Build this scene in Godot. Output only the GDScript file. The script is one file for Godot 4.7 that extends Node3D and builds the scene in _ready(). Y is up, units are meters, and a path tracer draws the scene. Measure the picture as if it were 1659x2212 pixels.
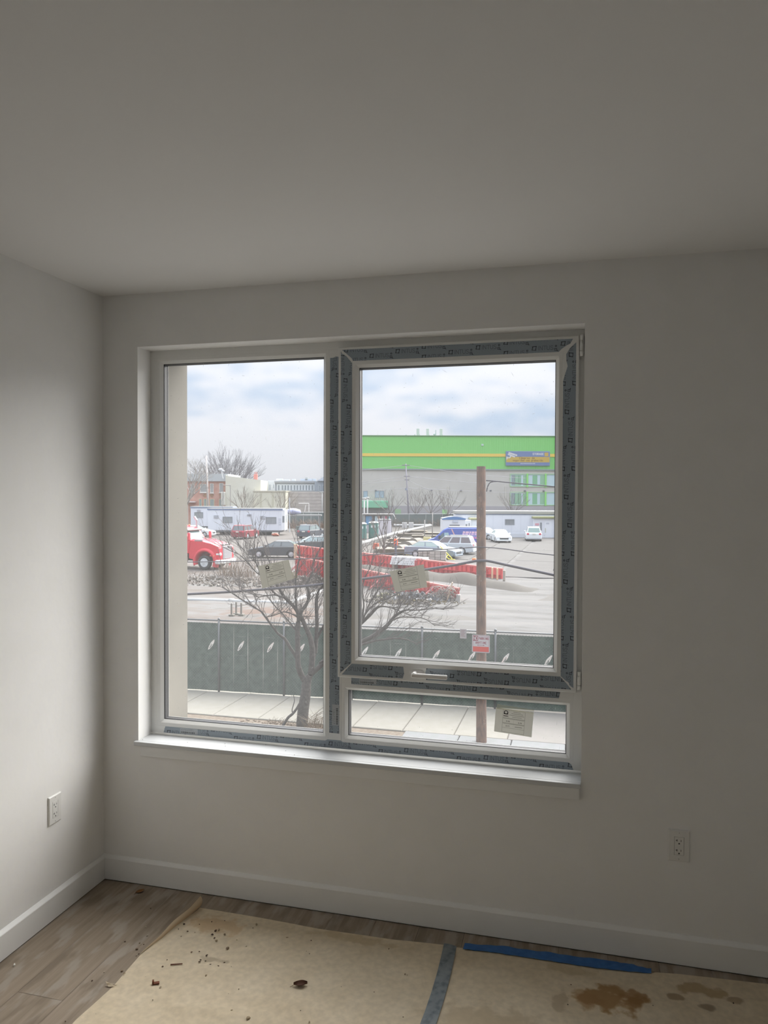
extends Node3D
# A bare new room with a large window; a building site and a car park lie beyond it. Metres, y up; the room's floor is y = 0.

const GY := -3.508   # the street outside
var M := {}
var rng := RandomNumberGenerator.new()

func _ready() -> void:
	rng.seed = 7
	camera_and_light()
	materials()
	room()
	window()
	floor_cover()
	outlets()
	window_labels()
	street()
	near_tree()
	site_ground()
	site_things()
	vehicles()
	trailers()
	buildings()
	far_trees()

func camera_and_light() -> void:
	var cam := Camera3D.new()
	cam.name = "camera"
	cam.fov = 68.3925
	cam.near = 0.05
	cam.far = 900.0
	cam.position = Vector3(2.037, 1.692, 2.900)
	cam.rotation = Vector3(-0.018650, 0.255325, 0.003716)
	add_child(cam)
	cam.current = true
	var we := WorldEnvironment.new()
	we.name = "daylight"
	var e := Environment.new()
	e.background_mode = Environment.BG_SKY
	e.tonemap_mode = Environment.TONE_MAPPER_LINEAR
	e.tonemap_exposure = 1.0
	e.sdfgi_enabled = true
	e.ssao_enabled = true
	e.ssil_enabled = true
	var sky := Sky.new()
	var pm := PanoramaSkyMaterial.new()
	pm.panorama = overcast_sky()
	sky.sky_material = pm
	e.sky = sky
	we.environment = e
	add_child(we)
	# the veiled sun behind the cloud, high on the right: a broad, soft light
	var sun := DirectionalLight3D.new()
	sun.name = "veiled_sun"
	sun.light_energy = 3.3
	sun.light_color = Color(1.0, 0.985, 0.96)
	sun.light_angular_distance = 80.0
	sun.shadow_enabled = true
	sun.look_at_from_position(Vector3(0.34, 0.80, -0.68), Vector3.ZERO)
	add_child(sun)

func overcast_sky() -> ImageTexture:
	var w := 1024
	var h := 512
	var im := Image.create(w, h, false, Image.FORMAT_RGBF)
	var n := FastNoiseLite.new()
	n.seed = 264
	n.noise_type = FastNoiseLite.TYPE_SIMPLEX_SMOOTH
	n.fractal_octaves = 5
	n.frequency = 0.9
	for j in h:
		var th := PI * (j + 0.5) / h
		var y := cos(th)
		var s := sin(th)
		for i in w:
			var ph := TAU * (i + 0.5) / w
			var d := Vector3(sin(ph) * s, y, -cos(ph) * s)
			if y < -0.03:
				im.set_pixel(i, j, Color(0.5, 0.49, 0.47))
				continue
			var yy := maxf(y, 0.0)
			var k := n.get_noise_3d(d.x * 1.6 + 3.0, yy * 9.0, d.z * 1.6) + 0.55 * n.get_noise_3d(d.x * 7.0, yy * 34.0 + 4.0, d.z * 7.0) + 0.25 * n.get_noise_3d(d.x * 22.0, yy * 70.0, d.z * 22.0)
			var t := smoothstep(-0.42, 0.20, k)
			var c := Color(0.43, 0.54, 0.69).lerp(Color(0.72, 0.74, 0.79), t)
			c = c.lerp(Color(0.71, 0.73, 0.77), exp(-yy * 18.0) * 0.4)
			c = c * (1.0 + 3.0 * pow(yy, 1.1))
			im.set_pixel(i, j, c)
	return ImageTexture.create_from_image(im)

# ---------------------------------------------------------------- naming
func numbered(called: String, parent: Node) -> String:
	if not parent.has_node(NodePath(called)):
		return called
	var k := 1
	while parent.has_node(NodePath("%s_%03d" % [called, k])):
		k += 1
	return "%s_%03d" % [called, k]

var counts := {}
func join(o: Node, called: String, parent: Node) -> void:
	var key := [parent.get_instance_id(), called]
	var k: int = counts.get(key, 0)
	counts[key] = k + 1
	o.name = called if k == 0 else "%s_%03d" % [called, k]
	parent.add_child(o, true)

func thing(called: String, label: String, category: String, at := Vector3.ZERO, turn := 0.0, group := "") -> Node3D:
	var o := Node3D.new()
	join(o, called, self)
	o.position = at
	o.rotation.y = turn
	tag(o, label, category, group)
	return o

func tag(o: Node, label: String, category: String, group := "") -> Node:
	o.set_meta("label", label)
	o.set_meta("category", category)
	if group:
		o.set_meta("group", group)
	return o

func dup(src: Node3D, called: String, at: Vector3, turn: float, label: String, group := "") -> Node3D:
	var r: Node3D = src.duplicate()
	join(r, called, self)
	r.position = at
	r.rotation.y = turn
	r.set_meta("label", label)
	if group:
		r.set_meta("group", group)
	return r

func obj(called: String, st: SurfaceTool, m: Material, parent: Node = null) -> MeshInstance3D:
	st.generate_normals()
	return inst(called, st.commit(), m, parent)

func inst(called: String, mesh: Mesh, m: Material, parent: Node = null) -> MeshInstance3D:
	var o := MeshInstance3D.new()
	o.mesh = mesh
	o.material_override = m
	join(o, called, parent if parent else self)
	return o

func struct(called: String, st: SurfaceTool, m: Material, parent: Node = null) -> MeshInstance3D:
	var o := obj(called, st, m, parent)
	if parent == null:
		o.set_meta("kind", "structure")
	return o

func stuff(o: Node) -> Node:
	o.set_meta("kind", "stuff")
	return o

# ---------------------------------------------------------------- shapes (corners run anticlockwise as seen from outside)
func nb(smooth := false) -> SurfaceTool:
	var st := SurfaceTool.new()
	st.begin(Mesh.PRIMITIVE_TRIANGLES)
	st.set_smooth_group(0 if smooth else -1)
	return st

func tri(st: SurfaceTool, a: Vector3, b: Vector3, c: Vector3) -> void:
	st.set_uv(Vector2.ZERO)
	st.add_vertex(a)
	st.add_vertex(c)
	st.add_vertex(b)

func quad(st: SurfaceTool, a: Vector3, b: Vector3, c: Vector3, d: Vector3) -> void:
	tri(st, a, b, c)
	tri(st, a, c, d)

func quv(st: SurfaceTool, p: Array, uv: Array) -> void:
	for k in [0, 2, 1, 0, 3, 2]:
		st.set_uv(uv[k])
		st.add_vertex(p[k])

func box(st: SurfaceTool, lo: Vector3, hi: Vector3, x := Transform3D.IDENTITY) -> void:
	var p := []
	for k in 8:
		p.append(x * Vector3(hi.x if k & 1 else lo.x, hi.y if k & 2 else lo.y, hi.z if k & 4 else lo.z))
	for f in [[4, 5, 7, 6], [1, 0, 2, 3], [5, 1, 3, 7], [0, 4, 6, 2], [6, 7, 3, 2], [0, 1, 5, 4]]:
		quad(st, p[f[0]], p[f[1]], p[f[2]], p[f[3]])

# a box with chamfered edges
func cbox(st: SurfaceTool, lo: Vector3, hi: Vector3, c: float, x := Transform3D.IDENTITY) -> void:
	var m := (lo + hi) * 0.5
	var h := (hi - lo) * 0.5
	c = minf(c, minf(h.x, minf(h.y, h.z)) * 0.95)
	var P := func(sx: float, sy: float, sz: float, ax: int) -> Vector3:
		var q := Vector3(h.x - c, h.y - c, h.z - c)
		q[ax] += c
		return x * (m + Vector3(q.x * sx, q.y * sy, q.z * sz))
	for ax in 3:
		var u := (ax + 1) % 3
		var v := (ax + 2) % 3
		for s in [-1.0, 1.0]:
			var q := []
			for t in [[-1.0, -1.0], [1.0, -1.0], [1.0, 1.0], [-1.0, 1.0]]:
				var sg := Vector3.ZERO
				sg[ax] = s
				sg[u] = t[0]
				sg[v] = t[1]
				q.append(P.call(sg.x, sg.y, sg.z, ax))
			if s > 0:
				quad(st, q[0], q[1], q[2], q[3])
			else:
				quad(st, q[3], q[2], q[1], q[0])
		for su in [-1.0, 1.0]:
			for sv in [-1.0, 1.0]:
				var a0 := Vector3.ZERO
				a0[ax] = -1.0
				a0[u] = su
				a0[v] = sv
				var a1 := a0
				a1[ax] = 1.0
				var q0: Vector3 = P.call(a0.x, a0.y, a0.z, u)
				var q1: Vector3 = P.call(a1.x, a1.y, a1.z, u)
				var r0: Vector3 = P.call(a0.x, a0.y, a0.z, v)
				var r1: Vector3 = P.call(a1.x, a1.y, a1.z, v)
				if su * sv > 0:
					quad(st, q0, r0, r1, q1)
				else:
					quad(st, r0, q0, q1, r1)
	for sx in [-1.0, 1.0]:
		for sy in [-1.0, 1.0]:
			for sz in [-1.0, 1.0]:
				var a: Vector3 = P.call(sx, sy, sz, 0)
				var b: Vector3 = P.call(sx, sy, sz, 1)
				var d: Vector3 = P.call(sx, sy, sz, 2)
				if sx * sy * sz > 0:
					tri(st, a, b, d)
				else:
					tri(st, a, d, b)

func basis_for(a: Vector3, b: Vector3) -> Basis:
	var z := (b - a).normalized()
	var r := Vector3.UP if absf(z.y) < 0.95 else Vector3.RIGHT
	var x := r.cross(z).normalized()
	return Basis(x, z.cross(x), z)

func cyl(st: SurfaceTool, a: Vector3, b: Vector3, r0: float, r1: float, n := 12, caps := true) -> void:
	var q := basis_for(a, b)
	for i in n:
		var t0 := TAU * i / n
		var t1 := TAU * (i + 1) / n
		var u0 := q.x * cos(t0) + q.y * sin(t0)
		var u1 := q.x * cos(t1) + q.y * sin(t1)
		quad(st, a + u0 * r0, a + u1 * r0, b + u1 * r1, b + u0 * r1)
		if caps:
			if r1 > 0.0:
				tri(st, b, b + u0 * r1, b + u1 * r1)
			if r0 > 0.0:
				tri(st, a, a + u1 * r0, a + u0 * r0)

func tube(st: SurfaceTool, pts: PackedVector3Array, r0: float, r1: float, n := 6) -> void:
	var prev := []
	var m := pts.size()
	for k in m:
		var q := basis_for(pts[maxi(k - 1, 0)], pts[mini(k + 1, m - 1)])
		var r := lerpf(r0, r1, float(k) / maxf(m - 1, 1))
		var ring := []
		for i in n:
			var t := TAU * i / n
			ring.append(pts[k] + (q.x * cos(t) + q.y * sin(t)) * r)
		if k:
			for i in n:
				var j := (i + 1) % n
				quad(st, prev[i], prev[j], ring[j], ring[i])
		prev = ring

# a flat outline (anticlockwise in its own x, y) with thickness d along its own z; its front carries its own x, y as UV
func plate(st: SurfaceTool, poly: PackedVector2Array, x: Transform3D, d: float, uvx := Transform2D.IDENTITY) -> void:
	if Geometry2D.is_polygon_clockwise(poly) == false and signed_area(poly) < 0.0 or signed_area(poly) < 0.0:
		poly.reverse()
	var ix := Geometry2D.triangulate_polygon(poly)
	for k in range(0, ix.size(), 3):
		var t := [poly[ix[k]], poly[ix[k + 1]], poly[ix[k + 2]]]
		if (t[1] - t[0]).cross(t[2] - t[0]) < 0.0:
			t = [t[0], t[2], t[1]]
		for q in [0, 2, 1]:
			st.set_uv(uvx * t[q])
			st.add_vertex(x * Vector3(t[q].x, t[q].y, d))
		if d != 0.0:
			for q in [0, 1, 2]:
				st.set_uv(uvx * t[q])
				st.add_vertex(x * Vector3(t[q].x, t[q].y, 0.0))
	if d == 0.0:
		return
	for k in poly.size():
		var a := poly[k]
		var b := poly[(k + 1) % poly.size()]
		quv(st, [x * Vector3(a.x, a.y, 0), x * Vector3(b.x, b.y, 0), x * Vector3(b.x, b.y, d), x * Vector3(a.x, a.y, d)], [uvx * a, uvx * b, uvx * b, uvx * a])

func signed_area(p: PackedVector2Array) -> float:
	var s := 0.0
	for k in p.size():
		s += p[k].cross(p[(k + 1) % p.size()])
	return s

func rect(x0: float, y0: float, x1: float, y1: float) -> PackedVector2Array:
	return PackedVector2Array([Vector2(x0, y0), Vector2(x1, y0), Vector2(x1, y1), Vector2(x0, y1)])

func rrect(x0: float, y0: float, x1: float, y1: float, r: float, n := 4) -> PackedVector2Array:
	var p := PackedVector2Array()
	for c in [[x1 - r, y0 + r, -90], [x1 - r, y1 - r, 0], [x0 + r, y1 - r, 90], [x0 + r, y0 + r, 180]]:
		for k in n + 1:
			var t := deg_to_rad(c[2] + 90.0 * k / n)
			p.append(Vector2(c[0] + cos(t) * r, c[1] + sin(t) * r))
	return p

# a mitred profile run round a rectangle in the xy plane; profile: (inset, z) pairs from the outside in
func rect_sweep(st: SurfaceTool, x0: float, y0: float, x1: float, y1: float, prof: Array) -> void:
	for k in prof.size() - 1:
		var a: Vector2 = prof[k]
		var b: Vector2 = prof[k + 1]
		var ra := [Vector3(x0 + a.x, y0 + a.x, a.y), Vector3(x1 - a.x, y0 + a.x, a.y), Vector3(x1 - a.x, y1 - a.x, a.y), Vector3(x0 + a.x, y1 - a.x, a.y)]
		var rb := [Vector3(x0 + b.x, y0 + b.x, b.y), Vector3(x1 - b.x, y0 + b.x, b.y), Vector3(x1 - b.x, y1 - b.x, b.y), Vector3(x0 + b.x, y1 - b.x, b.y)]
		for i in 4:
			var j := (i + 1) % 4
			quad(st, ra[i], ra[j], rb[j], rb[i])

func lathe(st: SurfaceTool, prof: Array, x: Transform3D, n := 16) -> void:
	for k in prof.size() - 1:
		var a: Vector2 = prof[k]
		var b: Vector2 = prof[k + 1]
		for i in n:
			var t0 := TAU * i / n
			var t1 := TAU * (i + 1) / n
			var a0 := x * Vector3(a.x * cos(t0), a.y, -a.x * sin(t0))
			var a1 := x * Vector3(a.x * cos(t1), a.y, -a.x * sin(t1))
			var b0 := x * Vector3(b.x * cos(t0), b.y, -b.x * sin(t0))
			var b1 := x * Vector3(b.x * cos(t1), b.y, -b.x * sin(t1))
			if a.x > 0.0:
				tri(st, a0, a1, b1)
			if b.x > 0.0:
				tri(st, a0, b1, b0)

func blob(st: SurfaceTool, c: Vector3, r: Vector3, wob := 0.0, n := 8, m := 5) -> void:
	var rings := []
	for j in m + 1:
		var th := PI * j / m
		var ring := []
		for i in n:
			var ph := TAU * i / n
			var d := Vector3(sin(th) * cos(ph), cos(th), -sin(th) * sin(ph))
			var k := 1.0 + (rng.randf_range(-wob, wob) if j > 0 and j < m else 0.0)
			ring.append(c + d * r * k)
		rings.append(ring)
	for j in m:
		for i in n:
			var i2 := (i + 1) % n
			if j > 0:
				tri(st, rings[j][i], rings[j + 1][i2], rings[j][i2])
			if j < m - 1:
				tri(st, rings[j][i], rings[j + 1][i], rings[j + 1][i2])
			elif j == m - 1:
				tri(st, rings[j][i], rings[m][0], rings[j][i2])

# a height-field patch: f(u, v) gives the point for u, v in 0..1
func sheet(st: SurfaceTool, nu: int, nv: int, f: Callable, uvs := false) -> void:
	var g := []
	for j in nv + 1:
		for i in nu + 1:
			g.append(f.call(float(i) / nu, float(j) / nv))
	for j in nv:
		for i in nu:
			var q := [j * (nu + 1) + i, j * (nu + 1) + i + 1, (j + 1) * (nu + 1) + i + 1, (j + 1) * (nu + 1) + i]
			for k in [0, 2, 1, 0, 3, 2]:
				var at: int = q[k]
				if uvs:
					st.set_uv(Vector2(float(at % (nu + 1)) / nu, float(at / (nu + 1)) / nv))
				else:
					st.set_uv(Vector2.ZERO)
				st.add_vertex(g[at])

func xf(at: Vector3, turn_deg := 0.0) -> Transform3D:
	return Transform3D(Basis(Vector3.UP, deg_to_rad(turn_deg)), at)

# ---------------------------------------------------------------- materials
func mat(key: String, c: Color, rough := 0.8, metal := 0.0) -> StandardMaterial3D:
	if M.has(key):
		return M[key]
	var m := StandardMaterial3D.new()
	m.resource_name = key
	m.albedo_color = c
	m.roughness = rough
	m.metallic = metal
	M[key] = m
	return m

func hexm(h: String, rough := 0.7, metal := 0.0) -> StandardMaterial3D:
	return mat("c" + h + str(rough) + str(metal), Color(h), rough, metal)

func noise_tex(sd: int, freq: float, oct: int, size := 256, ramp: Array = [], normal := false) -> NoiseTexture2D:
	var t := NoiseTexture2D.new()
	var n := FastNoiseLite.new()
	n.seed = sd
	n.frequency = freq
	n.fractal_octaves = oct
	t.noise = n
	t.width = size
	t.height = size
	t.seamless = true
	if normal:
		t.as_normal_map = true
		t.bump_strength = 2.0
	if ramp.size():
		var g := Gradient.new()
		g.offsets = PackedFloat32Array()
		var off := PackedFloat32Array()
		var col := PackedColorArray()
		for r in ramp:
			off.append(r[0])
			col.append(Color(r[1]))
		g.offsets = off
		g.colors = col
		t.color_ramp = g
	return t

func noisy(key: String, ramp: Array, scale: float, rough := 0.85, sd := 1, oct := 4, freq := 0.02, bump := 0.0, world := true) -> StandardMaterial3D:
	var m := mat(key, Color.WHITE, rough)
	m.albedo_texture = noise_tex(sd, freq, oct, 256, ramp)
	m.uv1_triplanar = true
	m.uv1_world_triplanar = world
	m.uv1_scale = Vector3.ONE * scale
	if bump > 0.0:
		m.heightmap_enabled = true
		m.heightmap_texture = noise_tex(sd + 40, freq * 2.0, 4)
		m.heightmap_scale = bump
	return m

func glass(key: String, alpha: float, c := Color(0.8, 0.83, 0.83)) -> StandardMaterial3D:
	var m := mat(key, Color(c, alpha), 0.03)
	m.transparency = BaseMaterial3D.TRANSPARENCY_ALPHA
	m.metallic_specular = 0.4
	return m

func materials() -> void:
	var w := noisy("wall_paint", [[0.0, "#f0efec"], [1.0, "#f3f2f0"]], 0.9, 0.85, 3)
	w.normal_enabled = true
	w.normal_texture = noise_tex(11, 0.09, 3, 256, [], true)
	w.normal_scale = 0.06
	mat("ceiling_paint", Color("#f1f0ee"), 0.9)
	mat("trim_paint", Color("#f0f0ee"), 0.45)
	mat("pvc", Color("#e9e9e6"), 0.35)
	mat("gasket", Color("#17181c"), 0.5)
	mat("spacer", Color("#1d1e22"), 0.5)
	mat("black", Color("#101010"), 0.6)
	mat("chrome", Color("#c9cbcd"), 0.25, 1.0)
	var pn := glass("pane", 0.05)
	pn.backlight_enabled = true   # dust on the panes scatters a little of the daylight
	pn.backlight = Color(0.315, 0.315, 0.315)
	noisy("stucco", [[0.0, "#77736b"], [1.0, "#848077"]], 0.5, 0.9, 8)

# ---------------------------------------------------------------- the room
const WX0 := 0.1735
const WX1 := 2.0465
const WY0 := 0.6365
const WY1 := 2.342
const CH := 2.57

func room() -> void:
	var wp: Material = M.wall_paint
	var st := nb()
	var d := -0.19
	box(st, Vector3(-0.2, -0.2, d), Vector3(WX0, 2.75, 0))
	box(st, Vector3(WX1, -0.2, d), Vector3(3.2, 2.75, 0))
	box(st, Vector3(WX0, -0.2, d), Vector3(WX1, WY0 - 0.018, 0))
	box(st, Vector3(WX0, WY1, d), Vector3(WX1, 2.75, 0))
	struct("wall_back", st, wp)
	st = nb()
	box(st, Vector3(-0.2, -0.2, 0), Vector3(0, 2.75, 4.1))
	struct("wall_left", st, wp)
	st = nb()
	box(st, Vector3(2.95, -0.2, 0), Vector3(3.2, 2.75, 4.1))
	struct("wall_right", st, wp)
	st = nb()
	box(st, Vector3(0, -0.2, 3.9), Vector3(2.95, 2.75, 4.1))
	struct("wall_front", st, wp)
	st = nb()
	box(st, Vector3(0, CH, 0), Vector3(2.95, 2.75, 3.9))
	struct("ceiling", st, M.ceiling_paint)
	# the outside of the building: a stuccoed wall whose reveal shows through the left pane
	st = nb()
	var e0 := -0.19
	var e1 := -0.432
	box(st, Vector3(-9, GY, e1), Vector3(0.17, 7, e0))
	box(st, Vector3(2.06, GY, e1), Vector3(11, 7, e0))
	box(st, Vector3(0.17, GY, e1), Vector3(2.06, 0.56, e0))
	box(st, Vector3(0.17, 2.41, e1), Vector3(2.06, 7, e0))
	struct("wall_outside", st, M.stucco)
	# skirting with a sloped top, hung a few millimetres above the floor
	for s in 2:
		st = nb()
		var prof := [Vector2(0.015, 0.004), Vector2(0.015, 0.096), Vector2(0.0135, 0.0985), Vector2(0.004, 0.108), Vector2(0.0, 0.109)]
		var L := 2.95 if s == 0 else 3.9
		for k in prof.size() - 1:
			var a: Vector2 = prof[k]
			var b: Vector2 = prof[k + 1]
			if s == 0:
				quad(st, Vector3(0, a.y, a.x), Vector3(L, a.y, a.x), Vector3(L, b.y, b.x), Vector3(0, b.y, b.x))
			else:
				quad(st, Vector3(a.x, a.y, L), Vector3(a.x, a.y, 0), Vector3(b.x, b.y, 0), Vector3(b.x, b.y, L))
		if s == 0:
			quad(st, Vector3(0, 0.004, 0), Vector3(L, 0.004, 0), Vector3(L, 0.004, 0.015), Vector3(0, 0.004, 0.015))
		else:
			quad(st, Vector3(0, 0.004, L), Vector3(0, 0.004, 0), Vector3(0.015, 0.004, 0), Vector3(0.015, 0.004, L))
		struct(["baseboard_back", "baseboard_left"][s], st, M.trim_paint)
	# window board and the apron under it
	st = nb()
	cbox(st, Vector3(WX0 - 0.0005, WY0 - 0.0255, -0.102), Vector3(WX1 + 0.0005, WY0 - 0.0085, 0.0), 0.001)
	cbox(st, Vector3(WX0 - 0.011, WY0 - 0.0255, 0.0), Vector3(WX1, WY0 - 0.0085, 0.0205), 0.0015)
	var sill := struct("trim_1", st, mat("sill_board", Color("#d3d5d6"), 0.4))
	tag(sill, "white painted board lying along the bottom of the window", "window sill")
	st = nb()
	for q in [[0.5600, -0.0559], [0.5738, -0.0308], [0.8461, -0.0414], [0.9006, -0.0031], [0.3952, -0.0300], [0.7344, -0.0909], [0.1869, -0.0120]]:
		blob(st, Vector3(q[0], WY0 - 0.0082, q[1]), Vector3(0.0022, 0.0009, 0.0018), 0.2, 6, 4)
	obj("speck", st, hexm("4a4540"), sill)
	st = nb()
	cbox(st, Vector3(WX0 + 0.017, 0.5655, 0.0), Vector3(WX1 - 0.005, WY0 - 0.0255, 0.012), 0.001)
	struct("trim_2", st, M.trim_paint)
	# floor: a slab, and the boards that the covering leaves bare
	st = nb()
	box(st, Vector3(0, -0.2, 0), Vector3(2.95, -0.006, 3.9))
	var fl := struct("floor", st, mat("underlay", Color("#4c463d"), 0.95))
	var vars := []
	for k in 4:
		var m := StandardMaterial3D.new()
		m.resource_name = "board_%d" % k
		m.albedo_texture = board_texture(k)
		m.roughness = 0.62
		vars.append(m)
	var x := 0.012
	var col := 0
	var bw := 0.178
	while x < 2.93:
		var z := 0.012
		var first := rng.randf_range(0.35, 1.1)
		while z < 2.6:
			var z1 := minf(z + first, 2.6)
			first = 1.22
			if x < 1.0 or z < 0.45:
				st = nb()
				var u0 := rng.randf() * 0.3
				var hi := Vector3(minf(x + bw, 2.948), 0.0, z1)
				box(st, Vector3(x + 0.0006, -0.006, z + 0.0006), hi - Vector3(0.0006, 0.0015, 0.0006))
				quv(st, [Vector3(x + 0.0006, 0, z1 - 0.0006), Vector3(hi.x - 0.0006, 0, z1 - 0.0006), Vector3(hi.x - 0.0006, 0, z + 0.0006), Vector3(x + 0.0006, 0, z + 0.0006)],
					[Vector2(0, u0 + (z1 - z) / 1.6), Vector2(1, u0 + (z1 - z) / 1.6), Vector2(1, u0), Vector2(0, u0)])
				obj("board", st, vars[rng.randi() % 4], fl)
			z = z1
		x += bw
		col += 1

func board_texture(k: int) -> ImageTexture:
	var w := 128
	var h := 512
	var im := Image.create(w, h, false, Image.FORMAT_RGB8)
	var n := FastNoiseLite.new()
	n.seed = 30 + k
	n.fractal_octaves = 4
	n.frequency = 0.03
	var dust := FastNoiseLite.new()
	dust.seed = 90 + k
	dust.frequency = 0.012
	dust.fractal_octaves = 5
	var a := Color("#8c7e6d")
	var b := Color("#a09180")
	for j in h:
		for i in w:
			var t := clampf(0.5 + n.get_noise_2d(i * 1.6, j * 0.10) * 0.8 + n.get_noise_2d(i * 6.0 + 300, j * 0.3) * 0.3, 0, 1)
			var c := a.lerp(b, t)
			var q := smoothstep(-0.05, 0.4, dust.get_noise_2d(i * 1.2, j * 0.9))
			c = c.lerp(Color("#a9a095"), q * 0.7)
			var q2 := smoothstep(0.1, 0.45, dust.get_noise_2d(i * 1.1 + 900, j * 0.7))
			c = c.lerp(Color("#776a5a"), q2 * 0.55)
			im.set_pixel(i, j, c)
	return ImageTexture.create_from_image(im)

# ---------------------------------------------------------------- window
func stroke(im: Image, pts: Array, half: float, c: Color) -> void:
	for k in pts.size() - 1:
		var a: Vector2 = pts[k]
		var b: Vector2 = pts[k + 1]
		var lo := Vector2(minf(a.x, b.x), minf(a.y, b.y)) - Vector2.ONE * (half + 1)
		var hi := Vector2(maxf(a.x, b.x), maxf(a.y, b.y)) + Vector2.ONE * (half + 1)
		for y in range(int(lo.y), int(hi.y) + 1):
			for x in range(int(lo.x), int(hi.x) + 1):
				var p := Vector2(x + 0.5, y + 0.5)
				var q := Geometry2D.get_closest_point_to_segment(p, a, b)
				var t := clampf(half + 0.5 - p.distance_to(q), 0, 1)
				if t > 0.0:
					var xx := posmod(x, im.get_width())
					var yy := posmod(y, im.get_height())
					im.set_pixel(xx, yy, im.get_pixel(xx, yy).lerp(c, t))

const FILM_W := 0.327
const FILM_H := 0.0414
func film_texture() -> ImageTexture:
	var w := 1024
	var h := 130
	var im := Image.create(w, h, false, Image.FORMAT_RGB8)
	im.fill(Color("#97a2ac"))
	var s := w / 327.0   # pixels to a millimetre
	var ink := Color("#5d656a")
	var dark := Color("#15181b")
	for k in 3:
		var o := Vector2(20 + 109.0 * k, 22 - 13.8 * k) * s
		var at := func(x: float, y: float) -> Vector2: return o + Vector2(x, y) * s
		# the mark: a leaning square whose sides run past its corners
		stroke(im, [at.call(-8, -6), at.call(-5, -7), at.call(8.5, -7.5)], 1.1 * s, dark)
		stroke(im, [at.call(7.5, -8), at.call(5, 7.5)], 1.1 * s, dark)
		stroke(im, [at.call(7, 7), at.call(-7, 6)], 0.9 * s, dark)
		stroke(im, [at.call(-5, -7), at.call(-8.5, 6.5)], 1.2 * s, dark)
		# I N T U S
		stroke(im, [at.call(16, -8), at.call(16, 8)], 0.75 * s, ink)
		stroke(im, [at.call(21, 8), at.call(21, -8), at.call(31, 8), at.call(31, -8)], 0.75 * s, ink)
		stroke(im, [at.call(34, -8), at.call(46, -8)], 0.75 * s, ink)
		stroke(im, [at.call(40, -8), at.call(40, 8)], 0.75 * s, ink)
		stroke(im, [at.call(48, -8), at.call(48, 3), at.call(49.5, 6.5), at.call(53, 8), at.call(56.5, 6.5), at.call(58, 3), at.call(58, -8)], 0.75 * s, ink)
		stroke(im, [at.call(71, -5), at.call(69.5, -7.4), at.call(66.5, -8), at.call(63, -7), at.call(62, -4.5), at.call(63.5, -1.8), at.call(69, 0.8), at.call(71.5, 3.5), at.call(70.5, 6.8), at.call(67, 8), at.call(63.5, 7.4), at.call(61.5, 4.8)], 0.75 * s, ink)
		# a ring, a small box with a foot, a dotted line
		var ring := []
		for i in 9:
			ring.append(at.call(82 + 3.0 * cos(TAU * i / 8), -6 + 3.0 * sin(TAU * i / 8)))
		stroke(im, ring, 0.8 * s, dark)
		stroke(im, [at.call(77, 3), at.call(85, 3), at.call(85, 11), at.call(77, 11), at.call(77, 3)], 0.7 * s, dark)
		stroke(im, [at.call(79.5, 3), at.call(79.5, 11)], 0.3 * s, ink)
		stroke(im, [at.call(77, 7), at.call(85, 7)], 0.3 * s, ink)
		stroke(im, [at.call(86, 9), at.call(87, 13), at.call(90, 13)], 0.8 * s, dark)
		for i in 7:
			var p: Vector2 = at.call(-6 + i * 11.0, 14)
			stroke(im, [p, p + Vector2(2, 0)], 0.55 * s, ink)
	im.generate_mipmaps()
	return ImageTexture.create_from_image(im)

func film(parent: Node, poly: Array, z: float, turn: float, off: Vector2, called := "protective_film") -> MeshInstance3D:
	var st := nb()
	# film runs along its own x; turn it so that the print reads as on the frame
	var r := Transform2D(deg_to_rad(turn), Vector2.ZERO)
	var uvx := Transform2D(Vector2(1.0 / FILM_W, 0), Vector2(0, -1.0 / FILM_H), off) * r
	plate(st, PackedVector2Array(poly), Transform3D(Basis.IDENTITY, Vector3(0, 0, z)), 0.0006, uvx)
	return obj(called, st, M.film, parent)

func glazing(parent: Node, x0: float, y0: float, x1: float, y1: float, z: float) -> void:
	var st := nb()
	rect_sweep(st, x0, y0, x1, y1, [Vector2(0, z), Vector2(0.0135, z), Vector2(0.0150, z - 0.001), Vector2(0.0265, z - 0.0135)])
	obj("glazing_bead", st, M.pvc, parent)
	st = nb()
	rect_sweep(st, x0, y0, x1, y1, [Vector2(0.0265, z - 0.0135), Vector2(0.0285, z - 0.0155), Vector2(0.0285, z - 0.020)])
	obj("gasket", st, M.gasket, parent)
	st = nb()
	rect_sweep(st, x0, y0, x1, y1, [Vector2(0.0283, z - 0.0205), Vector2(0.0283, z - 0.040), Vector2(0.0292, z - 0.0405), Vector2(0.0292, z - 0.047)])
	obj("spacer", st, M.spacer, parent)
	st = nb()
	rect_sweep(st, x0, y0, x1, y1, [Vector2(0.0292, z - 0.047), Vector2(0.0300, z - 0.0475), Vector2(0.0300, z - 0.0485), Vector2(0.0, z - 0.076), Vector2(0.0, z - 0.088)])
	obj("outer_rebate", st, M.pvc, parent)
	st = nb()
	var i := 0.0275
	var zz := z - 0.019
	quv(st, [Vector3(x0 + i, y0 + i, zz), Vector3(x1 - i, y0 + i, zz), Vector3(x1 - i, y1 - i, zz), Vector3(x0 + i, y1 - i, zz)], [Vector2(0, 1), Vector2(1, 1), Vector2(1, 0), Vector2(0, 0)])
	obj("pane", st, M.pane, parent)

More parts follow.
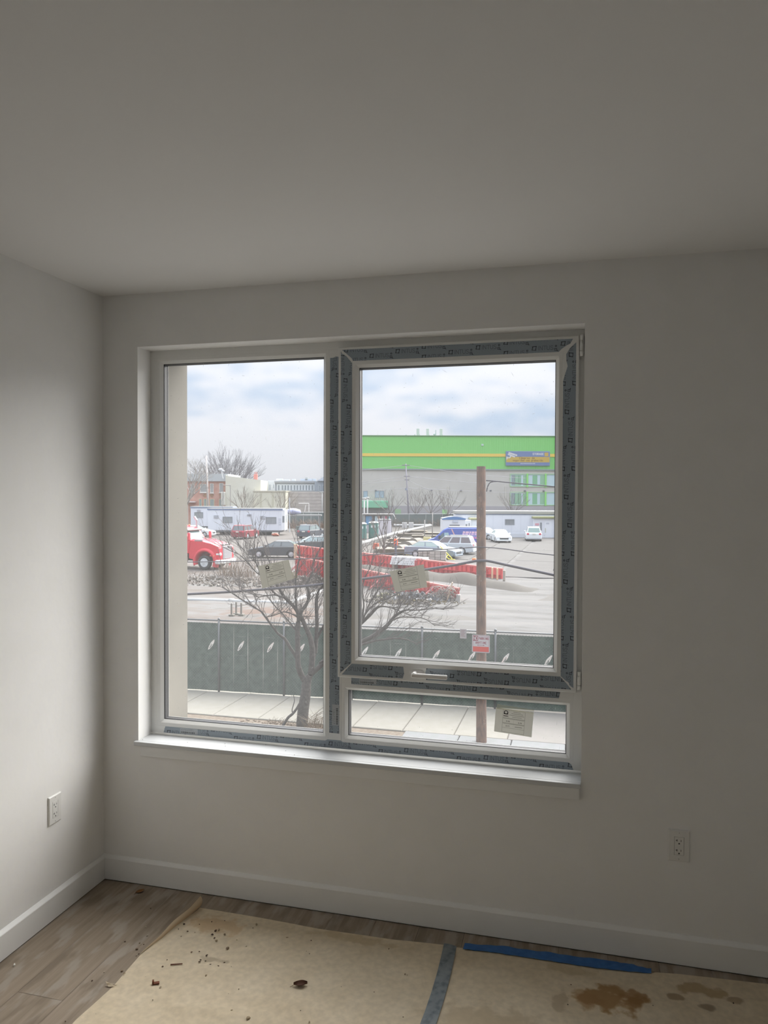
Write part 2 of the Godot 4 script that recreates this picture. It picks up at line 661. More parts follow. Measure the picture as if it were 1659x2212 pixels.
# specks and short scratches of dirt on the outer face of a pane
func specks(parent: Node, x0: float, y0: float, x1: float, y1: float, z: float, n: int) -> void:
	if not M.has("pane_dirt"):
		var d := mat("pane_dirt", Color(0.72, 0.73, 0.72, 0.6), 0.9)
		d.transparency = BaseMaterial3D.TRANSPARENCY_ALPHA
		d.backlight_enabled = true
		d.backlight = Color(0.62, 0.62, 0.6)
	var st := nb()
	for k in n:
		var p := Vector3(rng.randf_range(x0, x1), lerpf(y0, y1, pow(rng.randf(), 0.8)), z - 0.0015)
		var a := rng.randf() * TAU
		var l := rng.randf_range(0.0008, 0.0022)
		var w := l * rng.randf_range(0.4, 0.9)
		if rng.randf() < 0.14:
			l *= rng.randf_range(3.0, 7.0)
			w = 0.0007
		var u := Vector3(cos(a), sin(a), 0) * l
		var v := Vector3(-sin(a), cos(a), 0) * w
		quad(st, p - u, p - v, p + u, p + v)
	stuff(obj("dust_specks", st, M.pane_dirt, parent))

func window() -> void:
	M.film = StandardMaterial3D.new()
	M.film.resource_name = "printed_film"
	M.film.albedo_texture = film_texture()
	M.film.roughness = 0.32
	var zf := -0.102
	var win := Node3D.new()
	join(win, "window_1", self)
	win.set_meta("kind", "structure")
	var pvc: Material = M.pvc
	var st := nb()
	rect_sweep(st, WX0, WY0, WX1, WY1, [Vector2(0, zf), Vector2(0.0305, zf), Vector2(0.031, zf - 0.0006), Vector2(0.031, zf - 0.07), Vector2(0.0, zf - 0.088)])
	obj("frame", st, pvc, win)
	st = nb()
	cbox(st, Vector3(1.0135, 0.667, -0.175), Vector3(1.0715, 2.3115, zf), 0.0012)
	obj("mullion", st, pvc, win)
	st = nb()
	cbox(st, Vector3(1.0712, 0.9105, -0.175), Vector3(2.0165, 0.95, zf), 0.0012)
	obj("transom", st, pvc, win)
	glazing(win, 0.2045, 0.6675, 1.0135, 2.311, zf - 0.0006)
	glazing(win, 1.0715, 0.6665, 2.0165, 0.9115, zf - 0.0006)
	specks(win, 0.24, 0.70, 0.99, 2.28, zf - 0.02, 260)
	specks(win, 1.10, 0.70, 2.0, 0.89, zf - 0.02, 90)
	# film left on the frame
	film(win, [Vector2(1.0185, 0.701), Vector2(1.0625, 0.7005), Vector2(1.0625, 2.279), Vector2(1.044, 2.281), Vector2(1.031, 2.2765), Vector2(1.0185, 2.276)], zf, 90, Vector2(0.13, 0.62))
	film(win, [Vector2(0.236, 0.6375), Vector2(2.018, 0.6375), Vector2(2.010, 0.658), Vector2(1.999, 0.6655), Vector2(1.078, 0.6655), Vector2(1.068, 0.672), Vector2(1.01, 0.6715), Vector2(1.0, 0.6655), Vector2(0.245, 0.6655)], zf, 0, Vector2(0.26, 0.03))
	film(win, [Vector2(1.115, 0.9135), Vector2(1.9605, 0.9135), Vector2(1.9655, 0.938), Vector2(1.115, 0.941)], zf, 180, Vector2(0.05, 0.1))
	barcode(win, Vector3(1.187, 0.929, zf + 0.0008), 0.0, 0.075, 0.021)
	barcode(win, Vector3(1.046, 0.778, zf + 0.0008), 90.0, 0.088, 0.03)
	barcode(win, Vector3(0.362, 0.652, zf + 0.0008), 0.0, 0.085, 0.024)
	# the opening sash
	var sx0 := 1.060
	var sx1 := 2.0268
	var sy0 := 0.9435
	var sy1 := 2.3155
	var zs := -0.085
	var sash := Node3D.new()
	join(sash, "sash", win)
	st = nb()
	rect_sweep(st, sx0, sy0, sx1, sy1, [Vector2(0.004, zf + 0.0005), Vector2(0, zf + 0.003), Vector2(0, zs - 0.003), Vector2(0.003, zs), Vector2(0.0595, zs), Vector2(0.0605, zs - 0.001)])
	obj("sash_frame", st, pvc, sash)
	glazing(sash, sx0 + 0.0602, sy0 + 0.0602, sx1 - 0.0602, sy1 - 0.0602, zs - 0.001)
	specks(sash, 1.155, 1.04, 1.935, 2.22, zs - 0.02, 260)
	var a := 0.0115
	var b := 0.0592
	var L := sx0 + a
	var R := sx1 - a
	var B := sy0 + a
	var T := sy1 - a
	# mitred strips; where the tape was cut the white frame shows
	film(sash, [Vector2(L + 0.004, T), Vector2(R - 0.012, T), Vector2(R - 0.0225, T - 0.018), Vector2(R - 0.034, T - 0.023), Vector2(R - 0.055, T - 0.037), Vector2(R - 0.065, T - b + a), Vector2(L + 0.052, T - b + a), Vector2(L + 0.046, T - 0.036)], zs, 0, Vector2(0.38, 0.45), "sash_film")
	film(sash, [Vector2(L, B + 0.006), Vector2(L + b - a, B + b - a + 0.002), Vector2(L + b - a, T - 0.056), Vector2(L + 0.026, T - 0.030), Vector2(L + 0.02, T - 0.0245), Vector2(L + 0.004, T - 0.015), Vector2(L, T - 0.006)], zs, 90, Vector2(0.72, 0.88), "sash_film")
	film(sash, [Vector2(R - b + a, B + b - a + 0.002), Vector2(R - 0.03, B + 0.034), Vector2(R - 0.018, B + 0.027), Vector2(R - 0.014, B + 0.016), Vector2(R, B + 0.006), Vector2(R, T - 0.014), Vector2(R - 0.022, T - 0.034), Vector2(R - 0.037, T - 0.058), Vector2(R - 0.036, T - 0.082), Vector2(R - 0.031, T - 0.104), Vector2(R - 0.040, T - 0.132), Vector2(R - b + a, T - 0.16)], zs, -90, Vector2(0.2, 0.3), "sash_film")
	film(sash, [Vector2(L + 0.006, B), Vector2(L + 0.268, B), Vector2(L + 0.274, B + 0.02), Vector2(L + 0.27, B + b - a), Vector2(L + b - a + 0.002, B + b - a)], zs, 180, Vector2(0.33, 0.15), "sash_film")
	film(sash, [Vector2(1.437, B), Vector2(R - 0.008, B), Vector2(R - 0.0235, B + 0.02), Vector2(R - b + a - 0.002, B + b - a), Vector2(1.438, B + b - a), Vector2(1.4335, B + 0.03), Vector2(1.436, B + 0.012)], zs, 180, Vector2(0.11, 0.55), "sash_film")
	# handle: an oval rose and a flat lever that points right
	st = nb(true)
	plate(st, rrect(-0.030, -0.0125, 0.030, 0.0125, 0.0122, 6), Transform3D(Basis.IDENTITY, Vector3(1.3985, 0.982, zs)), 0.006)
	st.set_smooth_group(-1)
	cyl(st, Vector3(1.393, 0.981, zs + 0.006), Vector3(1.393, 0.981, zs + 0.042), 0.0095, 0.0095, 14)
	cbox(st, Vector3(1.3835, 0.9705, zs + 0.033), Vector3(1.5300, 0.9885, zs + 0.0455), 0.003, Transform3D.IDENTITY)
	obj("handle", st, mat("handle_white", Color("#eceae8"), 0.3), sash)
	for y in [[2.2375, 2.3185], [0.955, 1.0255]]:
		st = nb(true)
		for q in [[0.0, 0.25], [0.262, 0.738], [0.75, 1.0]]:
			cyl(st, Vector3(2.0362, lerpf(y[0], y[1], q[0]), zs - 0.004), Vector3(2.0362, lerpf(y[0], y[1], q[1]), zs - 0.004), 0.0072, 0.0072, 14)
		st.set_smooth_group(-1)
		box(st, Vector3(2.028, y[0] + 0.004, zf), Vector3(2.0445, y[1] - 0.004, zs - 0.006))
		obj("hinge", st, pvc, win)

func barcode(win: Node, at: Vector3, turn: float, w: float, h: float) -> void:
	if not M.has("barcode"):
		var im := Image.create(160, 48, false, Image.FORMAT_RGB8)
		im.fill(Color("#b6bbbf"))
		var r := RandomNumberGenerator.new()
		r.seed = 3
		for k in 3:
			var x := 8
			while x < 120:
				var l := r.randi_range(3, 14)
				im.fill_rect(Rect2i(x, 6 + k * 6, l, 2), Color("#6f7478"))
				x += l + r.randi_range(3, 9)
		var x2 := 8
		while x2 < 132:
			var l2 := r.randi_range(1, 4)
			im.fill_rect(Rect2i(x2, 28, l2, 14), Color("#1d1f21"))
			x2 += l2 + r.randi_range(1, 4)
		M.barcode = StandardMaterial3D.new()
		M.barcode.resource_name = "barcode_print"
		M.barcode.albedo_texture = ImageTexture.create_from_image(im)
		M.barcode.roughness = 0.4
	var st := nb()
	var t := Transform3D(Basis(Vector3.BACK, deg_to_rad(turn)), at)
	quv(st, [t * Vector3(-w / 2, -h / 2, 0), t * Vector3(w / 2, -h / 2, 0), t * Vector3(w / 2, h / 2, 0), t * Vector3(-w / 2, h / 2, 0)], [Vector2(0, 1), Vector2(1, 1), Vector2(1, 0), Vector2(0, 0)])
	obj("barcode_sticker", st, M.barcode, win)

# ---------------------------------------------------------------- paper on the floor, tape, crumbs
func paper_texture() -> ImageTexture:
	var w := 1024
	var h := 512
	var im := Image.create(w, h, false, Image.FORMAT_RGB8)
	var n := FastNoiseLite.new()
	n.seed = 21
	n.frequency = 0.012
	n.fractal_octaves = 5
	var stains := [[2.14, 0.275, 0.115, 0.075, "#9a7446", 0.8], [2.235, 0.255, 0.05, 0.06, "#977044", 0.7], [2.07, 0.30, 0.05, 0.05, "#a07c52", 0.6], [2.44, 0.14, 0.10, 0.035, "#94784e", 0.5], [2.36, 0.20, 0.03, 0.018, "#7c6346", 0.5],
		[2.46, 0.23, 0.035, 0.02, "#6d5a44", 0.5], [2.55, 0.17, 0.03, 0.02, "#7a6245", 0.45], [1.2, 0.16, 0.2, 0.03, "#b8a27c", 0.4], [0.66, 0.21, 0.12, 0.06, "#c09c72", 0.45], [0.75, 0.42, 0.06, 0.02, "#9a8c76", 0.5], [1.98, 0.33, 0.03, 0.06, "#a5937a", 0.5], [2.0, 0.14, 0.09, 0.03, "#b3a07c", 0.4], [1.75, 0.5, 0.2, 0.1, "#b9a78a", 0.5]]
	for j in h:
		for i in w:
			var x := 0.4 + i * 0.0024
			var z := j * 0.0024
			var t := 0.5 + 0.5 * n.get_noise_2d(i, j)
			var c := Color("#d2c2a6").lerp(Color("#e0d2b9"), t)
			var f := n.get_noise_2d(i * 6.0 + 700, j * 6.0)
			c = c * (1.0 + 0.06 * f)
			for s in stains:
				var q: float = Vector2((x - s[0]) / s[2], (z - s[1]) / s[3]).length() + n.get_noise_2d(i * 2.4 + s[0] * 999, j * 2.4) * 0.75
				var k: float = smoothstep(1.05, 0.6, q) * s[5]
				if k > 0.0:
					c = c.lerp(Color(s[4]), k)
			im.set_pixel(i, j, c)
	return ImageTexture.create_from_image(im)

func edge(pts: Array, t: float) -> Vector2:
	var k := clampf(t, 0, 1) * (pts.size() - 1)
	var i := mini(int(k), pts.size() - 2)
	return (pts[i] as Vector2).lerp(pts[i + 1], k - i)

func paper_sheet(root: Node, called: String, left: Array, right: Array, far: Array, near_z: float, sd: int) -> void:
	var n := FastNoiseLite.new()
	n.seed = sd
	n.frequency = 3.2
	n.fractal_octaves = 3
	var st := nb(true)
	var nu := 90
	var nv := 110
	var grid := []
	for j in nv + 1:
		var v := float(j) / nv
		var row := []
		for i in nu + 1:
			var u := float(i) / nu
			var f := edge(far, u)
			var l := edge(left, v)
			var r := edge(right, v)
			var z := lerpf(f.y, near_z, v)
			var x := lerpf(l.x, r.x, u)
			if v < 0.06:
				x = lerpf(f.x, x, v / 0.06) if v > 0.0 else f.x
			var hgt := 0.0014 + maxf(0.0, n.get_noise_2d(x * 1.0, z * 1.6)) * 0.009 + maxf(0.0, n.get_noise_2d(x * 5.0 + 50, z * 3.0)) * 0.0022
			var e := minf(minf(u, 1.0 - u) * 12.0, v * 16.0)
			hgt *= clampf(e, 0.12, 1.0)
			row.append(Vector3(x, hgt, z))
		grid.append(row)
	for j in nv:
		for i in nu:
			var p := [grid[j + 1][i], grid[j + 1][i + 1], grid[j][i + 1], grid[j][i]]
			var uv := []
			for q in p:
				uv.append(Vector2((q.x - 0.4) / 2.4576, q.z / 1.2288))
			quv(st, p, uv)
	obj(called, st, M.paper, root)

func floor_cover() -> void:
	var m := StandardMaterial3D.new()
	m.resource_name = "rosin_paper"
	m.albedo_texture = paper_texture()
	m.roughness = 0.9
	m.backlight_enabled = true
	m.backlight = Color(0.25, 0.2, 0.13)
	M.paper = m
	var p := thing("floor_paper", "wide tan building paper sheet left of the grey tape, its far left corner curled up", "paper")
	paper_sheet(p, "sheet", [Vector2(0.532, 0.11), Vector2(0.5, 0.29), Vector2(0.476, 0.465), Vector2(0.487, 0.62), Vector2(0.471, 0.72), Vector2(0.475, 0.86), Vector2(0.47, 1.1), Vector2(0.465, 1.3)], [Vector2(1.575, 0.1), Vector2(1.578, 1.3)],
		[Vector2(0.532, 0.114), Vector2(0.792, 0.118), Vector2(1.056, 0.131), Vector2(1.346, 0.126), Vector2(1.575, 0.108)], 1.35, 5)
	# the edge that has lifted off the floor
	var st := nb(true)
	sheet(st, 24, 8, func(u: float, v: float):
		var z := lerpf(0.112, 0.47, u)
		var x := lerpf(0.532, 0.477, minf(1.0, (z - 0.112) / 0.35)) + 0.002 * sin(z * 40.0)
		var h := 0.040 * pow(1.0 - u, 0.85) * (1.0 - 0.1 * sin(u * 9.0))
		var t := v * v
		return Vector3(x + 0.013 * sin(v * PI * 0.75) * (1.0 - u) - 0.012 * t * (1.0 - u), 0.0018 + h * v, z - 0.012 * v * (1.0 - u)))
	var o := obj("curled_edge", st, mat("paper_plain", Color("#d2c2a6"), 0.9), p)
	(o.material_override as StandardMaterial3D).backlight_enabled = true
	(o.material_override as StandardMaterial3D).backlight = Color(0.5, 0.36, 0.2)
	st = nb()
	for q in [[0.478, 0.635, 0.03], [0.476, 0.655, -0.02]]:
		tri(st, Vector3(q[0], 0.003, q[1]), Vector3(q[0] + 0.022, 0.004, q[1] - 0.006 + q[2] * 0.2), Vector3(q[0] - 0.02, 0.012, q[1] + q[2] * 0.6))
	obj("torn_flap", st, m, p)
	var p2 := thing("floor_paper", "stained tan building paper right of the grey tape, under the blue tape", "paper")
	paper_sheet(p2, "sheet", [Vector2(1.578, 0.1), Vector2(1.58, 1.3)], [Vector2(2.93, 0.05), Vector2(2.93, 1.3)],
		[Vector2(1.58, 0.112), Vector2(1.84, 0.105), Vector2(2.1, 0.108), Vector2(2.39, 0.066), Vector2(2.68, 0.045), Vector2(2.93, 0.05)], 1.35, 9)
	var tn := noisy("grey_tape", [[0.0, "#59636b"], [0.45, "#7d868c"], [1.0, "#8c9499"]], 3.0, 0.45, 31, 4, 0.03)
	st = nb(true)
	sheet(st, 4, 60, func(u: float, v: float):
		var z := lerpf(1.3, 0.106, v)
		var x := 1.549 + 0.009 * sin(clampf((z - 0.1) * 6.0, 0.0, 3.1)) * 0.9 + u * 0.049
		return Vector3(x, 0.0045 + 0.0008 * sin(z * 60.0 + u * 4.0) + 0.001 * sin(u * 3.0), z + u * 0.006))
	tag(obj("duct_tape", st, tn), "long dirty grey tape strip that joins the two papers on the floor", "tape")
	st = nb(true)
	var top := [Vector2(1.626, 0.087), Vector2(1.756, 0.068), Vector2(1.891, 0.064), Vector2(2.027, 0.061), Vector2(2.181, 0.056), Vector2(2.237, 0.059), Vector2(2.296, 0.069)]
	var bot := [Vector2(1.624, 0.124), Vector2(1.741, 0.114), Vector2(1.847, 0.114), Vector2(1.962, 0.113), Vector2(2.089, 0.113), Vector2(2.188, 0.105), Vector2(2.294, 0.094)]
	sheet(st, 48, 5, func(u: float, v: float):
		var a := edge(bot, u)
		var b := edge(top, u)
		var q := a.lerp(b, v)
		return Vector3(q.x, 0.0042 + 0.0025 * maxf(0.0, sin(u * 31.0 + v * 2.0)) * v + 0.001 * sin(u * 70.0), q.y))
	tag(obj("masking_tape", st, noisy("blue_tape", [[0.0, "#2f5f9c"], [1.0, "#3f74b4"]], 4.0, 0.6, 33)), "wrinkled blue masking tape strip along the far edge of the right paper", "tape")
	crumbs()

func crumb(at: Vector3, size: float, tone: String, label: String, group: String, flat := 0.45) -> void:
	var st := nb()
	blob(st, Vector3(0, size * flat * 0.8, 0), Vector3(size, size * flat, size * rng.randf_range(0.5, 0.8)), 0.3, 6, 4)
	var o := obj("crumb", st, hexm(tone, 0.85))
	o.position = at
	o.rotation.y = rng.randf() * TAU
	tag(o, label, "debris", group)

# words that single a crumb out by its nearest landmark on the floor
func crumb_places(list: Array, kind: String) -> Array:
	var marks := [[Vector2(0.53, 0.12), "the curled paper corner"], [Vector2(0.624, 0.598), "the bark chunk"], [Vector2(0.64, 0.485), "the short stick"], [Vector2(1.11, 0.475), "the largest dry leaf"], [Vector2(1.57, 0.2), "the grey tape's far end"],
		[Vector2(2.14, 0.27), "the big orange stain"], [Vector2(0.476, 0.465), "the foot of the curled edge"], [Vector2(0.48, 0.66), "the torn paper flap"], [Vector2(0.95, 0.13), "the left paper's far edge"], [Vector2(1.56, 0.5), "the grey tape's near end"]]
	var ranks := ["nearest to", "second nearest to", "third nearest to", "fourth nearest to", "fifth nearest to", "sixth nearest to", "seventh nearest to", "eighth nearest to", "ninth nearest to", "tenth nearest to", "eleventh nearest to", "twelfth nearest to", "thirteenth nearest to", "fourteenth nearest to", "fifteenth nearest to"]
	var out := []
	out.resize(list.size())
	var by := {}
	for k in list.size():
		var p := Vector2(list[k][0], list[k][1])
		var best := 0
		for m in marks.size():
			if p.distance_to(marks[m][0]) < p.distance_to(marks[best][0]):
				best = m
		if not by.has(best):
			by[best] = []
		by[best].append([p.distance_to(marks[best][0]), k])
	for m in by:
		var l: Array = by[m]
		l.sort_custom(func(a, b): return a[0] < b[0])
		for r in l.size():
			out[l[r][1]] = "%s, %s %s" % [kind, ranks[mini(r, 14)], marks[m][1]]
	return out

func crumbs() -> void:
	# [x, z, half length in mm]
	var dark := [[0.631, 0.203, 3.0], [0.678, 0.183, 3.0], [0.593, 0.232, 3.0], [0.573, 0.288, 4.0], [0.603, 0.286, 2.5], [0.676, 0.257, 6.0], [0.676, 0.283, 5.5], [0.694, 0.301, 4.0], [0.566, 0.324, 3.0], [0.654, 0.405, 4.0], [0.680, 0.393, 3.0], [0.718, 0.409, 5.0], [0.710, 0.439, 4.0], [0.711, 0.450, 4.5], [0.730, 0.440, 3.5], [0.757, 0.454, 4.0], [0.789, 0.455, 4.5], [0.800, 0.430, 3.5], [0.597, 0.510, 4.5], [0.570, 0.576, 2.0], [0.661, 0.678, 2.5], [0.915, 0.552, 2.5], [0.892, 0.583, 1.5], [0.591, 0.469, 2.5], [0.530, 0.283, 3.5], [0.534, 0.247, 5.0], [0.808, 0.201, 2.5], [1.057, 0.220, 3.0], [1.080, 0.301, 3.0], [1.063, 0.287, 1.5], [1.448, 0.326, 3.5], [1.368, 0.447, 2.0], [1.251, 0.448, 1.5], [1.159, 0.599, 2.0], [1.492, 0.542, 2.0], [2.009, 0.342, 3.0], [2.018, 0.233, 3.0], [2.545, 0.192, 4.0]]
	var at_dark := crumb_places(dark, "small dark brown crumb on the floor paper")
	for k in dark.size():
		var q: Array = dark[k]
		crumb(Vector3(q[0], 0.004, q[1]), q[2] * 0.001, ["#5a4434", "#4a3a30", "#6b4e3c", "#3c3029"][rng.randi() % 4], at_dark[k], "dark crumbs on the floor paper")
	var pale := [[0.811, 0.175, 6.0], [0.684, 0.245, 5.0], [0.709, 0.314, 5.0], [0.721, 0.269, 5.0], [0.782, 0.290, 3.0], [0.835, 0.320, 4.5], [0.773, 0.349, 8.0], [0.836, 0.447, 3.0], [0.772, 0.515, 5.0], [0.651, 0.613, 5.5], [0.940, 0.657, 4.5], [1.009, 0.679, 8.0], [0.486, 0.578, 4.0], [0.961, 0.227, 5.0], [1.356, 0.196, 4.0], [1.457, 0.329, 3.5], [1.206, 0.643, 5.0], [2.283, 0.275, 3.5]]
	var at_pale := crumb_places(pale, "small pale shaving on the floor paper")
	for k in pale.size():
		var q: Array = pale[k]
		crumb(Vector3(q[0], 0.004, q[1]), q[2] * 0.001, ["#a8977c", "#8d7c66", "#b5a68c"][rng.randi() % 3], at_pale[k], "pale shavings on the floor paper")
	var bare := [[0.374, 0.405, 4.0], [0.397, 0.299, 4.0], [0.435, 0.348, 4.0], [0.433, 0.399, 4.0], [0.453, 0.403, 3.0], [0.443, 0.408, 3.0], [0.445, 0.437, 6.5], [0.466, 0.469, 5.0], [0.469, 0.460, 3.0], [0.468, 0.565, 5.0], [0.340, 0.174, 3.0], [0.399, 0.639, 4.0], [0.410, 0.586, 3.0], [0.519, 0.786, 3.5], [0.444, 0.838, 3.0]]
	var at_bare := crumb_places(bare, "small crumb on the bare floorboards")
	for k in bare.size():
		var q: Array = bare[k]
		crumb(Vector3(q[0], 0.001, q[1]), q[2] * 0.001, ["#8d7a66", "#5d4a3c", "#b2a693"][rng.randi() % 3], at_bare[k], "crumbs on the bare boards")
	crumb(Vector3(0.075, 0.000, 0.637), 0.0075, "#efece4", "white plaster chip alone on the floorboards near the left skirting", "", 0.6)
	# a dry leaf, a curl of bark, a stick
	leaf(Vector3(1.112, 0.000, 0.477), 0.024, 20.0, "#5b3722", "dark reddish brown dry leaf, the largest on the left paper", 0.35)
	leaf(Vector3(0.225, 0.000, 0.072), 0.019, 60.0, "#7c5326", "small orange brown dry leaf on the boards in the corner", 0.12)
	var st := nb()
	plate(st, rrect(-0.012, -0.006, 0.012, 0.006, 0.002), Transform3D(Basis(Vector3.RIGHT, -PI / 2), Vector3(0, 0.002, 0)), 0.004)
	box(st, Vector3(-0.012, 0.002, -0.006), Vector3(-0.006, 0.014, 0.004))
	var o := obj("bark_piece", st, hexm("7a4a34", 0.85))
	o.position = Vector3(0.625, -0.000, 0.600) + Vector3(0, 0.003, 0)
	o.rotation.y = 0.5
	tag(o, "reddish brown bent bark chunk beside a pale curl on the paper", "debris")
	st = nb()
	cyl(st, Vector3(-0.021, 0.0035, 0), Vector3(0.021, 0.0035, 0), 0.0024, 0.002, 7)
	o = obj("twig", st, hexm("6a4030", 0.85))
	o.position = Vector3(0.639, 0.000, 0.486) + Vector3(0, 0.003, 0)
	o.rotation.y = 0.36
	tag(o, "straight short brown stick lying on the left paper", "debris")

func leaf(at: Vector3, r: float, turn: float, tone: String, label: String, lift: float) -> void:
	var st := nb(true)
	sheet(st, 8, 6, func(u: float, v: float):
		var wv := sin(PI * clampf(u * 0.96 + 0.02, 0, 1))
		var a := (v - 0.5) * 2.0
		return Vector3((u - 0.5) * 2.0 * r, 0.003 + r * lift * (a * a + 0.7 * absf(u - 0.4)), -a * r * 0.62 * wv))
	var root := thing("dry_leaf", label, "leaf", at + Vector3(0, 0.001, 0), deg_to_rad(turn))
	obj("blade", st, hexm(tone, 0.7), root)
	st = nb()
	cyl(st, Vector3(-r, 0.004, 0), Vector3(-r * 1.5, 0.002, 0.004), 0.0009, 0.0006, 5)
	obj("stalk", st, hexm(tone, 0.7), root)

# ---------------------------------------------------------------- sockets and paper labels
func outlet(label: String, at: Vector3, turn: float) -> void:
	var r := thing("wall_outlet", label, "outlet", at, turn)
	var wm := mat("outlet_white", Color("#e8e7e3"), 0.35)
	var st := nb()
	# a plate with a square hole, bevelled at its rim
	rect_sweep(st, -0.0372, -0.0572, 0.0372, 0.0572, [Vector2(0, 0), Vector2(0, 0.0035), Vector2(0.0035, 0.0065), Vector2(0.0204, 0.0068)])
	quad(st, Vector3(-0.0168, 0.0335, 0.0068), Vector3(0.0168, 0.0335, 0.0068), Vector3(0.0168, 0.0368, 0.0068), Vector3(-0.0168, 0.0368, 0.0068))
	quad(st, Vector3(-0.0168, -0.0368, 0.0068), Vector3(0.0168, -0.0368, 0.0068), Vector3(0.0168, -0.0335, 0.0068), Vector3(-0.0168, -0.0335, 0.0068))
	obj("cover_plate", st, wm, r)
	st = nb()
	box(st, Vector3(-0.0169, -0.034, 0.0), Vector3(0.0169, 0.034, 0.0045))
	obj("shadow_gap", st, hexm("5c5a56"), r)
	st = nb()
	cbox(st, Vector3(-0.0160, -0.0330, 0.0), Vector3(0.0160, 0.0330, 0.0072), 0.0008)
	var body := obj("receptacle", st, wm, r)
	st = nb()
	for y in [0.0165, -0.0195]:
		box(st, Vector3(-0.0078, y - 0.0003, 0.0071), Vector3(-0.0058, y + 0.0075, 0.00735))
		box(st, Vector3(-0.0120, y + 0.0028, 0.0071), Vector3(-0.0078, y + 0.0046, 0.00735))
		box(st, Vector3(0.0055, y, 0.0071), Vector3(0.0074, y + 0.0065, 0.00735))
		cyl(st, Vector3(0, y - 0.0075, 0.0071), Vector3(0, y - 0.0075, 0.0074), 0.0026, 0.0026, 10)
	stuff(obj("slots", st, M.black, body))
	for y in [0.0478, -0.0478]:
		st = nb()
		cyl(st, Vector3(0, y, 0.006), Vector3(0, y, 0.0073), 0.0028, 0.0026, 10)
		var sc := obj("screw", st, wm, r)
		st = nb()
		box(st, Vector3(-0.0004, y - 0.0022, 0.0073), Vector3(0.0004, y + 0.0022, 0.00745))
		obj("slot", st, hexm("66635e"), sc)

func outlets() -> void:
	outlet("white double wall socket under the right of the window wall", Vector3(2.3925, 0.4335, 0), 0.0)
	outlet("brightly lit white double wall socket on the left wall", Vector3(0, 0.4385, 0.327), PI / 2)

func label_texture() -> ImageTexture:
	var im := Image.create(320, 232, false, Image.FORMAT_RGB8)
	im.fill(Color("#dcdbd4"))
	var ln := Color("#8b897f")
	var tx := Color("#7a786f")
	var R := func(x: int, y: int, w: int, h: int, c: Color) -> void: im.fill_rect(Rect2i(x, y, w, h), c)
	R.call(64, 8, 2, 214, ln)
	R.call(250, 8, 2, 214, ln)
	R.call(64, 8, 188, 1, ln)
	R.call(112, 8, 1, 76, ln)
	R.call(64, 84, 188, 3, ln)
	R.call(64, 132, 188, 3, ln)
	R.call(64, 178, 188, 2, ln)
	R.call(64, 220, 188, 2, ln)
	R.call(158, 92, 1, 40, Color("#b5b3a8"))
	R.call(158, 140, 1, 38, Color("#b5b3a8"))
	# the round-topped mark
	for y in 40:
		for x in 36:
			var p := Vector2(x - 17.5, y - 18)
			var inside := (p.y < 0 and p.length() < 18.0) or (p.y >= 0 and absf(p.x) < 18.0 and y < 38)
			if inside and Vector2(p.x, p.y).length() > 11.5:
				im.set_pixel(71 + x, 14 + y, Color("#241f24"))
	R.call(70, 64, 38, 7, Color("#35302f"))
	for k in 4:
		var l: int = [62, 92, 126, 76][k]
		var x: int = 182 - l / 2
		while x < 182 + l / 2:
			R.call(x, 20 + k * 16, 7, 4, tx)
			x += 9
	for k in 2:
		var x := 72
		while x < 244:
			R.call(x, 90 + k * 48, 6, 4, Color("#8f8d83"))
			x += 8
	var dg := Color("#55534d")
	var seg := func(x: int, y: int, bits: int) -> void:
		for s in [[0, 0, 0, 5, 1], [1, 5, 0, 1, 5], [2, 5, 5, 1, 5], [3, 0, 10, 5, 1], [4, 0, 5, 1, 5], [5, 0, 0, 1, 5], [6, 0, 5, 5, 1]]:
			if bits & (1 << s[0]):
				im.fill_rect(Rect2i(x + s[1], y + s[2], s[3] + 1, s[4] + 1), dg)
	for q in [[96, 110, [63, 0, 91, 125]], [198, 112, [63, 0, 91, 79]], [96, 156, [63, 0, 102, 7]]]:
		for i in 4:
			if i == 1:
				im.fill_rect(Rect2i(q[0] + 10, q[1] + 10, 2, 2), dg)
			else:
				seg.call(q[0] + i * 9 - (4 if i > 1 else 0), q[1], q[2][i])
	for i in 8:
		R.call(172 + i * 8, 158, 6, 5, dg)
	return ImageTexture.create_from_image(im)

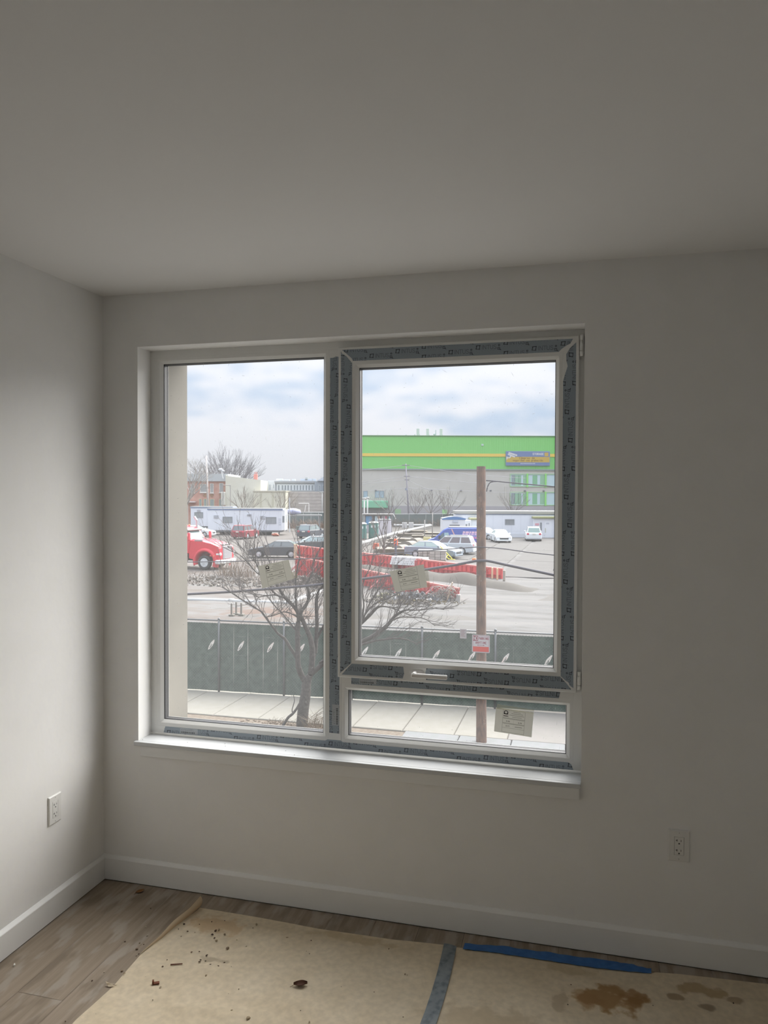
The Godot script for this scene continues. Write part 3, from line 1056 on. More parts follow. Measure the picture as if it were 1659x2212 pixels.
func window_labels() -> void:
	var m := StandardMaterial3D.new()
	m.resource_name = "label_print"
	m.albedo_texture = label_texture()
	m.roughness = 0.75
	m.backlight_enabled = true
	m.backlight = Color(0.5, 0.5, 0.49)
	var tape := mat("clear_tape", Color(0.86, 0.85, 0.68, 0.38), 0.3)
	tape.transparency = BaseMaterial3D.TRANSPARENCY_ALPHA
	for q in [
		["paper rating label stuck askew on the left fixed pane", -0.1210, [Vector2(0.7058, 1.2977),Vector2(0.8500, 1.3445),Vector2(0.8274, 1.4256),Vector2(0.6854, 1.3945)], [Vector2(0.8474, 1.3452),Vector2(0.8691, 1.3509),Vector2(0.8626, 1.3736),Vector2(0.8397, 1.3744)]],
		["creased paper rating label stuck askew on the opening sash pane", -0.1045, [Vector2(1.3028, 1.3053),Vector2(1.4364, 1.3300),Vector2(1.4207, 1.4227),Vector2(1.2777, 1.3899)], [Vector2(1.4357, 1.3287),Vector2(1.4472, 1.3316),Vector2(1.4392, 1.3988),Vector2(1.4252, 1.3997)]],
		["lowest paper rating label, with yellow tape along its top, on the small bottom pane", -0.1210, [Vector2(1.7084, 0.7579),Vector2(1.8562, 0.7462),Vector2(1.8638, 0.8440),Vector2(1.7151, 0.8549)], [Vector2(1.7164, 0.8501),Vector2(1.8638, 0.8428),Vector2(1.8655, 0.8563),Vector2(1.7205, 0.8683)]],
	]:
		var z: float = q[1]
		var c: Array = q[2]
		var r := thing("window_label", q[0], "label")
		var st := nb(true)
		var nn := 12
		var P := func(u: float, v: float) -> Vector3:
			var a: Vector2 = (c[0] as Vector2).lerp(c[1], u)
			var b: Vector2 = (c[3] as Vector2).lerp(c[2], u)
			var w := a.lerp(b, v)
			var bend := 0.0006 + 0.0016 * pow(maxf(0.0, 0.45 - u), 2.0) * 4.0 + 0.0010 * maxf(0.0, sin((u + v) * 7.0)) * (1.0 if z > -0.11 else 0.3)
			return Vector3(w.x, w.y, z + bend)
		for j in nn:
			for i in nn:
				var u0 := float(i) / nn
				var u1 := float(i + 1) / nn
				var v0 := float(j) / nn
				var v1 := float(j + 1) / nn
				quv(st, [P.call(u0, v0), P.call(u1, v0), P.call(u1, v1), P.call(u0, v1)], [Vector2(u0, 1 - v0), Vector2(u1, 1 - v0), Vector2(u1, 1 - v1), Vector2(u0, 1 - v1)])
		obj("sheet", st, m, r)
		st = nb()
		var t: Array = q[3]
		quad(st, Vector3(t[0].x, t[0].y, z + 0.0024), Vector3(t[1].x, t[1].y, z + 0.0024), Vector3(t[2].x, t[2].y, z + 0.0006), Vector3(t[3].x, t[3].y, z + 0.0006))
		obj("tape", st, tape, r)

# ---------------------------------------------------------------- outdoors: paint and shared bits
const KS := 1.15   # how much brighter than its own colour daylight makes an upright face here
const KU := 6.8   # and a level one

func paint(h: String, k := KS, rough := 0.6, metal := 0.0) -> StandardMaterial3D:
	var key := "p" + h + str(k) + str(rough) + str(metal)
	if M.has(key):
		return M[key]
	var c := Color(h).srgb_to_linear()
	return mat(key, Color(c.r / k, c.g / k, c.b / k).linear_to_srgb(), rough, metal)

func ground_mat(key: String, a: String, b: String, scale: float, sd: int, k := KU) -> StandardMaterial3D:
	if M.has(key):
		return M[key]
	var ca := paint(a, k).albedo_color
	var cb := paint(b, k).albedo_color
	return noisy(key, [[0.25, "#" + ca.to_html(false)], [0.75, "#" + cb.to_html(false)]], scale, 0.95, sd, 5, 0.02)

func flat(st: SurfaceTool, pts: Array, y: float) -> void:
	var p := PackedVector2Array()
	for q in pts:
		p.append(Vector2(q.x, -q.y))
	plate(st, p, Transform3D(Basis(Vector3.RIGHT, -PI / 2), Vector3(0, y, 0)), 0.0)

func fence_z(x: float) -> float:
	return -15.37 - (x + 8.2) * 0.043

func street() -> void:
	# the carriageway below the window, the kerb strip, the footway slabs
	var st := nb()
	quad(st, Vector3(-60, GY - 0.14, -0.43), Vector3(60, GY - 0.14, -0.43), Vector3(60, GY - 0.14, -12.9), Vector3(-60, GY - 0.14, -12.9))
	struct("road", st, ground_mat("asphalt", "a09e9a", "b3b0ab", 0.4, 14, 3.0))
	st = nb()
	box(st, Vector3(-60, GY - 0.5, -15.75), Vector3(60, GY - 0.02, -13.42))
	var walk := struct("pavement", st, ground_mat("joint", "a59d90", "b3aa9c", 0.5, 15, 3.2))
	var cream := ground_mat("slab_cream", "ded7c8", "e4ded0", 0.6, 16, 2.9)
	var grey := ground_mat("slab_grey", "d4cdc4", "dad3ca", 0.6, 17, 3.0)
	var x := -11.09
	while x < 4.5:
		st = nb()
		var w := 1.163
		if x > -0.6:
			w = 3.2
		var g := 0.009
		cbox(st, Vector3(x + g, GY - 0.1, -15.75), Vector3(x + w - g, GY + rng.randf_range(-0.004, 0.004), -13.43), 0.012)
		obj("slab", st, grey if x > -0.6 else cream, walk)
		x += w
	st = nb()
	box(st, Vector3(-60, GY - 0.5, -13.43), Vector3(-1.72, GY - 0.03, -12.9))
	struct("verge", st, ground_mat("verge_soil", "b29d87", "cbbba6", 1.6, 18, 3.0))
	st = nb()
	box(st, Vector3(-60, GY - 0.5, -12.99), Vector3(60, GY - 0.03, -12.75))
	var kerb := struct("kerb", st, ground_mat("kerb_grey", "b7b1a8", "c8c2b9", 0.8, 19))
	x = -1.72
	while x < 5.0:
		st = nb()
		var x1 := x + 1.13 if x > -1.7 else x + 1.23
		cbox(st, Vector3(x + 0.008, GY - 0.2, -13.42), Vector3(x1 - 0.008, GY + 0.003, -12.74), 0.02)
		obj("kerb_stone", st, ground_mat("kerb_new", "eceeec", "f4f5f4", 0.8, 20, 4.2), kerb)
		x = x1
	weeds()
	fence()
	street_pole()

func weeds() -> void:
	var st := nb()
	for k in 240:
		var p := Vector3(rng.randf_range(-4.9, -3.0), GY - 0.03, rng.randf_range(-13.42, -12.95))
		if rng.randf() < 0.3:
			p.x = rng.randf_range(-4.0, -3.6)
		var h := rng.randf_range(0.08, 0.42) * (1.3 if absf(p.x + 3.7) < 0.35 else 0.5)
		var d := Vector3(rng.randf_range(-0.5, 0.5), 1, rng.randf_range(-0.3, 0.3)) * h
		tube(st, PackedVector3Array([p, p + d * 0.5, p + d + Vector3(d.x * 0.8, -h * 0.25, 0)]), 0.004, 0.002, 3)
	stuff(tag(obj("weeds", st, paint("a98f72", 3.0)), "dry brown weeds at the foot of the leaning street tree", "weeds"))
	st = nb()
	for k in 90:
		var p := Vector3(rng.randf_range(-5.6, -2.9), GY - 0.025, rng.randf_range(-13.4, -12.95))
		blob(st, p, Vector3(rng.randf_range(0.02, 0.07), 0.02, rng.randf_range(0.02, 0.05)), 0.3, 5, 3)
	stuff(tag(obj("leaf_litter", st, paint("c7a98a", 4.5)), "pale dead leaves strewn on the soil strip beside the pavement", "leaves"))

func fence() -> void:
	var f := thing("chain_fence", "chain link fence with grey posts and a dark green wind screen along the pavement", "fence")
	var metal := paint("8f9294", 2.2, 0.4, 0.3)
	var a := Vector3(-12.0, 0, fence_z(-12.0))
	var b := Vector3(5.0, 0, fence_z(5.0))
	var H := 1.91
	var st := nb(true)
	cyl(st, Vector3(a.x, GY + H, a.z), Vector3(b.x, GY + H, b.z), 0.021, 0.021, 8)
	obj("top_rail", st, metal, f)
	var x := -10.95
	while x < 5.0:
		st = nb(true)
		cyl(st, Vector3(x, GY - 0.2, fence_z(x)), Vector3(x, GY + H + 0.035, fence_z(x)), 0.03, 0.03, 8)
		blob(st, Vector3(x, GY + H + 0.035, fence_z(x)), Vector3(0.036, 0.04, 0.036))
		obj("post", st, metal, f)
		x += 1.83
	# wires of the mesh
	st = nb()
	var step := 0.075
	var n := int(17.0 / step)
	var dir := (b - a).normalized()
	for k in range(-26, n):
		for s in 2:
			var x0 := k * step
			var y0 := 0.02
			var y1 := H - 0.02
			var x1 := x0 + (y1 - y0)
			if x0 < 0.0:
				y0 -= x0
				x0 = 0.0
			if x1 > 17.0:
				y1 -= x1 - 17.0
				x1 = 17.0
			var p := a + dir * x0
			var q := a + dir * x1
			var u0 := y0 if s == 0 else H - y0
			var u1 := y1 if s == 0 else H - y1
			cyl(st, Vector3(p.x, GY + u0, p.z + 0.012 * s), Vector3(q.x, GY + u1, q.z + 0.012 * s), 0.0022, 0.0022, 3, false)
	stuff(obj("wire_mesh", st, paint("a9acad", 2.2, 0.4, 0.3), f))
	# the wind screen, hung on the far side of the wires, with leaf-shaped vents cut in it
	var slits := [-9.2, -8.36, -7.52, -6.68, -5.85, -5.0, -4.15, -3.30, -2.42, -1.45, -0.56, 0.27, 1.30, 2.15, 3.0]
	st = nb()
	var top := 1.835
	var P := func(px: float, py: float) -> Vector3:
		return Vector3(px, GY + py, fence_z(px) - 0.03 + 0.012 * sin(px * 9.0 + py * 3.0) + 0.01 * sin(px * 2.3))
	var last := a.x
	for s in slits:
		var l: float = s - 0.2
		for k in 4:
			var xa := lerpf(last, l, k / 4.0)
			var xb := lerpf(last, l, (k + 1) / 4.0)
			quad(st, P.call(xa, 0.02), P.call(xb, 0.02), P.call(xb, top), P.call(xa, top))
		var r := l + 0.4
		quad(st, P.call(l, 0.02), P.call(r, 0.02), P.call(r, 1.0), P.call(l, 1.0))
		quad(st, P.call(l, 1.5), P.call(r, 1.5), P.call(r, top), P.call(l, top))
		# a ring between the cell's border and the leaf shape
		var inn := []
		var out := []
		var m := 16
		for k in m:
			var t := TAU * k / m
			var e := Vector2(cos(t), sin(t))
			var lx := 0.17 * e.x
			var ly := 0.045 * e.y * (1.0 - 0.35 * absf(e.x))
			var q := Vector2(lx, ly).rotated(deg_to_rad(56))
			inn.append(P.call(s + q.x, 1.25 + q.y))
			var q2 := q.normalized()
			var sc := minf(0.2 / maxf(absf(q2.x), 0.0001), 0.25 / maxf(absf(q2.y), 0.0001))
			out.append([q2.x * sc, q2.y * sc])
		for k in m:
			var k2 := (k + 1) % m
			var o0: Array = out[k]
			var o1: Array = out[k2]
			quad(st, P.call(s + o0[0], 1.25 + o0[1]), P.call(s + o1[0], 1.25 + o1[1]), inn[k2], inn[k])
			if absf(o0[0] - o1[0]) > 0.001 and absf(o0[1] - o1[1]) > 0.001:
				var cx := signf(o0[0] + o1[0]) * 0.2
				var cy := signf(o0[1] + o1[1]) * 0.25
				tri(st, P.call(s + o0[0], 1.25 + o0[1]), P.call(s + cx, 1.25 + cy), P.call(s + o1[0], 1.25 + o1[1]))
		last = r
	quad(st, P.call(last, 0.02), P.call(b.x, 0.02), P.call(b.x, top), P.call(last, top))
	obj("wind_screen", st, noisy("screen_cloth", [[0.2, "#4e5d55"], [0.8, "#606f66"]], 0.8, 0.95, 23), f)
	# loose flaps of the vents
	st = nb()
	for s in slits:
		var c: Vector3 = P.call(s, 1.25)
		var d := Vector3(cos(deg_to_rad(56)), sin(deg_to_rad(56)), 0)
		tri(st, c - d * 0.13 + Vector3(0, 0, 0.01), c + d * 0.05 + Vector3(0.0, 0, 0.01), c + Vector3(0.02, -0.05, 0.04))
	stuff(obj("vent_flaps", st, paint("c9cdc4", 2.6), f))
	st = nb()
	var z := fence_z(-0.76) + 0.02
	cbox(st, Vector3(-0.845, -1.795, z), Vector3(-0.68, -1.56, z + 0.004), 0.001)
	var nt := obj("notice_sheet", st, paint("d9d2d4", 2.0))
	tag(nt, "small pale notice sheet hung on the fence left of the wooden pole", "notice")
	st = nb()
	for k in 5:
		box(st, Vector3(-0.82, -1.6 - k * 0.035, z + 0.0041), Vector3(-0.715 - 0.02 * (k % 2), -1.588 - k * 0.035, z + 0.0046))
	obj("print_lines", st, paint("b48d94", 2.0), nt)

func sign_texture() -> ImageTexture:
	var im := Image.create(300, 300, false, Image.FORMAT_RGB8)
	var red := paint("a8324e", 2.0).albedo_color
	var org := paint("f0584c", 1.7).albedo_color
	var wh := paint("ece4ea", 2.0).albedo_color
	im.fill(wh)
	var frame := [Vector2(12, 10), Vector2(288, 10), Vector2(288, 290), Vector2(12, 290), Vector2(12, 10)]
	stroke(im, frame, 1.6, red)
	im.fill_rect(Rect2i(12, 200, 276, 88), org)
	im.fill_rect(Rect2i(12, 10, 88, 92), red)
	letters(im, "NO", Vector2(22, 24), 30, 62, 5.0, 10, wh)
	letters(im, "PARKING", Vector2(112, 36), 17, 38, 3.2, 8, red)
	letters(im, "ANYTIME", Vector2(58, 114), 19, 36, 3.2, 9, red)
	stroke(im, [Vector2(92, 176), Vector2(208, 176)], 3.0, red)
	for s in [[92, 1], [208, -1]]:
		for k in 12:
			stroke(im, [Vector2(s[0] + s[1] * k, 176 - k * 0.8), Vector2(s[0] + s[1] * k, 176 + k * 0.8)], 1.0, red)
	return ImageTexture.create_from_image(im)

# plain capitals drawn with strokes
func letters(im: Image, text: String, at: Vector2, w: float, h: float, half: float, gap: float, c: Color) -> void:
	var G := {
		"A": [[0, 1, 0.5, 0, 1, 1], [0.2, 0.65, 0.8, 0.65]], "B": [[0, 0, 0, 1, 0.8, 1, 1, 0.75, 0.8, 0.5, 0, 0.5], [0, 0, 0.7, 0, 0.9, 0.25, 0.7, 0.5]], "C": [[1, 0.15, 0.7, 0, 0.3, 0, 0, 0.25, 0, 0.75, 0.3, 1, 0.7, 1, 1, 0.85]],
		"D": [[0, 0, 0, 1, 0.6, 1, 1, 0.7, 1, 0.3, 0.6, 0, 0, 0]], "E": [[1, 0, 0, 0, 0, 1, 1, 1], [0, 0.5, 0.8, 0.5]], "G": [[1, 0.15, 0.7, 0, 0.3, 0, 0, 0.25, 0, 0.75, 0.3, 1, 0.7, 1, 1, 0.8, 1, 0.5, 0.6, 0.5]],
		"I": [[0.5, 0, 0.5, 1]], "K": [[0, 0, 0, 1], [1, 0, 0, 0.6], [0.3, 0.45, 1, 1]], "M": [[0, 1, 0, 0, 0.5, 0.6, 1, 0, 1, 1]], "N": [[0, 1, 0, 0, 1, 1, 1, 0]],
		"O": [[0.3, 0, 0.7, 0, 1, 0.25, 1, 0.75, 0.7, 1, 0.3, 1, 0, 0.75, 0, 0.25, 0.3, 0]], "P": [[0, 1, 0, 0, 0.8, 0, 1, 0.25, 0.8, 0.52, 0, 0.52]], "R": [[0, 1, 0, 0, 0.8, 0, 1, 0.25, 0.8, 0.52, 0, 0.52], [0.5, 0.52, 1, 1]],
		"S": [[1, 0.15, 0.7, 0, 0.3, 0, 0, 0.22, 0.2, 0.45, 0.8, 0.55, 1, 0.78, 0.7, 1, 0.3, 1, 0, 0.85]], "T": [[0, 0, 1, 0], [0.5, 0, 0.5, 1]], "U": [[0, 0, 0, 0.75, 0.3, 1, 0.7, 1, 1, 0.75, 1, 0]], "Y": [[0, 0, 0.5, 0.5, 1, 0], [0.5, 0.5, 0.5, 1]],
		"a": [[0.1, 0.45, 0.5, 0.35, 0.85, 0.5, 0.85, 1], [0.85, 0.7, 0.3, 0.65, 0.05, 0.82, 0.3, 1, 0.85, 0.9]], "m": [[0, 1, 0, 0.38], [0, 0.5, 0.3, 0.38, 0.5, 0.5, 0.5, 1], [0.5, 0.5, 0.8, 0.38, 1, 0.5, 1, 1]], "r": [[0.2, 1, 0.2, 0.38], [0.2, 0.55, 0.5, 0.38, 0.85, 0.42]],
		"s": [[0.85, 0.45, 0.5, 0.37, 0.15, 0.5, 0.5, 0.68, 0.85, 0.85, 0.5, 1, 0.1, 0.92]], "d": [[0.85, 0, 0.85, 1], [0.85, 0.5, 0.4, 0.38, 0.08, 0.68, 0.4, 1, 0.85, 0.88]], "e": [[0.1, 0.7, 0.9, 0.65, 0.75, 0.42, 0.4, 0.38, 0.1, 0.68, 0.4, 1, 0.85, 0.92]],
		"g": [[0.85, 0.38, 0.85, 1.15, 0.5, 1.3, 0.1, 1.2], [0.85, 0.5, 0.4, 0.38, 0.08, 0.68, 0.4, 0.98, 0.85, 0.88]], "u": [[0.1, 0.38, 0.1, 0.85, 0.4, 1, 0.85, 0.88], [0.85, 0.38, 0.85, 1]], "i": [[0.5, 0.38, 0.5, 1], [0.5, 0.14, 0.5, 0.18]],
		"c": [[0.88, 0.48, 0.5, 0.37, 0.1, 0.68, 0.5, 1, 0.88, 0.9]], "o": [[0.5, 0.37, 0.9, 0.68, 0.5, 1, 0.1, 0.68, 0.5, 0.37]], "n": [[0.12, 1, 0.12, 0.38], [0.12, 0.52, 0.5, 0.37, 0.85, 0.55, 0.85, 1]], "b": [[0.12, 0, 0.12, 1], [0.12, 0.5, 0.55, 0.38, 0.9, 0.68, 0.55, 1, 0.12, 0.88]],
	}
	G["á"] = G["a"]
	G["ó"] = G["o"]
	var x := at.x
	for ch in text:
		if G.has(ch):
			if ch == "á" or ch == "ó":
				stroke(im, [Vector2(x + w * 0.4, at.y + h * 0.2), Vector2(x + w * 0.65, at.y + h * 0.02)], half, c)
			for l in G[ch]:
				var pts := []
				for k in range(0, l.size(), 2):
					pts.append(Vector2(x + l[k] * w, at.y + l[k + 1] * h))
				stroke(im, pts, half, c)
		x += w + gap

func cable(pts: Array, r: float, label: String) -> void:
	var c := Curve3D.new()
	for p in pts:
		c.add_point(p)
	for k in range(1, pts.size() - 1):
		var t: Vector3 = (pts[k + 1] - pts[k - 1]) * 0.18
		c.set_point_in(k, -t)
		c.set_point_out(k, t)
	var st := nb(true)
	tube(st, c.tessellate(4, 2), r, r, 6)
	tag(obj("overhead_cable", st, paint("6a6670", 2.0)), label, "cable")

func street_pole() -> void:
	var pz := -13.1
	var p := thing("utility_pole", "near brown wooden utility pole with a flat cut top at the kerb", "pole", Vector3(0, 0, pz))
	var st := nb(true)
	var nn := 18
	var rings := []
	for k in 25:
		var t := k / 24.0
		var y := lerpf(GY - 0.3, 2.368, t)
		var ring := []
		for i in nn:
			var a := TAU * i / nn
			var r := lerpf(0.113, 0.094, t) * (1.0 + 0.02 * sin(a * 5.0 + y) + 0.012 * sin(a * 9.0 - y * 2.0))
			ring.append(Vector3(lerpf(0.03, -0.014, t) + cos(a) * r, y, -sin(a) * r))
		rings.append(ring)
	for k in 24:
		for i in nn:
			var j := (i + 1) % nn
			quad(st, rings[k][i], rings[k][j], rings[k + 1][j], rings[k + 1][i])
	st.set_smooth_group(-1)
	for i in nn:
		tri(st, Vector3(-0.014, 2.368, 0), rings[24][i], rings[24][(i + 1) % nn])
	var ca := paint("7d6a62", 1.7).albedo_color
	var cb := paint("a28270", 1.7).albedo_color
	var wood := noisy("pole_wood", [[0.3, "#" + ca.to_html(false)], [0.75, "#" + cb.to_html(false)]], 1.0, 0.85, 24, 5, 0.02)
	wood.uv1_scale = Vector3(4.0, 0.6, 4.0)
	obj("shaft", st, wood, p)
	st = nb()
	for k in 60:
		var y := rng.randf_range(-3.4, 2.3)
		var a := rng.randf_range(0.1, 0.9) * PI
		var q := Vector3(lerpf(-0.014, 0.03, (2.3 - y) / 5.8) + cos(a) * 0.104, y, sin(a) * 0.104)
		box(st, q - Vector3(0.004, 0.012, 0.004), q + Vector3(0.004, 0.012, 0.004))
	stuff(obj("staples", st, paint("b9b4b0", 2.0, 0.4), p))
	# the sign, its lettering printed on
	var s := thing("parking_sign", "white and red no parking anytime sign with an orange base, on the wooden pole", "sign", Vector3(0.022, -1.379, pz + 0.145))
	st = nb()
	plate(st, rrect(-0.188, -0.187, 0.188, 0.187, 0.02), Transform3D(Basis.IDENTITY, Vector3(0, 0, -0.004)), 0.004)
	obj("panel", st, paint("ddd6da", 2.0, 0.4), s)
	var m := StandardMaterial3D.new()
	m.resource_name = "sign_print"
	m.albedo_texture = sign_texture()
	m.roughness = 0.4
	st = nb()
	quv(st, [Vector3(-0.181, -0.18, 0.0006), Vector3(0.181, -0.18, 0.0006), Vector3(0.181, 0.18, 0.0006), Vector3(-0.181, 0.18, 0.0006)], [Vector2(0, 1), Vector2(1, 1), Vector2(1, 0), Vector2(0, 0)])
	obj("print", st, m, s)
	st = nb()
	box(st, Vector3(-0.03, -0.15, -0.06), Vector3(0.03, 0.15, -0.004))
	obj("bracket", st, paint("9a9a9a", 2.0, 0.4, 0.5), s)
	cable([Vector3(-7.649, -0.646, -12.980), Vector3(-5.734, -0.486, -12.980), Vector3(-3.800, -0.277, -12.980), Vector3(-1.972, 0.006, -12.980), Vector3(-0.520, 0.276, -12.980), Vector3(0.030, 0.378, -12.980), Vector3(0.534, 0.303, -12.980), Vector3(1.510, 0.119, -12.980), Vector3(2.374, -0.054, -12.980)], 0.031, "thickest black cable slung low past the wooden pole")
	cable([Vector3(-7.647, 0.145, -12.980), Vector3(-5.734, 0.217, -12.980), Vector3(-3.419, 0.355, -12.980), Vector3(-1.829, 0.497, -12.980), Vector3(-0.384, 0.634, -12.980), Vector3(0.029, 0.662, -12.980), Vector3(0.532, 0.633, -12.980), Vector3(1.019, 0.570, -12.980), Vector3(1.507, 0.529, -12.980), Vector3(2.370, 0.455, -12.980)], 0.012, "thin dark cable passing the wooden pole above the thick one")
	cable([Vector3(0.105, 2.067, -13.000), Vector3(0.261, 2.057, -13.000), Vector3(0.598, 2.022, -13.000), Vector3(1.477, 1.940, -13.000), Vector3(2.358, 1.855, -13.000)], 0.014, "topmost cable running right from near the head of the wooden pole")
	cable([Vector3(0.118, 1.833, -12.990), Vector3(0.147, 1.950, -12.980), Vector3(0.215, 2.032, -12.980), Vector3(0.397, 2.046, -12.990)], 0.012, "short looped lead hanging at the head of the wooden pole")

# ---------------------------------------------------------------- bare trees
func limb(pts: PackedVector3Array, r0: float, r1: float, parent: Node, m: Material, n := 6) -> void:
	var c := Curve3D.new()
	for p in pts:
		c.add_point(p)
	for k in range(1, pts.size() - 1):
		var t := (pts[k + 1] - pts[k - 1]) * 0.16
		c.set_point_in(k, -t)
		c.set_point_out(k, t)
	var st := nb(true)
	tube(st, c.tessellate(3, 4), r0, r1, n)
	obj("branch", st, m, parent)

func twigs(st: SurfaceTool, p: Vector3, d: Vector3, len: float, r: float, depth: int) -> void:
	var q := p + d * len * 0.5 + Vector3(rng.randf_range(-0.1, 0.1), rng.randf_range(-0.03, 0.12), rng.randf_range(-0.1, 0.1)) * len
	var e := q + (d + Vector3(rng.randf_range(-0.35, 0.35), rng.randf_range(-0.1, 0.4), rng.randf_range(-0.35, 0.35))).normalized() * len * 0.5
	tube(st, PackedVector3Array([p, q, e]), r, r * 0.5, 3)
	if depth <= 0:
		return
	for k in 2 + (rng.randi() % 2):
		var t := rng.randf_range(0.25, 1.0)
		var at := p.lerp(q, t * 2.0) if t < 0.5 else q.lerp(e, t * 2.0 - 1.0)
		var dd := (d + Vector3(rng.randf_range(-0.9, 0.9), rng.randf_range(-0.2, 0.8), rng.randf_range(-0.7, 0.7))).normalized()
		twigs(st, at, dd, len * rng.randf_range(0.45, 0.7), r * 0.6, depth - 1)

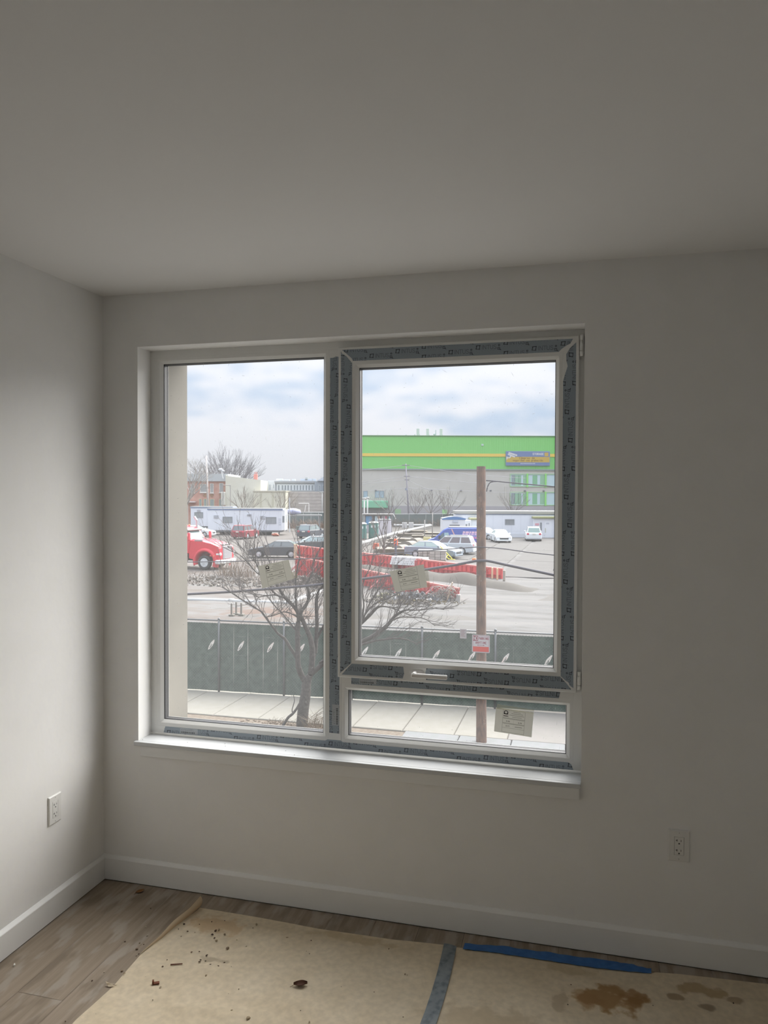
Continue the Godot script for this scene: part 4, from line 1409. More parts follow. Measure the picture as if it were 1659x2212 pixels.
func near_tree() -> void:
	var t := thing("street_tree", "leaning bare street tree forking low, in front of the fence", "tree", Vector3(-4.133, -3.508, -13.320))
	var m := noisy("bark", [[0.2, "#3f3a38"], [0.8, "#55504d"]], 2.5, 0.9, 26)
	var org := t.position
	var L := [
		[[Vector3(-4.116, -3.568, -13.276), Vector3(-4.088, -3.165, -13.291), Vector3(-4.049, -2.909, -13.306), Vector3(-4.030, -2.760, -13.314), Vector3(-4.021, -2.590, -13.319), Vector3(-4.002, -2.463, -13.327)], 0.135, 0.10],
		[[Vector3(-4.011, -2.569, -13.322), Vector3(-4.126, -2.400, -13.296), Vector3(-4.174, -2.133, -13.185), Vector3(-4.182, -1.763, -13.190), Vector3(-4.197, -1.394, -13.193), Vector3(-4.176, -1.140, -13.203), Vector3(-4.087, -0.903, -13.128), Vector3(-3.966, -0.724, -13.163), Vector3(-3.907, -0.503, -13.183), Vector3(-3.960, -0.251, -13.174), Vector3(-3.850, -0.040, -13.206), Vector3(-3.844, 0.149, -13.211), Vector3(-3.752, 0.422, -13.241)], 0.075, 0.012],
		[[Vector3(-4.001, -2.484, -13.326), Vector3(-3.924, -2.314, -13.350), Vector3(-3.894, -1.846, -13.367), Vector3(-3.942, -1.538, -13.360), Vector3(-4.029, -1.326, -13.342), Vector3(-4.140, -1.071, -13.318), Vector3(-4.241, -0.912, -13.294), Vector3(-4.334, -0.785, -13.272), Vector3(-4.531, -0.584, -13.225), Vector3(-4.625, -0.425, -13.203), Vector3(-4.703, -0.319, -13.185), Vector3(-4.783, -0.064, -13.169), Vector3(-4.867, 0.233, -13.153), Vector3(-4.993, 0.466, -13.125)], 0.085, 0.012],
		[[Vector3(-3.937, -2.048, -13.455), Vector3(-3.866, -1.866, -13.477), Vector3(-3.844, -1.556, -13.489), Vector3(-3.830, -1.235, -13.499), Vector3(-3.843, -0.926, -13.501), Vector3(-3.850, -0.712, -13.504), Vector3(-3.805, -0.466, -13.520), Vector3(-3.682, -0.305, -13.555), Vector3(-3.519, -0.069, -13.602)], 0.06, 0.018],
		[[Vector3(-4.172, -1.161, -13.204), Vector3(-4.226, -0.792, -13.197), Vector3(-4.240, -0.580, -13.198), Vector3(-4.245, -0.200, -13.204), Vector3(-4.203, 0.138, -13.221), Vector3(-4.154, 0.371, -13.238), Vector3(-4.177, 0.688, -13.238)], 0.03, 0.008],
		[[Vector3(-4.175, -2.006, -13.187), Vector3(-4.375, -1.701, -13.141), Vector3(-4.475, -1.532, -13.118), Vector3(-4.640, -1.395, -13.077), Vector3(-4.788, -1.195, -13.043), Vector3(-4.950, -0.974, -13.005), Vector3(-5.012, -0.900, -12.990), Vector3(-5.166, -0.806, -12.951), Vector3(-5.362, -0.685, -12.903), Vector3(-5.530, -0.575, -12.861), Vector3(-5.680, -0.470, -12.824), Vector3(-5.865, -0.354, -12.778)], 0.04, 0.012],
		[[Vector3(-4.494, -0.571, -13.132), Vector3(-4.606, -0.561, -13.102), Vector3(-4.740, -0.455, -13.069), Vector3(-4.802, -0.329, -13.056), Vector3(-5.002, -0.108, -13.008), Vector3(-5.107, -0.024, -12.982), Vector3(-5.237, 0.117, -12.951), Vector3(-5.343, 0.250, -12.926), Vector3(-5.498, 0.387, -12.888), Vector3(-5.668, 0.464, -12.845), Vector3(-5.811, 0.534, -12.809)], 0.026, 0.008],
		[[Vector3(-5.009, -0.045, -12.904), Vector3(-5.041, 0.144, -12.899), Vector3(-5.164, 0.280, -12.870), Vector3(-5.256, 0.385, -12.847), Vector3(-5.421, 0.584, -12.808), Vector3(-5.503, 0.667, -12.789)], 0.014, 0.006],
		[[Vector3(-5.051, 0.102, -12.896), Vector3(-5.093, 0.259, -12.888), Vector3(-5.115, 0.480, -12.886), Vector3(-5.207, 0.627, -12.865)], 0.011, 0.005],
		[[Vector3(-4.555, -0.560, -13.116), Vector3(-4.739, -0.529, -13.068), Vector3(-4.882, -0.551, -13.030), Vector3(-5.046, -0.583, -12.987), Vector3(-5.116, -0.679, -12.967)], 0.016, 0.006],
		[[Vector3(-4.888, -1.037, -13.019), Vector3(-4.735, -1.005, -13.060), Vector3(-4.511, -0.919, -13.120), Vector3(-4.347, -0.950, -13.162), Vector3(-4.173, -1.055, -13.206)], 0.012, 0.016],
		[[Vector3(-4.118, -1.478, -13.212), Vector3(-4.304, -1.236, -13.168), Vector3(-4.490, -1.004, -13.124), Vector3(-4.737, -0.741, -13.065), Vector3(-4.882, -0.551, -13.030)], 0.02, 0.008],
		[[Vector3(-3.920, -2.356, -13.350), Vector3(-3.583, -2.057, -13.444), Vector3(-3.174, -1.822, -13.555), Vector3(-2.805, -1.619, -13.655), Vector3(-2.543, -1.476, -13.726), Vector3(-2.284, -1.273, -13.798), Vector3(-2.172, -1.149, -13.830), Vector3(-2.065, -1.016, -13.860), Vector3(-1.835, -0.882, -13.923), Vector3(-1.571, -0.881, -13.992), Vector3(-1.249, -0.837, -14.077), Vector3(-0.971, -0.857, -14.149)], 0.06, 0.010],
		[[Vector3(-2.096, -1.100, -13.747), Vector3(-1.954, -1.036, -13.785), Vector3(-1.811, -1.025, -13.823), Vector3(-1.484, -1.039, -13.908), Vector3(-1.309, -1.108, -13.952), Vector3(-1.155, -1.224, -13.990)], 0.02, 0.007],
		[[Vector3(-3.965, -2.422, -13.441), Vector3(-3.617, -1.994, -13.540), Vector3(-3.258, -1.607, -13.641), Vector3(-2.837, -1.200, -13.759), Vector3(-2.642, -1.006, -13.813), Vector3(-2.509, -0.856, -13.851), Vector3(-2.379, -0.813, -13.886), Vector3(-2.168, -0.844, -13.940), Vector3(-1.960, -0.929, -13.993), Vector3(-1.711, -1.024, -14.056)], 0.045, 0.008],
		[[Vector3(-3.288, -1.626, -13.736), Vector3(-3.030, -1.346, -13.809), Vector3(-2.845, -1.152, -13.861), Vector3(-2.733, -0.861, -13.896), Vector3(-2.630, -0.656, -13.926), Vector3(-2.497, -0.441, -13.965), Vector3(-2.404, -0.354, -13.991)], 0.03, 0.008],
		[[Vector3(-2.870, -1.226, -13.646), Vector3(-2.718, -0.959, -13.691), Vector3(-2.549, -0.763, -13.739), Vector3(-2.392, -0.671, -13.782), Vector3(-2.228, -0.614, -13.826), Vector3(-2.033, -0.521, -13.878), Vector3(-1.900, -0.414, -13.915)], 0.024, 0.008],
		[[Vector3(-2.565, -0.561, -13.532), Vector3(-2.505, -0.361, -13.551), Vector3(-2.414, -0.329, -13.576), Vector3(-2.211, -0.370, -13.628), Vector3(-1.975, -0.538, -13.686), Vector3(-1.751, -0.673, -13.742), Vector3(-1.546, -0.830, -13.793)], 0.012, 0.005],
		[[Vector3(-3.671, -2.057, -13.214), Vector3(-3.215, -1.803, -13.338), Vector3(-2.749, -1.640, -13.463), Vector3(-2.451, -1.546, -13.543), Vector3(-2.039, -1.492, -13.651), Vector3(-1.744, -1.524, -13.728), Vector3(-1.523, -1.636, -13.783)], 0.03, 0.007],
		[[Vector3(-3.837, -1.567, -13.490), Vector3(-3.674, -1.246, -13.539), Vector3(-3.471, -0.817, -13.600), Vector3(-3.247, -0.389, -13.667), Vector3(-3.064, -0.014, -13.722), Vector3(-2.943, 0.296, -13.760)], 0.035, 0.01],
		[[Vector3(-2.837, -1.189, -13.759), Vector3(-2.789, -0.815, -13.779), Vector3(-2.822, -0.494, -13.776), Vector3(-2.783, -0.173, -13.792), Vector3(-2.651, 0.094, -13.832), Vector3(-2.591, 0.362, -13.853)], 0.02, 0.006],
		[[Vector3(-2.046, -0.994, -13.762), Vector3(-1.976, -0.867, -13.783), Vector3(-1.916, -0.730, -13.801), Vector3(-1.855, -0.635, -13.819), Vector3(-1.763, -0.571, -13.844)], 0.014, 0.005],
		[[Vector3(-4.466, -3.488, -12.979), Vector3(-4.351, -3.304, -13.013), Vector3(-4.240, -3.204, -13.043), Vector3(-4.150, -3.077, -13.070), Vector3(-4.110, -2.993, -13.082)], 0.035, 0.028],
		[[Vector3(-4.240, -3.204, -13.043), Vector3(-4.261, -3.120, -13.040), Vector3(-4.212, -2.920, -13.056), Vector3(-4.234, -2.794, -13.053)], 0.014, 0.008],
	]
	var tw := nb()
	for k in L.size():
		var pts := PackedVector3Array()
		for q in L[k][0]:
			pts.append(q - org)
		limb(pts, L[k][1], L[k][2], t, m, 10 if k == 0 else 6)
		if k == 0 or k > 21:
			continue
		var n := pts.size()
		for i in range(maxi(1, n / 3), n):
			for r in 3:
				var a := pts[i - 1].lerp(pts[i], rng.randf())
				var d := (pts[i] - pts[i - 1]).normalized()
				var dd := (d * 0.8 + Vector3(rng.randf_range(-0.8, 0.8), rng.randf_range(-0.1, 1.0), rng.randf_range(-0.6, 0.6))).normalized()
				twigs(tw, a, dd, rng.randf_range(0.3, 0.75), 0.0075, 2)
	stuff(obj("twigs", tw, mat("twig", Color("#5a5351"), 0.9), t))

# a bare tree grown by forking
func grow(lists: Array, p: Vector3, d: Vector3, len: float, r: float, depth: int, spread: float, up: float, fork: int) -> void:
	var e := p + d * len
	lists.append([p, p.lerp(e, 0.5) + Vector3(rng.randf_range(-1, 1), 0, rng.randf_range(-1, 1)) * len * 0.06, e, r, r * 0.68])
	if depth == 0:
		return
	for k in fork:
		var a := Vector3(rng.randf_range(-1, 1), rng.randf_range(-0.35, 0.5), rng.randf_range(-1, 1))
		var dd := (d + a * spread + Vector3.UP * up).normalized()
		grow(lists, p.lerp(e, rng.randf_range(0.55, 1.0)) if k else e, dd, len * rng.randf_range(0.62, 0.86), maxf(r * 0.66, 0.012), depth - 1, spread, up, fork)

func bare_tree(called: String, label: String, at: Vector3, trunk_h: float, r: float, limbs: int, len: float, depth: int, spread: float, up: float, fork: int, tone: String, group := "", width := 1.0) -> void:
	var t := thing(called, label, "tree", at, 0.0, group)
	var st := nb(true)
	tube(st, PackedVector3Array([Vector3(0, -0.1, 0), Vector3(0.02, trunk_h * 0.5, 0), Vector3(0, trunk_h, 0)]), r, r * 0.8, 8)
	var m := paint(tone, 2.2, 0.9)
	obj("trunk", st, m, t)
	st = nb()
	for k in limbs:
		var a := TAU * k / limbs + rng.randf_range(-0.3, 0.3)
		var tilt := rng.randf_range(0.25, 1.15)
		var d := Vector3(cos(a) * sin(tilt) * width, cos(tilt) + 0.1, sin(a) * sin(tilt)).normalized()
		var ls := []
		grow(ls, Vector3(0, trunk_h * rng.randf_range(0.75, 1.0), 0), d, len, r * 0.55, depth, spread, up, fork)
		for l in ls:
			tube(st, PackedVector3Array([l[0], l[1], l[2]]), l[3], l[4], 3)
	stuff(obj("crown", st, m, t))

# ---------------------------------------------------------------- the building site
func ground_texture() -> ImageTexture:
	var w := 1024
	var h := 1024
	var im := Image.create(w, h, false, Image.FORMAT_RGB8)
	var n := FastNoiseLite.new()
	n.seed = 61
	n.frequency = 1.0
	n.fractal_octaves = 4
	var n2 := FastNoiseLite.new()
	n2.seed = 62
	n2.frequency = 1.0
	n2.fractal_octaves = 3
	var pal := []
	for c in ["ded0c4", "efe9e3", "c9b8a8", "d9ac92", "dedbd7", "c9c4bd", "e6cfc7", "d6cbbf"]:
		pal.append(paint(c, 6.5).albedo_color)
	for j in h:
		var t := (j + 0.5) / h
		var z := 16.0 + 96.0 * t * t
		for i in w:
			var x := -62.0 + 84.0 * (i + 0.5) / w
			var s := n.get_noise_2d(x * 0.10, z * 0.5)          # long streaks across the view
			var f := n2.get_noise_2d(x * 0.9, z * 1.6)
			var right := smoothstep(-10.5, -6.5, x + 3.0 * f)
			var c: Color = (pal[0] as Color).lerp(pal[1], smoothstep(-0.1, 0.35, s + 0.4 * f))
			c = c.lerp(pal[2], smoothstep(0.1, 0.45, -s + 0.5 * f) * 0.8)
			var soil := smoothstep(1.0, 0.45, Vector2((x + 11.2) / 3.2, (z - 28.6) / 2.0).length() + 0.5 * f)
			c = c.lerp(pal[3], soil * 0.9)
			var d: Color = (pal[4] as Color).lerp(pal[5], smoothstep(-0.05, 0.35, s + 0.35 * f))
			d = d.lerp(pal[1], smoothstep(0.05, 0.4, -s + 0.3 * f))
			var pink := smoothstep(26.0, 20.0, z) * smoothstep(-0.3, 0.3, n2.get_noise_2d(x * 0.16 + 40.0, z * 1.1))
			d = d.lerp(pal[6], pink)
			if z > 45.0:
				c = c.lerp(pal[7], smoothstep(45.0, 60.0, z) * 0.6)
			im.set_pixel(i, j, c.lerp(d, right))
	return ImageTexture.create_from_image(im)

func site_ground() -> void:
	var st := nb()
	quad(st, Vector3(-420, GY - 0.02, -15.75), Vector3(420, GY - 0.02, -15.75), Vector3(420, GY - 0.02, -520), Vector3(-420, GY - 0.02, -520))
	var g := struct("ground", st, ground_mat("far_ground", "cfc7bd", "d9d1c7", 0.05, 3))
	var m := StandardMaterial3D.new()
	m.resource_name = "site_soil"
	m.albedo_texture = ground_texture()
	m.roughness = 0.95
	st = nb(true)
	var n := FastNoiseLite.new()
	n.seed = 71
	n.frequency = 0.35
	var rows := 70
	var cols := 60
	for j in rows:
		for i in cols:
			var q := []
			var uv := []
			for k in [[0, 0], [1, 0], [1, 1], [0, 1]]:
				var u := float(i + k[0]) / cols
				var t := float(j + k[1]) / rows
				var x := -62.0 + 84.0 * u
				var z := -(16.0 + 96.0 * t * t)
				var e := minf(minf(u, 1.0 - u), minf(t, 1.0 - t)) * 20.0
				q.append(Vector3(x, GY + 0.07 * n.get_noise_2d(x, z) * clampf(e, 0, 1), z))
				uv.append(Vector2(u, t))
			quv(st, q, uv)
	obj("soil", st, m, g)
	# the concrete yard on the right, cast in long bays
	var cm := ground_mat("yard_concrete", "cfc8c0", "d8d2cb", 0.12, 44)
	for x in [-10.5, -7.0, -3.2, 0.1, 3.6, 7.1]:
		for z in [-47.0, -60.0, -73.0, -86.0]:
			if x < -10.0 and z > -60.0:
				continue
			st = nb()
			cbox(st, Vector3(x + 0.03, GY - 0.1, z - 12.95), Vector3(x + 3.42, GY + 0.06, z - 0.03), 0.03)
			obj("concrete_bay", st, cm, g)
	# a low tongue of spoil
	st = nb(true)
	sheet(st, 40, 14, func(u: float, v: float):
		var x := lerpf(-13.0, 0.3, u)
		var zc := lerpf(-48.0, -40.5, u) + 0.6 * sin(u * 9.0)
		var wd := lerpf(2.0, 1.4, u)
		var z := zc + (v - 0.5) * 2.0 * wd
		var hh := 0.6 * sin(PI * v) * smoothstep(1.0, 0.72, u) * (0.8 + 0.2 * sin(u * 23.0))
		return Vector3(x, GY - 0.03 + hh, z))
	tag(obj("spoil_bank", st, ground_mat("spoil", "a39c92", "b1a99d", 0.4, 46, 5.4)), "low grey bank of spoil that tapers to a point between the red form walls", "earth")

func solid(called: String, label: String, cat: String, at: Vector3, size: Vector3, tone: String, turn := 0.0, k := KS, group := "", ch := 0.03) -> MeshInstance3D:
	var st := nb()
	cbox(st, Vector3(-size.x / 2, 0, -size.z / 2), Vector3(size.x / 2, size.y, size.z / 2), ch)
	var o := obj(called, st, paint(tone, k, 0.85))
	o.position = at
	o.rotation.y = deg_to_rad(turn)
	tag(o, label, cat, group)
	return o

func sub(parent: Node, called: String, lo: Vector3, hi: Vector3, tone: String, k := KS, ch := 0.01, rough := 0.6) -> MeshInstance3D:
	var st := nb()
	cbox(st, lo, hi, ch)
	return obj(called, st, paint(tone, k, rough), parent)

# a run of red form panels with ribs and walings
func form_wall(label: String, pts: Array, h0: float, h1: float, per: float, braces: bool) -> void:
	var a: Vector3 = pts[0]
	var b: Vector3 = pts[1]
	var t := thing("red_formwork", label, "formwork", a)
	var L := (b - a).length()
	var q := basis_for(a, b)
	var X := Transform3D(Basis(q.z, Vector3.UP, q.z.cross(Vector3.UP)), Vector3.ZERO)   # x along the wall, z towards the street
	var n := int(L / per)
	for k in n:
		var f := (k + 0.5) / n
		var h := lerpf(h0, h1, f) * rng.randf_range(0.95, 1.05)
		var st := nb()
		var x0 := L * k / n + 0.02
		var x1 := L * (k + 1) / n - 0.02
		box(st, Vector3(x0, 0.02, -0.03), Vector3(x1, h, 0.03), X)
		var p := obj("panel", st, paint(["e4605f", "e05757", "e8706d", "e66866"][rng.randi() % 4], KS, 0.55), t)
		st = nb()
		for r in 4:
			var x := lerpf(x0 + 0.05, x1 - 0.05, r / 3.0)
			box(st, Vector3(x - 0.03, 0.02, 0.03), Vector3(x + 0.03, h - 0.03, 0.12), X)
		box(st, Vector3(x0, h * 0.36, 0.03), Vector3(x1, h * 0.44, 0.14), X)
		stuff(obj("ribs", st, paint("c94a4e", KS, 0.6), p))
		if braces and k % 2 == 0:
			st = nb()
			cyl(st, X * Vector3(x0 + 0.4, h * 0.8, 0.1), X * Vector3(x0 + 0.5, 0.05, 1.1), 0.045, 0.045, 6)
			obj("brace", st, paint("a5595a", KS), t)
	var st2 := nb()
	for k in n:
		var f0 := float(k) / n
		var f1 := float(k + 1) / n
		var y0 := lerpf(h0, h1, f0) + 0.03
		var y1 := lerpf(h0, h1, f1) + 0.03
		cyl(st2, X * Vector3(L * f0, y0, 0), X * Vector3(L * f1, y1, 0), 0.075, 0.075, 5)
	obj("waling", st2, paint("d98078", KS, 0.6), t)

func pipe(label: String, pts: PackedVector3Array, r: float) -> void:
	var t := thing("white_pipe", label, "pipe", pts[0])
	var st := nb(true)
	var p := PackedVector3Array()
	for q in pts:
		p.append(q - pts[0])
	tube(st, p, r, r, 10)
	obj("barrel", st, paint("f2f2f1", 2.6, 0.45), t)
	for k in p.size():
		if k > 0 and k < p.size() - 1 or p.size() == 2:
			var d := (p[mini(k + 1, p.size() - 1)] - p[maxi(k - 1, 0)]).normalized()
			st = nb(true)
			cyl(st, p[k] - d * 0.12, p[k] + d * 0.12, r * 1.25, r * 1.25, 10)
			obj("coupling", st, paint("e4e4e2", 2.6, 0.5), t)

func scrub(called: String, label: String, x0: float, x1: float, z0: float, z1: float, n: int, h: float, tone: String, lay := 0.5) -> void:
	var st := nb()
	for k in n:
		var p := Vector3(rng.randf_range(x0, x1), GY - 0.03, rng.randf_range(z0, z1))
		var hh := h * rng.randf_range(0.3, 1.0)
		var d := Vector3(rng.randf_range(-1, 1) * lay, 1, rng.randf_range(-0.6, 0.6) * lay) * hh
		tube(st, PackedVector3Array([p, p + d * 0.55 + Vector3(rng.randf_range(-0.05, 0.05), 0, 0), p + d]), 0.016, 0.006, 3)
	stuff(tag(obj(called, st, paint(tone, 2.6, 0.9)), label, "scrub"))

func rubble(called: String, label: String, cat: String, c: Vector3, r: Vector3, n: int, size: float, tones: Array, k := 3.2) -> void:
	var t := thing(called, label, cat, c)
	for q in tones:
		var st := nb()
		for i in n / tones.size():
			var a := rng.randf() * TAU
			var d := sqrt(rng.randf())
			var p := Vector3(cos(a) * d * r.x, r.y * (1.0 - d) * rng.randf_range(0.4, 1.0), sin(a) * d * r.z)
			var s := size * rng.randf_range(0.4, 1.2)
			var X := Transform3D(Basis.from_euler(Vector3(rng.randf() * 3, rng.randf() * 6, rng.randf() * 3)), p)
			box(st, Vector3(-s, -s * 0.35, -s * 0.6), Vector3(s, s * 0.35, s * 0.6), X)
		stuff(obj("pieces", st, paint(q, k, 0.9), t))

func site_things() -> void:
	pipe("nearest long white pipe lying on the sand, bending away by the tree", PackedVector3Array([Vector3(-19.047, -3.508, -31.233), Vector3(-14.827, -3.508, -31.561), Vector3(-12.353, -3.508, -31.588), Vector3(-11.807, -3.508, -31.746), Vector3(-11.836, -3.508, -34.081), Vector3(-11.759, -3.508, -37.190), Vector3(-11.789, -3.508, -40.263)]), 0.125)
	pipe("far white pipe that runs away towards the dark fence behind the toilets", PackedVector3Array([Vector3(-19.198, -3.508, -63.365) + Vector3(0, 0.3, 0), Vector3(-20.287, -3.508, -73.307) + Vector3(0, 0.4, 0), Vector3(-21.791, -3.508, -93.386) + Vector3(0, 0.5, 0), Vector3(-22.975, -3.508, -125.131) + Vector3(0, 0.5, 0)]), 0.20)
	pipe("far white pipe lying straight along the foot of the dark fence", PackedVector3Array([Vector3(-29.436, -3.508, -124.925) + Vector3(0, 0.4, 0), Vector3(-23.801, -3.508, -128.074) + Vector3(0, 0.4, 0)]), 0.22)
	pipe("short white pipe on the ground behind the parked dark cars", PackedVector3Array([Vector3(-46.495, -3.508, -118.717) + Vector3(0, 0.3, 0), Vector3(-42.090, -3.508, -122.502) + Vector3(0, 0.3, 0)]), 0.16)
	# three stub posts
	var st := nb()
	for q in [[Vector2(-12.77, -27.37), "leftmost of three grey stub posts standing on the sand"], [Vector2(-12.75, -27.79), "middle of three grey stub posts standing on the sand"], [Vector2(-12.42, -27.61), "rightmost of three grey stub posts standing on the sand"]]:
		var s := thing("stub_post", q[1], "post", Vector3(q[0].x, GY, q[0].y), 0.0, "stub posts on the sand")
		sub(s, "shaft", Vector3(-0.035, 0, -0.035), Vector3(0.035, 0.55, 0.035), "a09a90", 2.0)
		sub(s, "footing", Vector3(-0.11, -0.02, -0.09), Vector3(0.13, 0.06, 0.09), "b6b0a2", 3.0)
	scrub("dry_scrub", "dry brown scrub growing on the strip in front of the red lorry", -30, -13.3, -42.5, -37.5, 700, 0.55, "a08d7c", 0.9)
	scrub("dry_scrub", "tall dry reeds standing by the front corner of the red lorry", -21.2, -18.6, -43.6, -42.0, 160, 1.3, "b59f8b", 0.35)
	scrub("dry_scrub", "dark scrub below the red formwork beside the street tree", -15.0, -10.5, -43.5, -37.0, 300, 0.6, "8f857d", 0.8)
	rubble("rubble_strip", "long strip of pale rubble lying in the scrub before the lorry", "rubble", Vector3(-19.143, -3.508, -39.117), Vector3(6.5, 0.35, 2.3), 420, 0.09, ["dfd6cb", "b9aea2", "a0958a"], 3.0)
	rubble("rubble_strip", "dark heap of soil and stone left of the sash bar under the formwork", "rubble", Vector3(-13.601, -3.508, -39.726), Vector3(2.6, 0.7, 2.0), 260, 0.12, ["9a8e87", "ab9e96", "82786f"], 2.4)
	form_wall("long red form wall behind, running from the dark cars to the bare yard", [Vector3(-22.456, -3.508, -58.378), Vector3(-2.783, -3.508, -45.915)], 1.05, 0.62, 1.25, false)
	form_wall("nearer red form wall in front of the heap of torn metal", [Vector3(-16.321, -3.508, -44.275), Vector3(-3.905, -3.508, -35.088)], 1.2, 0.55, 1.1, true)
	# timber and posts about the far end of the walls
	for q in [[Vector2(-21.39, -57.14), 1.25, 0.26, "d8b79a", "pale timber post at the left end of the long form wall"], [Vector2(-3.44, -45.72), 0.75, 0.12, "d9b394", "left of two pale timber posts before the right end of the long form wall"], [Vector2(-3.07, -45.26), 0.75, 0.12, "d9b394", "right of two pale timber posts before the right end of the long form wall"], [Vector2(-2.59, -44.84), 0.68, 0.16, "a89e93", "grey timber post closing the right end of the long form wall"], [Vector2(-4.21, -35.00), 0.75, 0.09, "b2686a", "dark red steel post at the right end of the nearer form wall"]]:
		solid("timber_post", q[4], "post", Vector3(q[0].x, GY, q[0].y), Vector3(q[2], q[1], q[2]), q[3])
	st = nb()
	cyl(st, Vector3(-4.458, -3.508, -34.570) , Vector3(-4.120, -2.507, -34.279), 0.035, 0.035, 5)
	tag(obj("timber_prop", st, paint("dcc0a8", KS)), "pale timber prop leaning beside the tangle of torn metal", "timber")
	solid("concrete_block", "small grey concrete block at the right end of the nearer form wall", "block", Vector3(-3.816, -3.508, -34.232), Vector3(0.22, 0.42, 0.22), "a9a5a0")
	# the tangle of torn metal
	var tg := thing("scrap_tangle", "tangle of torn wire and strips in front of the nearer form wall", "scrap", Vector3(-4.676, -3.508, -34.864))
	st = nb()
	for k in 90:
		var c := Vector3(rng.randf_range(-0.5, 0.5), rng.randf_range(0.1, 0.6), rng.randf_range(-0.3, 0.3))
		var pts := PackedVector3Array()
		var r := rng.randf_range(0.08, 0.3)
		var a := rng.randf() * TAU
		for i in 7:
			pts.append(c + Vector3(cos(a + i * 0.7) * r, sin(a + i * 0.7) * r * 0.7, rng.randf_range(-0.08, 0.08)))
		tube(st, pts, 0.012, 0.012, 3)
	stuff(obj("wire", st, paint("c6bdb4", 2.4), tg))
	rubble("dark_heap", "heap of black plastic and rubble lying right of the sash label", "rubble", Vector3(-5.986, -3.508, -35.031), Vector3(2.0, 0.42, 1.0), 220, 0.12, ["7d8086", "94979b", "ddd6cf"], 2.2)
	rubble("litter_patch", "scatter of pale strips and litter on the ground before the dark heap", "litter", Vector3(-5.966, -3.508, -33.609), Vector3(2.6, 0.12, 1.0), 150, 0.1, ["e6dfd8", "cabfae", "b8a67e"], 4.0)
	rubble("litter_patch", "heap of yellowish litter at the left edge of the sash pane", "litter", Vector3(-7.610, -3.508, -34.932), Vector3(0.8, 0.3, 0.7), 60, 0.12, ["e3dcb0", "9a958a"], 3.2)
	# white board bundle on the walls
	var wb := thing("board_bundle", "bundle of white boards lying against the long form wall", "boards", Vector3(-9.951, -3.508, -50.637), deg_to_rad(-18))
	for k in 4:
		sub(wb, "board", Vector3(-1.5 + 0.05 * k, 0.32 + k * 0.15, -0.5), Vector3(1.45 - 0.06 * k, 0.46 + k * 0.15, 0.4), "f2f4f4", 1.25)
	sub(wb, "bearer", Vector3(-1.3, 0, -0.4), Vector3(-1.15, 0.32, 0.4), "a89a8a")
	sub(wb, "bearer", Vector3(1.1, 0, -0.4), Vector3(1.25, 0.32, 0.4), "a89a8a")
	# wrapped pallets of block
	for q in [[Vector2(-10.43, -58.55), 1.15, "pallet of grey block, left of the wrapped pair by the silver car"], [Vector2(-9.26, -57.96), 1.35, "pallet of grey block under white sheet, right of the pair by the silver car"]]:
		var pl := thing("block_pallet", q[2], "pallet", Vector3(q[0].x, GY, q[0].y), deg_to_rad(8))
		sub(pl, "pallet_base", Vector3(-q[1] / 2, 0, -0.5), Vector3(q[1] / 2, 0.14, 0.5), "94897b")
		for r in 3:
			for c in 3:
				sub(pl, "block", Vector3(-q[1] / 2 + q[1] / 3 * c + 0.01, 0.15 + r * 0.24, -0.5), Vector3(-q[1] / 2 + q[1] / 3 * (c + 1) - 0.01, 0.38 + r * 0.24, 0.5), ["b4ada6", "a9a29b", "bdb6af"][(r + c) % 3], KS, 0.02)
		sub(pl, "cover_sheet", Vector3(-q[1] / 2 - 0.02, 0.86, -0.52), Vector3(q[1] / 2 + 0.02, 0.92, 0.52), "e9e6e2", 3.0)
	# stacked formwork and lumber beyond the worker
	var tones := ["b7a892", "a6937c", "c7b9a3", "98897a", "cbbda6"]
	var n := 0
	for q in [[Vector2(-14.57, -64.23), 2.9, 0.5], [Vector2(-15.39, -71.86), 3.6, 0.6], [Vector2(-15.79, -66.93), 2.2, 0.4], [Vector2(-15.50, -79.86), 3.2, 0.55], [Vector2(-18.24, -82.65), 3.0, 0.4], [Vector2(-17.05, -91.43), 3.4, 0.4], [Vector2(-20.02, -95.23), 3.4, 0.4], [Vector2(-17.60, -99.96), 2.6, 0.35], [Vector2(-21.37, -105.88), 3.4, 0.35]]:
		var ls := thing("lumber_stack", ["low stack of pale planks just left of the orange vest", "stack of long planks behind the orange vest", "stack of boards left of the grey arched forms", "stack of planks in front of the blue van's bonnet", "stack of planks in the middle of the timber yard", "stack of planks before the site cabin's left corner", "stack of planks under the long far pipe", "farthest right stack of planks below the site cabin", "stack of planks nearest the tip of the far pipe"][n], "lumber", Vector3(q[0].x, GY, q[0].y), deg_to_rad(rng.randf_range(-6, 14)), "lumber stacks in the site yard")
		for r in 3:
			sub(ls, "plank", Vector3(-q[1] / 2 + rng.randf_range(-0.2, 0.2), 0.1 + r * q[2] / 3.0, -0.6), Vector3(q[1] / 2 + rng.randf_range(-0.2, 0.2), 0.1 + (r + 0.8) * q[2] / 3.0, 0.6), tones[(n + r) % 5], 2.6, 0.02)
		sub(ls, "bearer", Vector3(-q[1] * 0.35, 0, -0.55), Vector3(-q[1] * 0.35 + 0.12, 0.1, 0.55), "7d7165")
		sub(ls, "bearer", Vector3(q[1] * 0.3, 0, -0.55), Vector3(q[1] * 0.3 + 0.12, 0.1, 0.55), "7d7165")
		n += 1
